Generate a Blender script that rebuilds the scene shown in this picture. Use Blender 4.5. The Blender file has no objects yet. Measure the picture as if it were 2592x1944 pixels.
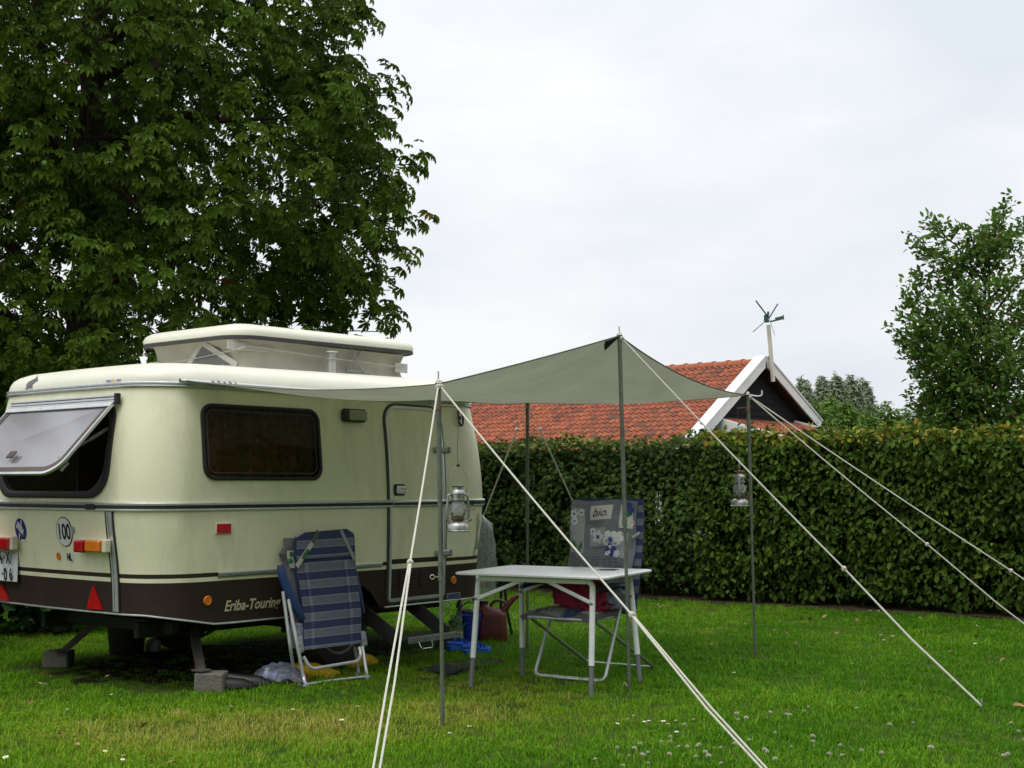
import bpy, bmesh, math, random
import numpy as np
from mathutils import Vector, Matrix
rnd = random.Random(7)
rng = np.random.default_rng(11)
SC = bpy.context.scene
COL = SC.collection
# ------------------------------------------------------------------ camera
EYE = 1.30
FPX = 3300.0                      # focal length in photo pixels (2592 wide)
PITCH = math.atan((1228 - 972) / FPX)
cam_d = bpy.data.cameras.new('camera'); cam = bpy.data.objects.new('camera', cam_d); COL.objects.link(cam)
cam_d.sensor_width = 36.0; cam_d.lens = 36.0 * FPX / 2592
cam_d.clip_start = 0.05; cam_d.clip_end = 2000
cam.location = (0, 0, EYE); cam.rotation_euler = (math.pi / 2 + PITCH, 0, 0)
SC.camera = cam
# ------------------------------------------------------------------ sky, sun, exposure
SUN_EL, SUN_AZ = math.radians(64), math.radians(215)     # high sun behind thin cloud, behind the camera
W = bpy.data.worlds.new('World'); SC.world = W; W.use_nodes = True
nt = W.node_tree; nt.nodes.clear()
def N(t, ty, **kw):
    n = t.nodes.new(ty)
    for k, v in kw.items(): setattr(n, k, v)
    return n
wo = N(nt, 'ShaderNodeOutputWorld'); mixs = N(nt, 'ShaderNodeMixShader')
sky = N(nt, 'ShaderNodeTexSky', sky_type='NISHITA', sun_disc=False)
sky.sun_elevation = SUN_EL; sky.sun_rotation = SUN_AZ
b1 = N(nt, 'ShaderNodeBackground'); b1.inputs[1].default_value = 0.12
nt.links.new(sky.outputs[0], b1.inputs[0])
tc = N(nt, 'ShaderNodeTexCoord'); mp = N(nt, 'ShaderNodeMapping'); mp.inputs['Scale'].default_value = (1.0, 1.0, 2.6)
mp.inputs['Location'].default_value = (3.3, 1.7, 0.4)
nz = N(nt, 'ShaderNodeTexNoise'); nz.inputs['Scale'].default_value = 2.6; nz.inputs['Detail'].default_value = 7; nz.inputs['Roughness'].default_value = .52
nt.links.new(tc.outputs['Generated'], mp.inputs[0]); nt.links.new(mp.outputs[0], nz.inputs[0])
rp = N(nt, 'ShaderNodeValToRGB'); rp.color_ramp.elements[0].position = .34; rp.color_ramp.elements[1].position = .62
rp.color_ramp.elements[0].color = (.745, .795, .86, 1); rp.color_ramp.elements[1].color = (.96, .965, .975, 1)
nt.links.new(nz.outputs[0], rp.inputs[0])
sx = N(nt, 'ShaderNodeSeparateXYZ'); nt.links.new(tc.outputs['Generated'], sx.inputs[0])
pw = N(nt, 'ShaderNodeMath', operation='MULTIPLY'); nt.links.new(sx.outputs[2], pw.inputs[0]); nt.links.new(sx.outputs[2], pw.inputs[1])
mr = N(nt, 'ShaderNodeMath', operation='MULTIPLY_ADD'); mr.inputs[1].default_value = .62; mr.inputs[2].default_value = .875     # overcast: zenith brighter than horizon
nt.links.new(pw.outputs[0], mr.inputs[0])
mx = N(nt, 'ShaderNodeMix', data_type='RGBA', blend_type='MULTIPLY'); mx.inputs[0].default_value = 1
nt.links.new(rp.outputs[0], mx.inputs[6]); nt.links.new(mr.outputs[0], mx.inputs[7])
b2 = N(nt, 'ShaderNodeBackground'); b2.inputs[1].default_value = 1.17
nt.links.new(mx.outputs[2], b2.inputs[0])
mixs.inputs[0].default_value = .94
nt.links.new(b1.outputs[0], mixs.inputs[1]); nt.links.new(b2.outputs[0], mixs.inputs[2]); nt.links.new(mixs.outputs[0], wo.inputs[0])
sl = bpy.data.lights.new('sun', 'SUN'); sl.energy = 1.5; sl.angle = math.radians(35); sl.color = (1, .97, .92)
so = bpy.data.objects.new('sun', sl); COL.objects.link(so)
sd = Vector((math.sin(SUN_AZ) * math.cos(SUN_EL), math.cos(SUN_AZ) * math.cos(SUN_EL), math.sin(SUN_EL)))
so.location = (0, 0, 30); so.rotation_euler = sd.to_track_quat('Z', 'Y').to_euler()
SC.view_settings.view_transform = 'Standard'; SC.view_settings.look = 'None'
SC.view_settings.exposure = 0.0; SC.view_settings.gamma = 1.0; SC.view_settings.use_curve_mapping = False
SC.render.engine = 'CYCLES'; SC.render.resolution_x = 1024; SC.render.resolution_y = 768
# ------------------------------------------------------------------ pixel -> place
cp_, sp_ = math.cos(PITCH), math.sin(PITCH)
def ray(px, py):
    x = (px - 1296) / FPX; y = -(py - 972) / FPX
    return Vector((x, cp_ - sp_ * y, sp_ + cp_ * y))
EYEV = Vector((0, 0, EYE))
def G(px, py, z=0.0):                     # where a pixel's ray meets the level z
    r = ray(px, py); return EYEV + r * ((z - EYE) / r.z)
def onplane(px, py, p0, n):
    r = ray(px, py); return EYEV + r * ((Vector(p0) - EYEV).dot(n) / r.dot(n))
def atY(px, py, Y):                       # at a known depth
    r = ray(px, py); return EYEV + r * (Y / r.y)
# ------------------------------------------------------------------ materials
MATS = {}
def principled(name):
    m = bpy.data.materials.new(name); m.use_nodes = True
    t = m.node_tree; t.nodes.clear()
    o = N(t, 'ShaderNodeOutputMaterial'); p = N(t, 'ShaderNodeBsdfPrincipled'); t.links.new(p.outputs[0], o.inputs[0])
    return m, t, p, o
def mat(name, col, rough=.6, metal=0., var=.18, vs=6., bump=0., bs=80., spec=.5, dirt_shade=None, rvar=.1, stretch=None, trans=0.):
    if name in MATS: return MATS[name]
    m, t, p, o = principled(name)
    c = N(t, 'ShaderNodeTexCoord'); mpn = N(t, 'ShaderNodeMapping'); t.links.new(c.outputs['Object'], mpn.inputs[0])
    if stretch: mpn.inputs['Scale'].default_value = stretch
    n1 = N(t, 'ShaderNodeTexNoise'); n1.inputs['Scale'].default_value = vs; n1.inputs['Detail'].default_value = 6; n1.inputs['Roughness'].default_value = .6
    t.links.new(mpn.outputs[0], n1.inputs[0])
    r1 = N(t, 'ShaderNodeValToRGB'); r1.color_ramp.elements[0].position = .3; r1.color_ramp.elements[1].position = .7
    lo = [max(0, x * (1 - var)) for x in col]; hi = [min(1, x * (1 + var * .6)) for x in col]
    r1.color_ramp.elements[0].color = (*lo, 1); r1.color_ramp.elements[1].color = (*hi, 1)
    t.links.new(n1.outputs[0], r1.inputs[0]); out = r1.outputs[0]
    if dirt_shade:                               # (colour, amount, scale): stains with a shape of their own; crease shading on the awning
        n2 = N(t, 'ShaderNodeTexNoise'); n2.inputs['Scale'].default_value = dirt_shade[2]; n2.inputs['Detail'].default_value = 8; n2.inputs['Roughness'].default_value = .7
        t.links.new(mpn.outputs[0], n2.inputs[0])
        r2 = N(t, 'ShaderNodeMapRange'); r2.inputs[1].default_value = .5; r2.inputs[2].default_value = .78; r2.inputs[4].default_value = dirt_shade[1]
        t.links.new(n2.outputs[0], r2.inputs[0])
        mm = N(t, 'ShaderNodeMix', data_type='RGBA'); t.links.new(r2.outputs[0], mm.inputs[0]); t.links.new(out, mm.inputs[6]); mm.inputs[7].default_value = (*dirt_shade[0], 1)
        out = mm.outputs[2]
    t.links.new(out, p.inputs['Base Color'])
    p.inputs['Metallic'].default_value = metal; p.inputs['Specular IOR Level'].default_value = spec
    r3 = N(t, 'ShaderNodeMapRange'); r3.inputs[3].default_value = max(.02, rough - rvar); r3.inputs[4].default_value = min(1, rough + rvar)
    t.links.new(n1.outputs[0], r3.inputs[0]); t.links.new(r3.outputs[0], p.inputs['Roughness'])
    if bump:
        n4 = N(t, 'ShaderNodeTexNoise'); n4.inputs['Scale'].default_value = bs; n4.inputs['Detail'].default_value = 4
        t.links.new(mpn.outputs[0], n4.inputs[0])
        bn = N(t, 'ShaderNodeBump'); bn.inputs['Strength'].default_value = bump; bn.inputs['Distance'].default_value = .01
        t.links.new(n4.outputs[0], bn.inputs['Height']); t.links.new(bn.outputs[0], p.inputs['Normal'])
    if trans:
        tr = N(t, 'ShaderNodeBsdfTranslucent'); t.links.new(out, tr.inputs[0])
        mxs = N(t, 'ShaderNodeMixShader'); mxs.inputs[0].default_value = trans
        t.links.new(p.outputs[0], mxs.inputs[1]); t.links.new(tr.outputs[0], mxs.inputs[2]); t.links.new(mxs.outputs[0], o.inputs[0])
    MATS[name] = m; return m
def glass(name, tint, rough=.05, bump=0., ior=1.45, haze=None):
    """thin clear sheet: see-through tint plus a mirror-like surface by angle (and a milky share)"""
    if name in MATS: return MATS[name]
    m = bpy.data.materials.new(name); m.use_nodes = True; t = m.node_tree; t.nodes.clear()
    o = N(t, 'ShaderNodeOutputMaterial'); tr = N(t, 'ShaderNodeBsdfTransparent'); tr.inputs[0].default_value = (*tint, 1)
    gl = N(t, 'ShaderNodeBsdfGlossy'); gl.inputs['Roughness'].default_value = rough
    fr = N(t, 'ShaderNodeFresnel'); fr.inputs[0].default_value = ior
    c = N(t, 'ShaderNodeTexCoord'); n1 = N(t, 'ShaderNodeTexNoise'); n1.inputs['Scale'].default_value = 3.5; n1.inputs['Detail'].default_value = 3
    t.links.new(c.outputs['Object'], n1.inputs[0])
    if bump:
        bn = N(t, 'ShaderNodeBump'); bn.inputs['Strength'].default_value = bump; bn.inputs['Distance'].default_value = .02
        t.links.new(n1.outputs[0], bn.inputs['Height']); t.links.new(bn.outputs[0], gl.inputs['Normal']); t.links.new(bn.outputs[0], fr.inputs['Normal'])
    a = N(t, 'ShaderNodeMixShader'); t.links.new(fr.outputs[0], a.inputs[0]); t.links.new(tr.outputs[0], a.inputs[1]); t.links.new(gl.outputs[0], a.inputs[2])
    last = a
    if haze:
        df = N(t, 'ShaderNodeBsdfDiffuse'); df.inputs[0].default_value = (*haze[0], 1)
        mr_ = N(t, 'ShaderNodeMapRange'); mr_.inputs[1].default_value = .35; mr_.inputs[2].default_value = .7; mr_.inputs[3].default_value = haze[1] * .9; mr_.inputs[4].default_value = haze[1] * 1.12
        t.links.new(n1.outputs[0], mr_.inputs[0])
        h = N(t, 'ShaderNodeMixShader'); t.links.new(mr_.outputs[0], h.inputs[0])
        t.links.new(a.outputs[0], h.inputs[1]); t.links.new(df.outputs[0], h.inputs[2]); last = h
    t.links.new(last.outputs[0], o.inputs[0]); MATS[name] = m; return m
def leafmat(name, ramp, trans=.3, rough=.45, spec=.35, pos=None):
    """colour by the per-leaf value 'lv' (0..1) through a ramp"""
    if name in MATS: return MATS[name]
    m, t, p, o = principled(name)
    a = N(t, 'ShaderNodeAttribute'); a.attribute_name = 'lv'
    r = N(t, 'ShaderNodeValToRGB'); els = r.color_ramp.elements
    while len(els) < len(ramp): els.new(.5)
    for i, cc in enumerate(ramp):
        els[i].position = pos[i] if pos else i / (len(ramp) - 1); els[i].color = (*cc, 1)
    t.links.new(a.outputs['Fac'], r.inputs[0])
    c = N(t, 'ShaderNodeTexCoord'); n1 = N(t, 'ShaderNodeTexNoise'); n1.inputs['Scale'].default_value = 25; n1.inputs['Detail'].default_value = 3
    t.links.new(c.outputs['Object'], n1.inputs[0])
    h = N(t, 'ShaderNodeHueSaturation'); mr_ = N(t, 'ShaderNodeMapRange'); mr_.inputs[3].default_value = .75; mr_.inputs[4].default_value = 1.25
    t.links.new(n1.outputs[0], mr_.inputs[0]); t.links.new(mr_.outputs[0], h.inputs['Value']); t.links.new(r.outputs[0], h.inputs['Color'])
    t.links.new(h.outputs[0], p.inputs['Base Color']); p.inputs['Roughness'].default_value = min(.7, rough + .1); p.inputs['Specular IOR Level'].default_value = spec * .4
    tr = N(t, 'ShaderNodeBsdfTranslucent'); t.links.new(h.outputs[0], tr.inputs[0])
    ms = N(t, 'ShaderNodeMixShader'); ms.inputs[0].default_value = trans
    t.links.new(p.outputs[0], ms.inputs[1]); t.links.new(tr.outputs[0], ms.inputs[2]); t.links.new(ms.outputs[0], o.inputs[0])
    MATS[name] = m; return m
# ------------------------------------------------------------------ objects
def tag(o, label=None, cat=None, group=None, kind=None):
    if label: o['label'] = label
    if cat: o['category'] = cat
    if group: o['group'] = group
    if kind: o['kind'] = kind
    return o
def thing(name, loc, label, cat, group=None, rz=0.):
    o = bpy.data.objects.new(name, None); COL.objects.link(o); o.location = loc; o.rotation_euler = (0, 0, rz)
    o.empty_display_size = .2
    return tag(o, label, cat, group)
def rootmat(p):
    m = Matrix.Identity(4)
    while p is not None:
        m = (Matrix.Translation(p.location) @ p.rotation_euler.to_matrix().to_4x4()) @ m; p = p.parent
    return m
def link(name, me, parent=None, loc=(0, 0, 0)):
    o = bpy.data.objects.new(name, me); COL.objects.link(o); o.location = loc
    if parent is not None: o.parent = parent
    return o
def copy_tree(o, parent=None):
    c = o.copy(); COL.objects.link(c)
    if parent is not None: c.parent = parent
    for ch in list(o.children): copy_tree(ch, c)
    return c
def V3(p): return Vector((p[0], p[1], p[2] if len(p) > 2 else 0.))
class MB:
    """collects shapes; build() links them as one mesh"""
    def __init__(s): s.v = []; s.f = []; s.mi = []
    def add(s, vs, fs, m=0):
        b = len(s.v); s.v += [Vector(x) for x in vs]; s.f += [tuple(i + b for i in f) for f in fs]; s.mi += [m] * len(fs); return s
    def box(s, c, size, ax=None, bev=0., m=0):
        c = Vector(c); hx, hy, hz = size[0] / 2, size[1] / 2, size[2] / 2
        A = ax or (Vector((1, 0, 0)), Vector((0, 1, 0)), Vector((0, 0, 1)))
        bev = min(bev, .45 * min(size))
        if bev <= 0:
            vs = [c + A[0] * (x * hx) + A[1] * (y * hy) + A[2] * (z * hz) for x in (-1, 1) for y in (-1, 1) for z in (-1, 1)]
            return s.add(vs, [(0, 1, 3, 2), (4, 6, 7, 5), (0, 4, 5, 1), (2, 3, 7, 6), (0, 2, 6, 4), (1, 5, 7, 3)], m)
        vs = []; idx = {}
        for x in (-1, 1):
            for y in (-1, 1):
                for z in (-1, 1):
                    for k in range(3):
                        d = [hx - bev, hy - bev, hz - bev]; d[k] += bev
                        idx[(x, y, z, k)] = len(vs)
                        vs.append(c + A[0] * (x * d[0]) + A[1] * (y * d[1]) + A[2] * (z * d[2]))
        fs = []
        for k in range(3):
            o1, o2 = [(1, 2), (0, 2), (0, 1)][k]
            for sg in (-1, 1):
                q = []
                for a, b in ((-1, -1), (1, -1), (1, 1), (-1, 1)):
                    t = [0, 0, 0]; t[k] = sg; t[o1] = a; t[o2] = b; q.append(idx[(*t, k)])
                fs.append(tuple(q))
        for k in range(3):
            o1, o2 = [(1, 2), (0, 2), (0, 1)][k]
            for a in (-1, 1):
                for b in (-1, 1):
                    t0 = [0, 0, 0]; t0[k] = -1; t0[o1] = a; t0[o2] = b; t1 = list(t0); t1[k] = 1
                    fs.append((idx[(*t0, o1)], idx[(*t1, o1)], idx[(*t1, o2)], idx[(*t0, o2)]))
        for x in (-1, 1):
            for y in (-1, 1):
                for z in (-1, 1): fs.append(tuple(idx[(x, y, z, k)] for k in range(3)))
        return s.add(vs, fs, m)
    def tube(s, pts, r, n=8, closed=False, m=0, flat=None):
        P = [Vector(p) for p in pts]; k = len(P); rs = r if isinstance(r, (list, tuple)) else [r] * k
        T = []
        for i in range(k):
            a = P[(i - 1) % k] if (i > 0 or closed) else P[i]; b = P[(i + 1) % k] if (i < k - 1 or closed) else P[i]
            d = (b - a); T.append(d.normalized() if d.length > 1e-9 else Vector((0, 0, 1)))
        up = Vector((0, 0, 1)) if abs(T[0].z) < .9 else Vector((1, 0, 0))
        u = (up - T[0] * up.dot(T[0])).normalized(); rings = []
        for i in range(k):
            u = (u - T[i] * u.dot(T[i])); u = u.normalized() if u.length > 1e-6 else T[i].orthogonal().normalized()
            w = T[i].cross(u)
            fx, fy = (flat if flat else (1, 1))
            rings.append([P[i] + (u * (math.cos(2 * math.pi * j / n) * fx) + w * (math.sin(2 * math.pi * j / n) * fy)) * rs[i] for j in range(n)])
        vs = [q for rg in rings for q in rg]; fs = []
        for i in range(k if closed else k - 1):
            for j in range(n):
                a = i * n + j; b = i * n + (j + 1) % n; c = ((i + 1) % k) * n + (j + 1) % n; d = ((i + 1) % k) * n + j
                fs.append((a, b, c, d))
        if not closed: fs += [tuple(range(n - 1, -1, -1)), tuple((k - 1) * n + j for j in range(n))]
        return s.add(vs, fs, m)
    def lathe(s, prof, o=(0, 0, 0), n=20, ax=None, m=0):
        o = Vector(o); A = ax or (Vector((1, 0, 0)), Vector((0, 1, 0)), Vector((0, 0, 1))); vs = []; fs = []
        for r, z in prof:
            for j in range(n):
                t = 2 * math.pi * j / n; vs.append(o + A[0] * (r * math.cos(t)) + A[1] * (r * math.sin(t)) + A[2] * z)
        for i in range(len(prof) - 1):
            for j in range(n): fs.append((i * n + j, i * n + (j + 1) % n, (i + 1) * n + (j + 1) % n, (i + 1) * n + j))
        if prof[0][0] > 1e-5: fs.append(tuple(range(n - 1, -1, -1)))
        if prof[-1][0] > 1e-5: fs.append(tuple((len(prof) - 1) * n + j for j in range(n)))
        return s.add(vs, fs, m)
    def grid(s, rows, m=0, closed=False):
        k = len(rows[0]); vs = [p for r in rows for p in r]; fs = []
        for i in range(len(rows) - 1):
            for j in range(k if closed else k - 1):
                fs.append((i * k + j, i * k + (j + 1) % k, (i + 1) * k + (j + 1) % k, (i + 1) * k + j))
        return s.add(vs, fs, m)
    def slab(s, rows, th, m=0):
        """grid with thickness th along its own normals"""
        R = len(rows); K = len(rows[0]); Nn = []
        for i in range(R):
            for j in range(K):
                a = rows[min(i + 1, R - 1)][j] - rows[max(i - 1, 0)][j]; b = rows[i][min(j + 1, K - 1)] - rows[i][max(j - 1, 0)]
                n_ = a.cross(b); Nn.append(n_.normalized() if n_.length > 1e-12 else Vector((0, 0, 1)))
        top = [p for r in rows for p in r]; bot = [p - Nn[i] * th for i, p in enumerate(top)]; o = R * K; fs = []
        for i in range(R - 1):
            for j in range(K - 1):
                a, b, c, d = i * K + j, i * K + j + 1, (i + 1) * K + j + 1, (i + 1) * K + j
                fs += [(a, b, c, d), (o + d, o + c, o + b, o + a)]
        for j in range(K - 1):
            fs += [(j + 1, j, o + j, o + j + 1), ((R - 1) * K + j, (R - 1) * K + j + 1, o + (R - 1) * K + j + 1, o + (R - 1) * K + j)]
        for i in range(R - 1):
            fs += [(i * K, (i + 1) * K, o + (i + 1) * K, o + i * K), ((i + 1) * K + K - 1, i * K + K - 1, o + i * K + K - 1, o + (i + 1) * K + K - 1)]
        return s.add(top + bot, fs, m)
    def prism(s, poly, ex, m=0):
        k = len(poly); ex = Vector(ex); vs = [Vector(p) for p in poly] + [Vector(p) + ex for p in poly]
        fs = [tuple(range(k)), tuple(range(2 * k - 1, k - 1, -1))] + [(i, (i + 1) % k, k + (i + 1) % k, k + i) for i in range(k)]
        return s.add(vs, fs, m)
    def ring(s, outer, inner, ex, m=0):
        """flat frame between two loops of equal count, extruded by ex"""
        k = len(outer); ex = Vector(ex); vs = [Vector(p) for p in outer] + [Vector(p) for p in inner]; vs += [p + ex for p in vs]; fs = []
        for i in range(k):
            j = (i + 1) % k
            fs += [(i, j, k + j, k + i), (2 * k + i, 3 * k + i, 3 * k + j, 2 * k + j), (i, 2 * k + i, 2 * k + j, j), (k + i, k + j, 3 * k + j, 3 * k + i)]
        return s.add(vs, fs, m)
    def ball(s, c, r, n=10, sc=(1, 1, 1), m=0):
        prof = [(math.sin(math.pi * i / n) * r, -math.cos(math.pi * i / n) * r) for i in range(n + 1)]
        b = len(s.v); s.lathe([(max(a, 1e-6), z) for a, z in prof], (0, 0, 0), n + 4, m=m)
        for i in range(b, len(s.v)):
            q = s.v[i]; s.v[i] = Vector(c) + Vector((q.x * sc[0], q.y * sc[1], q.z * sc[2]))
        return s
    def xf(s, M4):
        s.v = [M4 @ p for p in s.v]; return s
    def mesh(s, name, mats, sub=None, smooth=35., merge=False):
        me = bpy.data.meshes.new(name); inv = sub.inverted() if sub else None
        me.from_pydata([tuple(inv @ p) if inv else tuple(p) for p in s.v], [], s.f)
        mats = mats if isinstance(mats, (list, tuple)) else [mats]
        for q in mats: me.materials.append(q)
        if len(mats) > 1: me.polygons.foreach_set('material_index', s.mi)
        bm = bmesh.new(); bm.from_mesh(me)
        if merge: bmesh.ops.remove_doubles(bm, verts=bm.verts, dist=1e-5)
        bmesh.ops.recalc_face_normals(bm, faces=bm.faces); bm.to_mesh(me); bm.free()
        if smooth:
            me.polygons.foreach_set('use_smooth', [True] * len(me.polygons))
            me.set_sharp_from_angle(angle=math.radians(smooth))
        me.update(); return me
    def build(s, name, mats, parent=None, smooth=35., loc=None, label=None, cat=None, group=None, kind=None, merge=False):
        if parent is not None: me = s.mesh(name, mats, rootmat(parent), smooth, merge); o = link(name, me, parent)
        else:
            if loc is None:
                xs = [p.x for p in s.v]; ys = [p.y for p in s.v]; zs = [p.z for p in s.v]
                loc = ((min(xs) + max(xs)) / 2, (min(ys) + max(ys)) / 2, min(zs))
            me = s.mesh(name, mats, Matrix.Translation(loc), smooth, merge); o = link(name, me, None, loc)
        return tag(o, label, cat, group, kind)
def npmesh(name, V, F, mats, attr=None, smooth=False, mi=None):
    """V (n,3), F (m,k) -> mesh; attr: per-face value 'lv'"""
    me = bpy.data.meshes.new(name); n, (m, k) = len(V), F.shape
    me.vertices.add(n); me.vertices.foreach_set('co', np.ascontiguousarray(V, dtype=np.float32).ravel())
    me.loops.add(m * k); me.loops.foreach_set('vertex_index', np.ascontiguousarray(F, dtype=np.int32).ravel())
    me.polygons.add(m); me.polygons.foreach_set('loop_start', np.arange(0, m * k, k, dtype=np.int32))
    if attr is not None:
        at = me.attributes.new('lv', 'FLOAT', 'FACE'); at.data.foreach_set('value', np.ascontiguousarray(attr, dtype=np.float32))
    for q in (mats if isinstance(mats, (list, tuple)) else [mats]): me.materials.append(q)
    me.update(calc_edges=True)
    me.polygons.foreach_set('use_smooth', np.full(m, bool(smooth)))
    return me
def frames(nrm, up):
    """orthonormal frames (n,3,3) with columns (side, along, normal)"""
    nrm = nrm / np.linalg.norm(nrm, axis=1, keepdims=True)
    al = up - nrm * (nrm * up).sum(1, keepdims=True); L = np.linalg.norm(al, axis=1, keepdims=True)
    al = np.where(L > 1e-6, al / np.maximum(L, 1e-6), np.array([[1., 0, 0]]))
    sd_ = np.cross(al, nrm); return np.stack([sd_, al, nrm], axis=2)
def scatter(tv, tf, P, R, S):
    """copies of a template (tv verts, tf faces) at P with frames R and sizes S"""
    n = len(P); k = len(tv)
    V = np.einsum('nij,kj->nki', R, tv) * S[:, None, None] + P[:, None, :]
    F = (tf[None] + (np.arange(n) * k)[:, None, None]).reshape(-1, tf.shape[1])
    return V.reshape(-1, 3), F
def smoothpath(pts, n=8):
    P = [Vector(p) for p in pts]; out = []
    for i in range(len(P) - 1):
        p0 = P[max(i - 1, 0)]; p1 = P[i]; p2 = P[i + 1]; p3 = P[min(i + 2, len(P) - 1)]
        for k in range(n):
            t = k / n; out.append(.5 * ((2 * p1) + (p2 - p0) * t + (2 * p0 - 5 * p1 + 4 * p2 - p3) * t * t + (3 * p1 - p0 - 3 * p2 + p3) * t ** 3))
    out.append(P[-1]); return out
def bentpath(pts, rad=.04, n=5):
    """polyline with rounded corners"""
    P = [Vector(p) for p in pts]; out = [P[0]]
    for i in range(1, len(P) - 1):
        a = (P[i - 1] - P[i]); b = (P[i + 1] - P[i]); r = min(rad, a.length * .45, b.length * .45)
        s = P[i] + a.normalized() * r; e = P[i] + b.normalized() * r
        for k in range(n + 1):
            t = k / n; out.append(s * (1 - t) ** 2 + P[i] * 2 * t * (1 - t) + e * t * t)
    out.append(P[-1]); return out
def roundrect(x0, x1, y0, y1, r, n=6):
    r = min(r, (x1 - x0) * .499, (y1 - y0) * .499); o = []
    for cx, cy, a in ((x1 - r, y1 - r, 0), (x0 + r, y1 - r, 90), (x0 + r, y0 + r, 180), (x1 - r, y0 + r, 270)):
        for k in range(n + 1):
            t = math.radians(a + 90 * k / n); o.append((cx + r * math.cos(t), cy + r * math.sin(t)))
    return o
def fontmesh(txt, size, shear=0., bold=0., align='CENTER', space=1.):
    """flat lettering as (verts2d, faces)"""
    cu = bpy.data.curves.new('lettering', 'FONT'); cu.body = txt; cu.size = size; cu.shear = shear; cu.offset = bold
    cu.align_x = align; cu.align_y = 'CENTER'; cu.space_character = space; cu.resolution_u = 3
    o = bpy.data.objects.new('lettering', cu); COL.objects.link(o)
    dg = bpy.context.evaluated_depsgraph_get(); me = bpy.data.meshes.new_from_object(o.evaluated_get(dg))
    vs = [(v.co.x, v.co.y) for v in me.vertices]; fs = [tuple(p.vertices) for p in me.polygons]
    bpy.data.objects.remove(o); bpy.data.meshes.remove(me); bpy.data.curves.remove(cu)
    return vs, fs
# ================================================================== setting
CV_C = Vector((-1.973, 9.965, 0)); CV_Y = math.radians(39.34)
CD = Vector((math.sin(CV_Y), math.cos(CV_Y), 0))          # along the caravan, rear to front
CN = Vector((math.cos(CV_Y), -math.sin(CV_Y), 0))         # out of its door side
UP = Vector((0, 0, 1))
def cw(u, v, z): return CV_C + CD * u + CN * v + UP * z
# ---- ground
def ground_material():
    m, t, p, o = principled('lawn soil and moss')
    c = N(t, 'ShaderNodeTexCoord')
    n1 = N(t, 'ShaderNodeTexNoise'); n1.inputs['Scale'].default_value = 1.1; n1.inputs['Detail'].default_value = 8
    n2 = N(t, 'ShaderNodeTexNoise'); n2.inputs['Scale'].default_value = 60; n2.inputs['Detail'].default_value = 6
    t.links.new(c.outputs['Object'], n1.inputs[0]); t.links.new(c.outputs['Object'], n2.inputs[0])
    r1 = N(t, 'ShaderNodeValToRGB'); r1.color_ramp.elements[0].position = .35; r1.color_ramp.elements[1].position = .68
    r1.color_ramp.elements[0].color = (.035, .085, .008, 1); r1.color_ramp.elements[1].color = (.085, .10, .02, 1)
    t.links.new(n1.outputs[0], r1.inputs[0])
    r2 = N(t, 'ShaderNodeValToRGB'); r2.color_ramp.elements[0].color = (.35, .35, .35, 1); r2.color_ramp.elements[1].color = (1.3, 1.3, 1.3, 1)
    t.links.new(n2.outputs[0], r2.inputs[0])
    mm = N(t, 'ShaderNodeMix', data_type='RGBA', blend_type='MULTIPLY'); mm.inputs[0].default_value = 1
    t.links.new(r1.outputs[0], mm.inputs[6]); t.links.new(r2.outputs[0], mm.inputs[7]); t.links.new(mm.outputs[2], p.inputs['Base Color'])
    p.inputs['Roughness'].default_value = .95; p.inputs['Specular IOR Level'].default_value = .1
    b = N(t, 'ShaderNodeBump'); b.inputs['Strength'].default_value = .6; b.inputs['Distance'].default_value = .02
    t.links.new(n2.outputs[0], b.inputs['Height']); t.links.new(b.outputs[0], p.inputs['Normal'])
    return m
g = MB(); xs = [-600, -120, -40, -15, -8, -4, 0, 4, 8, 15, 40, 120, 600]; ys = [-60, -10, 0, 4, 8, 12, 16, 22, 40, 90, 250, 1200]
g.grid([[Vector((x, y, 0)) for x in xs] for y in ys])
g.build('ground', ground_material(), smooth=0, loc=(0, 0, 0), kind='structure')
# ---- hedge line
H0 = G(1700, 1518); H1 = G(2592, 1568); HD = (H1 - H0).normalized(); HN = Vector((HD.y, -HD.x, 0))
if HN.y > 0: HN = -HN
# earth bed along the hedge foot
bed = MB(); rows = []
for k in range(61):
    t = -7 + k * .25; w0 = .16 + .06 * math.sin(k * 1.3) + .05 * rnd.random()
    q = H0 + HD * t
    rows.append([q + HN * w0 + UP * .004, q + HN * .12 + UP * (.012 + .012 * rnd.random()), q - HN * .4 + UP * .03, q - HN * 1.2 + UP * .004])
bed.grid(rows); bed.build('hedge_bed', mat('bare earth with litter', (.045, .036, .02), .95, var=.5, vs=14, bump=.8, bs=50, spec=.1), smooth=0, kind='structure')
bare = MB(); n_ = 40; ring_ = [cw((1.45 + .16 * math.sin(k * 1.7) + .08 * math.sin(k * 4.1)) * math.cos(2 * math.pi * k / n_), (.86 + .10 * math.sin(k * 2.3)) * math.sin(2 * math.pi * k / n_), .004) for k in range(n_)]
bare.add(ring_, [tuple(range(n_))]); bare.build('underbody_shade_patch', mat('dark underbody shade', (.022, .018, .010), .95, var=.5, vs=9, bump=.8, bs=50, spec=.05), smooth=0, kind='structure')  # dark sheet: shade beneath the caravan put into the ground colour
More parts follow.
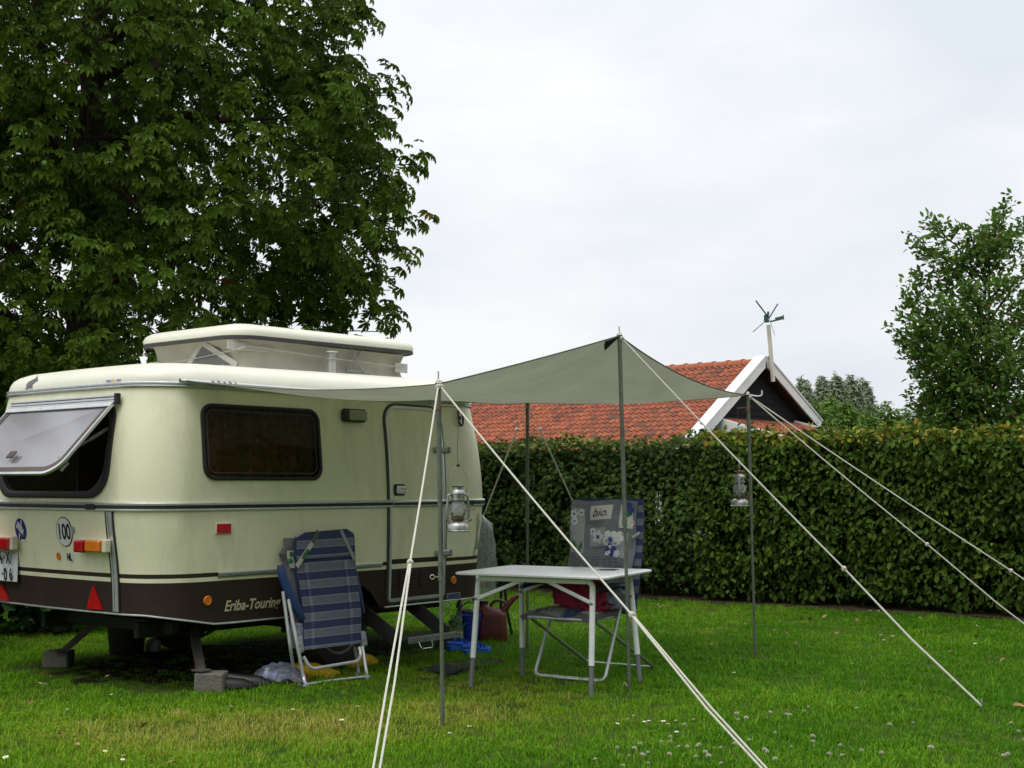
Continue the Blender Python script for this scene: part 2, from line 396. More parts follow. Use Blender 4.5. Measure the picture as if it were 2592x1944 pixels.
# ---- grass: blades in tufts, instanced on points
def tuft(name, nb, spread, hmin, hmax, w, seed):
    r = np.random.default_rng(seed); V = []; F = []; A = []
    for i in range(nb):
        a = r.uniform(0, 2 * math.pi); d = spread * math.sqrt(r.uniform()); h = r.uniform(hmin, hmax); ln = r.uniform(.15, .9) * h; th = r.uniform(0, 2 * math.pi)
        b = np.array([d * math.cos(a), d * math.sin(a), -.004]); sdv = np.array([math.cos(th + 1.57), math.sin(th + 1.57), 0]) * w * r.uniform(.7, 1.3) / 2
        lean = np.array([math.cos(th), math.sin(th), 0]) * ln
        k = len(V); V += [b - sdv, b + sdv, b + lean * .35 + [0, 0, h * .6] + sdv * .8, b + lean * .35 + [0, 0, h * .6] - sdv * .8, b + lean + [0, 0, h * (1 - .25 * ln / h)]]
        V.append(V[-1]); F += [(k, k + 1, k + 2, k + 3), (k + 3, k + 2, k + 4, k + 4)]; A += [r.uniform()] * 2
    me = bpy.data.meshes.new(name); F2 = [tuple(dict.fromkeys(f)) for f in F]
    me.from_pydata([tuple(v) for v in V], [], F2); at = me.attributes.new('bv', 'FLOAT', 'FACE'); at.data.foreach_set('value', A)
    return me
def grass_material():
    m, t, p, o = principled('lawn grass blades')
    ai = N(t, 'ShaderNodeAttribute'); ai.attribute_name = 'lv'; ai.attribute_type = 'INSTANCER'
    ab = N(t, 'ShaderNodeAttribute'); ab.attribute_name = 'bv'
    a = N(t, 'ShaderNodeMath', operation='MULTIPLY_ADD'); a.inputs[1].default_value = .42; a.inputs[2].default_value = -.2
    t.links.new(ab.outputs['Fac'], a.inputs[0]); s = N(t, 'ShaderNodeMath', operation='ADD'); t.links.new(a.outputs[0], s.inputs[0]); t.links.new(ai.outputs['Fac'], s.inputs[1])
    r = N(t, 'ShaderNodeValToRGB'); els = r.color_ramp.elements
    for pos, c in ((.0, (.066, .20, .006)), (.25, (.13, .325, .010)), (.48, (.23, .40, .018)), (.68, (.36, .38, .055)), (1., (.56, .45, .16))):
        e = els.new(pos) if pos not in (0., 1.) else els[0 if pos == 0. else len(els) - 1]; e.color = (*c, 1)
    t.links.new(s.outputs[0], r.inputs[0]); t.links.new(r.outputs[0], p.inputs['Base Color'])
    p.inputs['Roughness'].default_value = .6; p.inputs['Specular IOR Level'].default_value = .12
    tr = N(t, 'ShaderNodeBsdfTranslucent'); t.links.new(r.outputs[0], tr.inputs[0]); ms = N(t, 'ShaderNodeMixShader'); ms.inputs[0].default_value = .3
    t.links.new(p.outputs[0], ms.inputs[1]); t.links.new(tr.outputs[0], ms.inputs[2]); t.links.new(ms.outputs[0], o.inputs[0])
    return m
GM = grass_material()
tufts = bpy.data.collections.new('grass_tufts')
for i in range(5):
    me = tuft('grass_tuft', 20, .06, .016, .042, .0038, 40 + i); me.materials.append(GM); tufts.objects.link(bpy.data.objects.new('tuft%d' % i, me))
for i in range(2):
    me = tuft('tall_tuft', 12, .05, .035, .075, .0036, 60 + i); me.materials.append(GM); tufts.objects.link(bpy.data.objects.new('tuft_tall%d' % i, me))
def vnoise(x, y, s, seed=0):
    xi = np.floor(x * s).astype(int); yi = np.floor(y * s).astype(int); fx = x * s - xi; fy = y * s - yi; fx = fx * fx * (3 - 2 * fx); fy = fy * fy * (3 - 2 * fy)
    def h(a, b): return np.mod(np.sin(a * 127.1 + b * 311.7 + seed * 17.3) * 43758.5453, 1.)
    return (h(xi, yi) * (1 - fx) + h(xi + 1, yi) * fx) * (1 - fy) + (h(xi, yi + 1) * (1 - fx) + h(xi + 1, yi + 1) * fx) * fy
pts = []
def band(y0, y1, dens):
    x0 = -.40 * y1 - 1.3; x1 = .40 * y1 + 1.3; n = int((x1 - x0) * (y1 - y0) * dens)
    q = np.c_[rng.uniform(x0, x1, n), rng.uniform(y0, y1, n)]
    return q[np.abs(q[:, 0]) < .40 * q[:, 1] + 1.3]
for y0, y1, dn in ((4.6, 8, 430), (8, 10.5, 360), (10.5, 13.5, 260), (13.5, 17.5, 170)): pts.append(band(y0, y1, dn))
gp = np.concatenate(pts)
hd = (gp[:, 0] - H0.x) * HN.x + (gp[:, 1] - H0.y) * HN.y
gp = gp[hd > .08 + .2 * vnoise(gp[:, 0], gp[:, 1], 2.2)]
x, y = gp[:, 0], gp[:, 1]
cu = (x - CV_C.x) * CD.x + (y - CV_C.y) * CD.y; cvv = (x - CV_C.x) * CN.x + (y - CV_C.y) * CN.y
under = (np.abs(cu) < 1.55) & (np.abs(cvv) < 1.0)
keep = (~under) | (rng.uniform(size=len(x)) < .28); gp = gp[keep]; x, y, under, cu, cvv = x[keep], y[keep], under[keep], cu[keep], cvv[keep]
nl = .55 * vnoise(x, y, 1.0, 1) + .3 * vnoise(x, y, 3.1, 2) + .15 * vnoise(x, y, 9., 3)
dry = np.exp(-(((x + .5) / 1.25) ** 2 + ((y - 7.35) / .75) ** 2)) * .34 + np.exp(-(((x + 2.2) / 1.2) ** 2 + ((y - 6.9) / .7) ** 2)) * .16 + np.exp(-(((x + .3) / .7) ** 2 + ((y - 8.5) / .5) ** 2)) * .15
lush = np.clip((x - .6) / 1.6, 0, 1) * .10
lv = .20 + (nl - .45) * .6 + dry * 1.25 - lush + rng.normal(0, .05, len(x)) + .35 * (vnoise(x, y, 5.3, 5) > .86) * (vnoise(x, y, 1.7, 6) > .55)
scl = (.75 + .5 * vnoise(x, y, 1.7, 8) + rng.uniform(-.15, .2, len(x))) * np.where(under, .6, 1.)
# worn short patch where feet pass, between table and door
scl *= 1 - .3 * np.exp(-(((x + .3) / .8) ** 2 + ((y - 8.9) / .6) ** 2))
gm = bpy.data.meshes.new('grass'); gm.vertices.add(len(gp)); gm.vertices.foreach_set('co', np.c_[gp, np.zeros(len(gp))].astype(np.float32).ravel())
for nm, ty, val in (('lv', 'FLOAT', np.clip(lv, 0, 1)), ('scl', 'FLOAT', scl), ('rz', 'FLOAT', rng.uniform(0, 6.283, len(gp)))):
    gm.attributes.new(nm, ty, 'POINT').data.foreach_set('value', val.astype(np.float32))
gm.attributes.new('idx', 'INT', 'POINT').data.foreach_set('value', np.where(rng.uniform(size=len(gp)) < .93, rng.integers(0, 5, len(gp)), rng.integers(5, 7, len(gp))).astype(np.int32))
go = link('lawn_grass', gm); tag(go, 'short green lawn grass with dry yellowish patches', 'grass', kind='stuff'); gm.materials.append(GM)
ng = bpy.data.node_groups.new('grass_instances', 'GeometryNodeTree')
ng.interface.new_socket('Geometry', in_out='INPUT', socket_type='NodeSocketGeometry'); ng.interface.new_socket('Geometry', in_out='OUTPUT', socket_type='NodeSocketGeometry')
gi = N(ng, 'NodeGroupInput'); gout = N(ng, 'NodeGroupOutput'); m2p = N(ng, 'GeometryNodeMeshToPoints'); iop = N(ng, 'GeometryNodeInstanceOnPoints')
ci = N(ng, 'GeometryNodeCollectionInfo'); ci.inputs['Collection'].default_value = tufts; ci.inputs['Separate Children'].default_value = True; ci.inputs['Reset Children'].default_value = True
def nattr(nm, ty):
    a = N(ng, 'GeometryNodeInputNamedAttribute', data_type=ty); a.inputs[0].default_value = nm; return a.outputs[0]
cx = N(ng, 'ShaderNodeCombineXYZ'); ng.links.new(nattr('rz', 'FLOAT'), cx.inputs[2])
ng.links.new(gi.outputs[0], m2p.inputs[0]); ng.links.new(m2p.outputs[0], iop.inputs['Points']); ng.links.new(ci.outputs[0], iop.inputs['Instance'])
iop.inputs['Pick Instance'].default_value = True
ng.links.new(nattr('idx', 'INT'), iop.inputs['Instance Index']); ng.links.new(cx.outputs[0], iop.inputs['Rotation']); ng.links.new(nattr('scl', 'FLOAT'), iop.inputs['Scale'])
ng.links.new(iop.outputs[0], gout.inputs[0])
md = go.modifiers.new('grass', 'NODES'); md.node_group = ng
# ------------------------------------------------------------------ leaf shapes
def folded_leaf(L, w, fold=.18, curl=.12):
    v = np.array([[0, 0, 0], [0, L, -curl * L], [-w * .42, L * .3, fold * w], [-w * .5, L * .62, fold * w - curl * .4 * L], [w * .42, L * .3, fold * w], [w * .5, L * .62, fold * w - curl * .4 * L]])
    return v, np.array([[0, 1, 3, 2], [0, 4, 5, 1]])
def maple_leaf(L):
    an = [(-150, .30), (-118, .52), (-88, .34), (-58, .92), (-28, .46), (0, 1.05), (28, .46), (58, .92), (88, .34), (118, .52), (150, .30)]
    v = [[0, .12 * L, 0]]
    for a, r in an:
        t = math.radians(a); v.append([math.sin(t) * r * L * .62, math.cos(t) * r * L * .62 + .35 * L, -.10 * L * r * r])
    v[0] = [0, .35 * L, 0]; n = len(an)
    return np.array(v), np.array([[0, 1 + i, 1 + (i + 1) % n] for i in range(n)])
def palmate_leaf():
    V = []; F = []
    for a, L in ((-118, .62), (-78, .80), (-38, .95), (0, 1.0), (38, .95), (78, .80), (118, .62)):
        t = math.radians(a); lv_, lf = folded_leaf(L * .5, L * .165, .25, .22)
        lv_ = lv_.copy(); w = lv_[:, 0].copy(); ll = lv_[:, 1].copy()
        # obovate: widest near the tip
        w[2] *= .5; w[4] *= .5; w[3] *= 1.2; w[5] *= 1.2; ll[3] *= 1.14; ll[5] *= 1.14
        x_ = w * math.cos(t) + ll * math.sin(t); y_ = -w * math.sin(t) + ll * math.cos(t)
        k = len(V); V += [[x_[i], y_[i], lv_[i, 2] - .30 * (ll[i] / .5) ** 2 * .5] for i in range(6)]; F += (lf + k).tolist()
    return np.array(V), np.array(F)
BEECH = folded_leaf(1., .58); MAPLE = maple_leaf(1.); PALM = palmate_leaf(); OAK = folded_leaf(1., .45, .1, .15); NARROW = folded_leaf(1., .3, .1, .1)
def add_leaf_parts(parent, me_v, mats, P, R, S, name='leaf'):
    """single leaves as parts of their plant, sharing a few meshes"""
    ms = []
    for val in (.14, .22, .30, .36, .46):
        tv, tf = me_v; ms.append(npmesh('leaf', tv, tf, mats, np.full(len(tf), val)))
    inv = rootmat(parent).inverted()
    for i in range(len(P)):
        o = bpy.data.objects.new(name, ms[i % 5]); COL.objects.link(o); o.parent = parent
        m4 = Matrix([[*R[i][0], 0], [*R[i][1], 0], [*R[i][2], 0], [0, 0, 0, 1]]); o.matrix_local = inv @ Matrix.Translation(P[i]) @ m4 @ Matrix.Scale(S[i], 4)
bark_m = mat('rough grey brown bark', (.06, .045, .03), .9, var=.5, vs=18, bump=.9, bs=40, spec=.1, stretch=(1, 1, .25))
# ---- clipped hedges
def hedge(name, t0, t1, tmpl, size, n, ztop, ramp, label, zlow, orange, seed, corekeep=None):
    r = np.random.default_rng(seed); base = H0 + HD * ((t0 + t1) / 2) - HN * .4
    root = thing(name, base, label, 'hedge')
    hdn = np.array(HD); hnn = np.array(HN); o0 = np.array(H0)
    def lump(t, z): return .19 * (vnoise(t, z, 1.3, seed) - .5) + .14 * (vnoise(t, z, 3.7, seed + 1) - .5)
    nf = int(n * .74); nt_ = n - nf
    t = r.uniform(t0, t1, nf); z = ztop * r.uniform(.03, 1., nf) ** .9
    z = np.where((z < zlow + .15 * vnoise(t, t * 0, 2., seed + 3)) & (r.uniform(size=nf) < .85), r.uniform(zlow, ztop, nf), z)
    dep = r.exponential(.095, nf) - .035 + .16 * (vnoise(t, z, 2.9, seed + 20) > .76) * r.uniform(.3, 1, nf)
    P1 = o0 + hdn * t[:, None] + hnn * (lump(t, z) - dep)[:, None]; P1[:, 2] = z
    n1 = hnn * r.uniform(.35, 1.1, nf)[:, None] + r.normal(0, .5, (nf, 3)); n1[:, 2] += .4
    up1 = r.normal(0, .45, (nf, 3)); up1[:, 2] -= .85
    t = r.uniform(t0, t1, nt_); b = r.uniform(0, .85, nt_)
    P2 = o0 + hdn * t[:, None] - hnn * b[:, None]; P2[:, 2] = ztop + .13 * (vnoise(t, b, 1.9, seed + 5) - .5) + r.normal(0, .03, nt_) + np.where(r.uniform(size=nt_) < .07, r.uniform(.02, .12, nt_), 0)
    n2 = r.normal(0, .5, (nt_, 3)); n2[:, 2] += .8; up2 = r.normal(0, 1, (nt_, 3)); up2[:, 2] += .5
    if corekeep:                      # thin stretch: leaves on the far face too
        kb = 1500; tb_ = r.uniform(-.6, .8, kb); ib = r.choice(nf, kb, replace=False); P1[ib] = o0 + hdn * tb_[:, None] - hnn * r.uniform(.35, .8, kb)[:, None]; P1[ib, 2] = r.uniform(.1, ztop, kb); dep[ib] = 1.
    P = np.concatenate([P1, P2]); nn = np.concatenate([n1, n2]); uu = np.concatenate([up1, up2]); S = size * r.uniform(.45, 1.25, n)
    lvv = np.clip(r.normal(.27, .10, n), 0, .5)
    patch = vnoise(P[:, 0] * .8 + P[:, 1], P[:, 2], 1.8, seed + 9)
    lvv += .26 * (patch - .45)
    q_ = r.uniform(size=n) < .005; lvv[q_] = r.uniform(.5, .68, q_.sum())
    hi = P[:, 2] > ztop - .02 - .05 * patch
    tip = hi & (r.uniform(size=n) < orange * (.4 + patch)); lvv[tip] = r.uniform(.68, 1., tip.sum())
    lvv[hi & ~tip] += .12
    R = frames(nn, uu)
    front = np.where((np.arange(n) < nf))[0]; dep_all = np.concatenate([dep, np.full(nt_, 9.)])
    vis = front[(dep_all[front] < .0) & (P[front, 0] / P[front, 1] < .42) & (P[front, 0] / P[front, 1] > -.06)]
    pick = vis[np.argsort(-S[vis])][:280]
    lm = leafmat(name + ' leaves', ramp, trans=.25, rough=.5, spec=.28)
    mask = np.ones(n, bool); mask[pick] = False
    V, F = scatter(tmpl[0], tmpl[1], P[mask], R[mask], S[mask])
    me = npmesh('foliage', V - np.array(base), F, lm, np.repeat(np.clip(lvv[mask], 0, 1), len(tmpl[1])))
    tag(link('foliage', me, root), kind='stuff')
    add_leaf_parts(root, tmpl, lm, P[pick], R[pick], S[pick])
    # stems and inner branches
    st = MB()
    for k in range(int((t1 - t0) * 5)):
        tt = t0 + (k + r.uniform(.1, .9)) / 5; q = H0 + HD * tt - HN * r.uniform(.12, .5)
        lean = HD * r.uniform(-.2, .2) + HN * r.uniform(-.1, .12)
        st.tube([q, q + lean * .4 + UP * .5, q + lean * .8 + UP * 1.1, q + lean + UP * (ztop - .15)], [.016, .013, .009, .004], 5)
        for j in range(5):
            zz = r.uniform(.25, 1.6); a = q + lean * (zz / 1.9) + UP * zz
            st.tube([a, a + HD * r.uniform(-.3, .3) + HN * r.uniform(.0, .3) + UP * r.uniform(.05, .3)], [.006, .002], 4)
    st.build('stem', bark_m, root)
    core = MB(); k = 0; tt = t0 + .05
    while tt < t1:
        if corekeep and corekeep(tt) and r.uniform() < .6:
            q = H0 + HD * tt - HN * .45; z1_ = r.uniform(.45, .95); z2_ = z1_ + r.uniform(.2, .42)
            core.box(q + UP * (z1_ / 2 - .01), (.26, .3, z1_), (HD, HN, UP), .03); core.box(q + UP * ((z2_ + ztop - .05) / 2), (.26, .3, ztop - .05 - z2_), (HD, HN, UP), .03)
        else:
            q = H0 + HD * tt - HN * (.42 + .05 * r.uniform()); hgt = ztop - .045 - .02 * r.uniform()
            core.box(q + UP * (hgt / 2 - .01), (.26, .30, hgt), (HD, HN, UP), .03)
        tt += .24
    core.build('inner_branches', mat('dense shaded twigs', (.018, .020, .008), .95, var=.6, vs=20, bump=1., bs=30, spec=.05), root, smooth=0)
    return root
MAPLE_R = [(.019, .038, .009), (.046, .087, .018), (.080, .144, .031), (.13, .21, .035), (.27, .29, .06), (.33, .24, .07)]
BEECH_R = [(.020, .040, .006), (.048, .090, .011), (.080, .146, .017), (.14, .21, .022), (.32, .30, .04), (.44, .28, .06)]
hedge('field_maple_hedge', -6.2, .75, MAPLE, .074, 22000, 1.785, MAPLE_R, 'clipped hedge of small lobed maple leaves between the caravan and the awning', .16, .35, 101,
      corekeep=lambda t: -.45 < t < .62)
hedge('beech_hedge', .35, 7.6, BEECH, .078, 27000, 1.81, BEECH_R, 'clipped beech hedge of oval leaves with orange dry tips along its top', .08, .36, 202)
# dry clippings heap at the hedge foot
cl = MB(); q0 = G(1812, 1512)
for k in range(240):
    a = q0 + HD * rnd.gauss(0, .26) + HN * rnd.gauss(0, .10); z = max(.01, .15 * math.exp(-((a - q0).length / .3) ** 2) * rnd.random() + .015); th = rnd.uniform(-.6, .6); L = rnd.uniform(.08, .3)
    d_ = (HD * math.cos(th) + HN * math.sin(th)) * L
    cl.tube([a + UP * z, a + d_ * .5 + UP * (z + rnd.uniform(.0, .05)), a + d_ + UP * max(.005, z - .02 + rnd.uniform(-.03, .03))], .003, 3)
cl.build('dry_clippings', mat('straw coloured clippings', (.20, .14, .06), .9, var=.5, vs=40), None, 0, label='straw coloured heap of dry clippings at the foot of the hedge', cat='clippings', kind='stuff')
# ------------------------------------------------------------------ barn behind the hedge
BN = Vector((.750, -.661, 0)); BD = Vector((.661, .750, 0))
AP = atY(1935, 906, 34.0)
GL = onplane(1775, 1092, AP, BN); GR = onplane(2074, 1070, AP, BN)
barn = thing('barn', AP - UP * AP.z - BN * 5, 'small black weatherboarded barn with orange tiled roof behind the hedge', 'barn')
RD = -BN                                                       # along the ridge, away
sl_l = (GL - AP).normalized(); sl_r = (GR - AP).normalized()
RL = 15.; SLN = 4.9                                           # ridge length, slope length
whitep = mat('white painted boards', (.74, .75, .75), .45, var=.08, vs=5, dirt_shade=((.45, .47, .42), .5, 3.))
blackb = mat('black tarred weatherboard', (.012, .012, .013), .75, spec=.15, var=.4, vs=9, bump=.3, bs=60, stretch=(1, 1, 6))
wallm = mat('white rendered wall', (.72, .72, .70), .85, var=.08, vs=3, bump=.3, bs=90)
tile_m = [mat('clay tile %d' % i, tuple(x_ * 1.12 for x_ in c), .8, var=.3, vs=7, bump=.3, bs=120, spec=.25, dirt_shade=(dc, .6, 2.2)) for i, (c, dc) in enumerate((
    ((.30, .090, .048), (.15, .075, .045)), ((.23, .078, .046), (.11, .08, .055)), ((.34, .108, .054), (.18, .085, .05)), ((.17, .072, .048), (.09, .08, .055))))]
def slope_deck(name, s, par, wdt=RL):
    d = MB(); nrm = s.cross(RD).normalized()
    if nrm.z < 0: nrm = -nrm
    a = AP + BN * .02 - nrm * .14
    d.prism([a, a + RD * wdt, a + RD * wdt + s * SLN, a + s * SLN], -nrm * .08); return d.build(name, mat('roof underlay', (.012, .012, .012), .9), par, 0), nrm
roof, nl_ = slope_deck('roof', sl_l, barn); slope_deck('far_roof', sl_r, barn)
# pan tiles
TW, TL = .186, .222
prof = [(x_ * .91, z_ * .95) for x_, z_ in ((0, .040), (.022, .052), (.048, .044), (.085, .012), (.125, .0), (.170, .008), (.205, .034), (.228, .050))]
tv = []; tf = []
for yy, dz in ((0, 0.), (-.27, .0)):
    tv += [(x_, yy, z_ + dz) for x_, z_ in prof]
k = len(prof); tv += [(x_, -.265, z_ - .034) for x_, z_ in prof]
tf = [(i, i + 1, k + i + 1, k + i) for i in range(k - 1)] + [(k + i, k + i + 1, 2 * k + i + 1, 2 * k + i) for i in range(k - 1)]
tmesh = []
for mi in range(4):
    me = bpy.data.meshes.new('tile'); me.from_pydata(tv, [], tf); me.materials.append(tile_m[mi]); me.polygons.foreach_set('use_smooth', [True] * len(me.polygons)); me.set_sharp_from_angle(angle=math.radians(50)); tmesh.append(me)
cells = []
ncol = int(RL / TW); nrow = int(SLN / TL)
for r_ in range(nrow):
    for c_ in range(ncol): cells.append((r_, c_))
def tile_mat4(org, along, down, nrm, r_, c_, tw=TW, tl=TL):
    p = org + along * (c_ * tw) + down * (r_ * tl) + nrm * (.012 + rnd.uniform(-.004, .004))
    tilt = math.radians(6.5) + rnd.gauss(0, .006); y_ = (-down * math.cos(tilt) - nrm * math.sin(tilt)); z_ = (nrm * math.cos(tilt) - down * math.sin(tilt)); x_ = along
    x_ = (x_ + down * rnd.gauss(0, .012)).normalized()
    m4 = Matrix((( x_.x, y_.x, z_.x, 0), (x_.y, y_.y, z_.y, 0), (x_.z, y_.z, z_.z, 0), (0, 0, 0, 1)))
    return Matrix.Translation(p) @ m4
org = AP + RD * .25 + sl_l * .08 - nl_ * .085
vis = []; rest = []
def cell_key(rc):
    q = org + RD * (rc[1] * TW) + sl_l * (rc[0] * TL + .2); zpx = 1228 - FPX * (q.z - EYE) / q.y; return q.y + (100 if zpx > 1112 else 0)
cells.sort(key=cell_key); vis, rest = cells[:296], cells[296:]
def rand_tile(): return rnd.choices((0, 1, 2, 3), (5, 3, 4, 1.6))[0]
inv = rootmat(roof).inverted()
for (r_, c_) in vis:
    o = bpy.data.objects.new('tile', tmesh[rand_tile()]); COL.objects.link(o); o.parent = roof; o.matrix_local = inv @ tile_mat4(org, RD, sl_l, nl_, r_, c_)
rm = MB()
for (r_, c_) in rest:
    m4 = tile_mat4(org, RD, sl_l, nl_, r_, c_); rm.add([m4 @ Vector(v) for v in tv], tf, rand_tile())
tag(rm.build('roof_tiles', tile_m, roof, 50), kind='stuff')
# ridge tiles
rid = MB()
rp_ = [(math.cos(math.pi * i / 8) * .16, math.sin(math.pi * i / 8) * .14) for i in range(9)]
for end, scl_ in ((0, 1.), (.41, 1.), (.41, 1.16), (.48, 1.16)): rid.v += [Vector((x_ * scl_, end, z_ * scl_)) for x_, z_ in rp_]
rid.f = [(9 * j + i, 9 * j + i + 1, 9 * (j + 1) + i + 1, 9 * (j + 1) + i) for j in range(3) for i in range(8)]; rid.mi = [0] * len(rid.f)
rme = rid.mesh('ridge_tile', tile_m[2], None, 50)
X_ = BD; k = 0
while k * .45 < RL - .4:
    p = AP + RD * (.2 + k * .45) + UP * (-.15 + rnd.uniform(-.004, .004)); o = bpy.data.objects.new('ridge_tile', rme); COL.objects.link(o); o.parent = roof
    o.matrix_local = inv @ (Matrix.Translation(p) @ Matrix(((X_.x, RD.x, 0, 0), (X_.y, RD.y, 0, 0), (0, 0, 1, 0), (0, 0, 0, 1)))); k += 1
# verge boards with capping
for s, nm in ((sl_l, 'left'), (sl_r, 'right')):
    nrm = s.cross(RD).normalized(); nrm = nrm if nrm.z > 0 else -nrm
    L = 4.7 if nm == 'left' else (GR - AP).length; b = MB(); a = AP + nrm * .04 + s * .02
    b.prism([a + BN * .005, a + s * L + BN * .005, a + s * (L - .02) - nrm * .23 + BN * .005, a - nrm * .23 + s * .18 + BN * .005], BN * .06); bb = b.build('barge_board', whitep, barn, 0)
    c = MB(); a2 = a + nrm * .012; c.prism([a2 - BN * .24, a2 + BN * .09, a2 + s * (L + .01) + BN * .09, a2 + s * (L + .01) - BN * .24], nrm * .04); c.build('verge_capping', whitep, bb, 0)
# gable boards
gp0 = AP - BN * .25
sl_lz = (GL - AP).z / (GL - AP).dot(BD); sl_rz = (GR - AP).z / (GR - AP).dot(BD)
zb = GL.z - 1.4; kk = 0
while zb < AP.z - .3:
    zt = zb + .19; h_ = AP.z - .12
    lft = (zt - h_) / sl_lz; rgt = (zt - h_) / sl_rz; lb = (zb - h_) / sl_lz; rb = (zb - h_) / sl_rz
    lb, lft = max(lb, -3.8), max(lft, -3.8); rb, rgt = min(rb, 3.5), min(rgt, 3.5)
    f0 = gp0 - UP * AP.z; brd = MB()
    brd.prism([f0 + BD * lb + UP * zb + BN * .028, f0 + BD * rb + UP * zb + BN * .028, f0 + BD * rgt + UP * zt + BN * .010, f0 + BD * lft + UP * zt + BN * .010], -BN * .02)
    brd.build('gable_board', blackb, barn, 0); zb += .172; kk += 1
w = MB(); q = AP - UP * AP.z - BN * .30
zl, zr = AP.z - .35 + 3.4 * -abs(sl_lz), AP.z - .35 + 3.2 * -abs(sl_rz)
w.prism([q - BD * 3.4, q + BD * 3.2, q + BD * 3.2 + UP * zr, q + UP * (AP.z - .35), q - BD * 3.4 + UP * zl], RD * (RL - .8)); w.build('wall', wallm, barn, 0)
# lean-to in front of the gable
LA = onplane(1812, 1072, AP - BN * .2, BN); LB = onplane(2010, 1066, AP - BN * .2, BN); LB.z = LA.z = (LA.z + LB.z) / 2
pn = BD; LE = onplane(1992, 1112, LA, pn); out = (LE - LA); out = (out - BD * out.dot(BD)).normalized(); LL = 3.9
lt = MB(); ln_ = BD.cross(out).normalized(); ln_ = ln_ if ln_.z > 0 else -ln_
lt.prism([LA, LB, LB + out * LL, LA + out * LL], -ln_ * .06); lroof = lt.build('lean_to_roof', mat('lean-to deck', (.05, .04, .03), .9), barn, 0)
lm = MB()
for r_ in range(int(LL / TL)):
    for c_ in range(int((LB - LA).length / TW)):
        m4 = tile_mat4(LA + BD * .02, BD, out, ln_, r_, c_); lm.add([m4 @ Vector(v) for v in tv], tf, rand_tile())
tag(lm.build('roof_tiles', tile_m, lroof, 50), kind='stuff')
for P_, nm in ((LA, 'l'), (LB, 'r')):
    b = MB(); hgt = .30 if nm == 'l' else .10; c = P_ + out * (LL / 2) + ln_ * (-.08 if nm == 'l' else .07)
    b.box(c + BD * (-.04 if nm == 'l' else .03), (LL + .05, .07, hgt), (out, BD, ln_), .006); b.build('verge_board', whitep, lroof, 0)
w2 = MB(); eo = out * (LL - .15); w2.prism([LA + UP * -LA.z, LB + UP * -LB.z, LB - UP * .12, LA - UP * .12], Vector((eo.x, eo.y, 0))); 
for i in (6, 7): w2.v[i] = w2.v[i] + UP * (eo.z)
w2.build('lean_to_wall', blackb, barn, 0)
# whirligig on the gable top
PT = onplane(1945, 822, AP + BN * .15, BN); PBm = onplane(1957, 966, AP + BN * .15, BN)
wg = thing('whirligig', PBm, 'green four armed whirligig on a pale post at the barn gable', 'weather vane')
b = MB(); up_ = (PT - PBm).normalized(); sd_ = up_.cross(BN).normalized()
b.box((PT + PBm) / 2, (.11, .07, (PT - PBm).length), (sd_, BN, up_), .006); b.build('post', mat('bare pale wood post', (.68, .65, .58), .7, var=.15, vs=10), wg)
grn = mat('dark green paint', (.015, .07, .045), .45, var=.2)
hubp = onplane(1938, 806, AP + BN * .24, BN); b = MB(); b.box(hubp + BD * .05, (.11, .11, .2), (BD, BN, UP), .01); b.box(hubp + BD * .13 + UP * .08, (.07, .05, .24), (BD, BN, UP), .02); b.build('head', grn, wg)
b = MB(); b.box(hubp + BD * .05 + UP * .01 + BN * .058, (.07, .005, .12), (BD, BN, UP)); b.build('white_panel', whitep, wg)
for e in ((1913, 761), (1969, 769), (1906, 840), (1961, 848)):
    ep = onplane(*e, hubp + BN * .10, BN); h2 = hubp + BN * .10; dr = (ep - h2).normalized(); sdv = dr.cross(BN); b = MB(); b.box((ep + h2) / 2, ((ep - h2).length, .034, .008), (dr, (sdv + BN * .8).normalized(), dr.cross((sdv + BN * .8).normalized())), 0); b.build('blade', grn, wg)
tl0 = onplane(1950, 814, AP + BN * .24, BN); tl1 = onplane(1983, 806, AP + BN * .24, BN); b = MB(); dr = (tl1 - tl0).normalized(); b.box((tl0 + tl1) / 2, ((tl1 - tl0).length, .018, .045), (dr, BN, dr.cross(BN)), 0)
b.box((tl0 + tl1 * 2) / 3 + UP * .05, ((tl1 - tl0).length * .6, .018, .05), (dr, BN, dr.cross(BN)), .012); b.box(tl1 + UP * .03, (.05, .018, .13), (dr, BN, dr.cross(BN)), .01); b.build('tail', grn, wg)
# ================================================================== trees
def limb(b, a, e, r0, r1, n=5, wob=.12, ns=7):
    a, e = Vector(a), Vector(e); L = (e - a).length; pts = []
    for i in range(n + 1):
        t = i / n; j = Vector((rnd.gauss(0, wob), rnd.gauss(0, wob), rnd.gauss(0, wob * .6))) * (L * .12) * (0 if i in (0, n) else 1)
        pts.append(a.lerp(e, t) + j + UP * (L * .06 * math.sin(math.pi * t)))
    b.tube(pts, [r0 + (r1 - r0) * (i / n) for i in range(n + 1)], ns); return pts
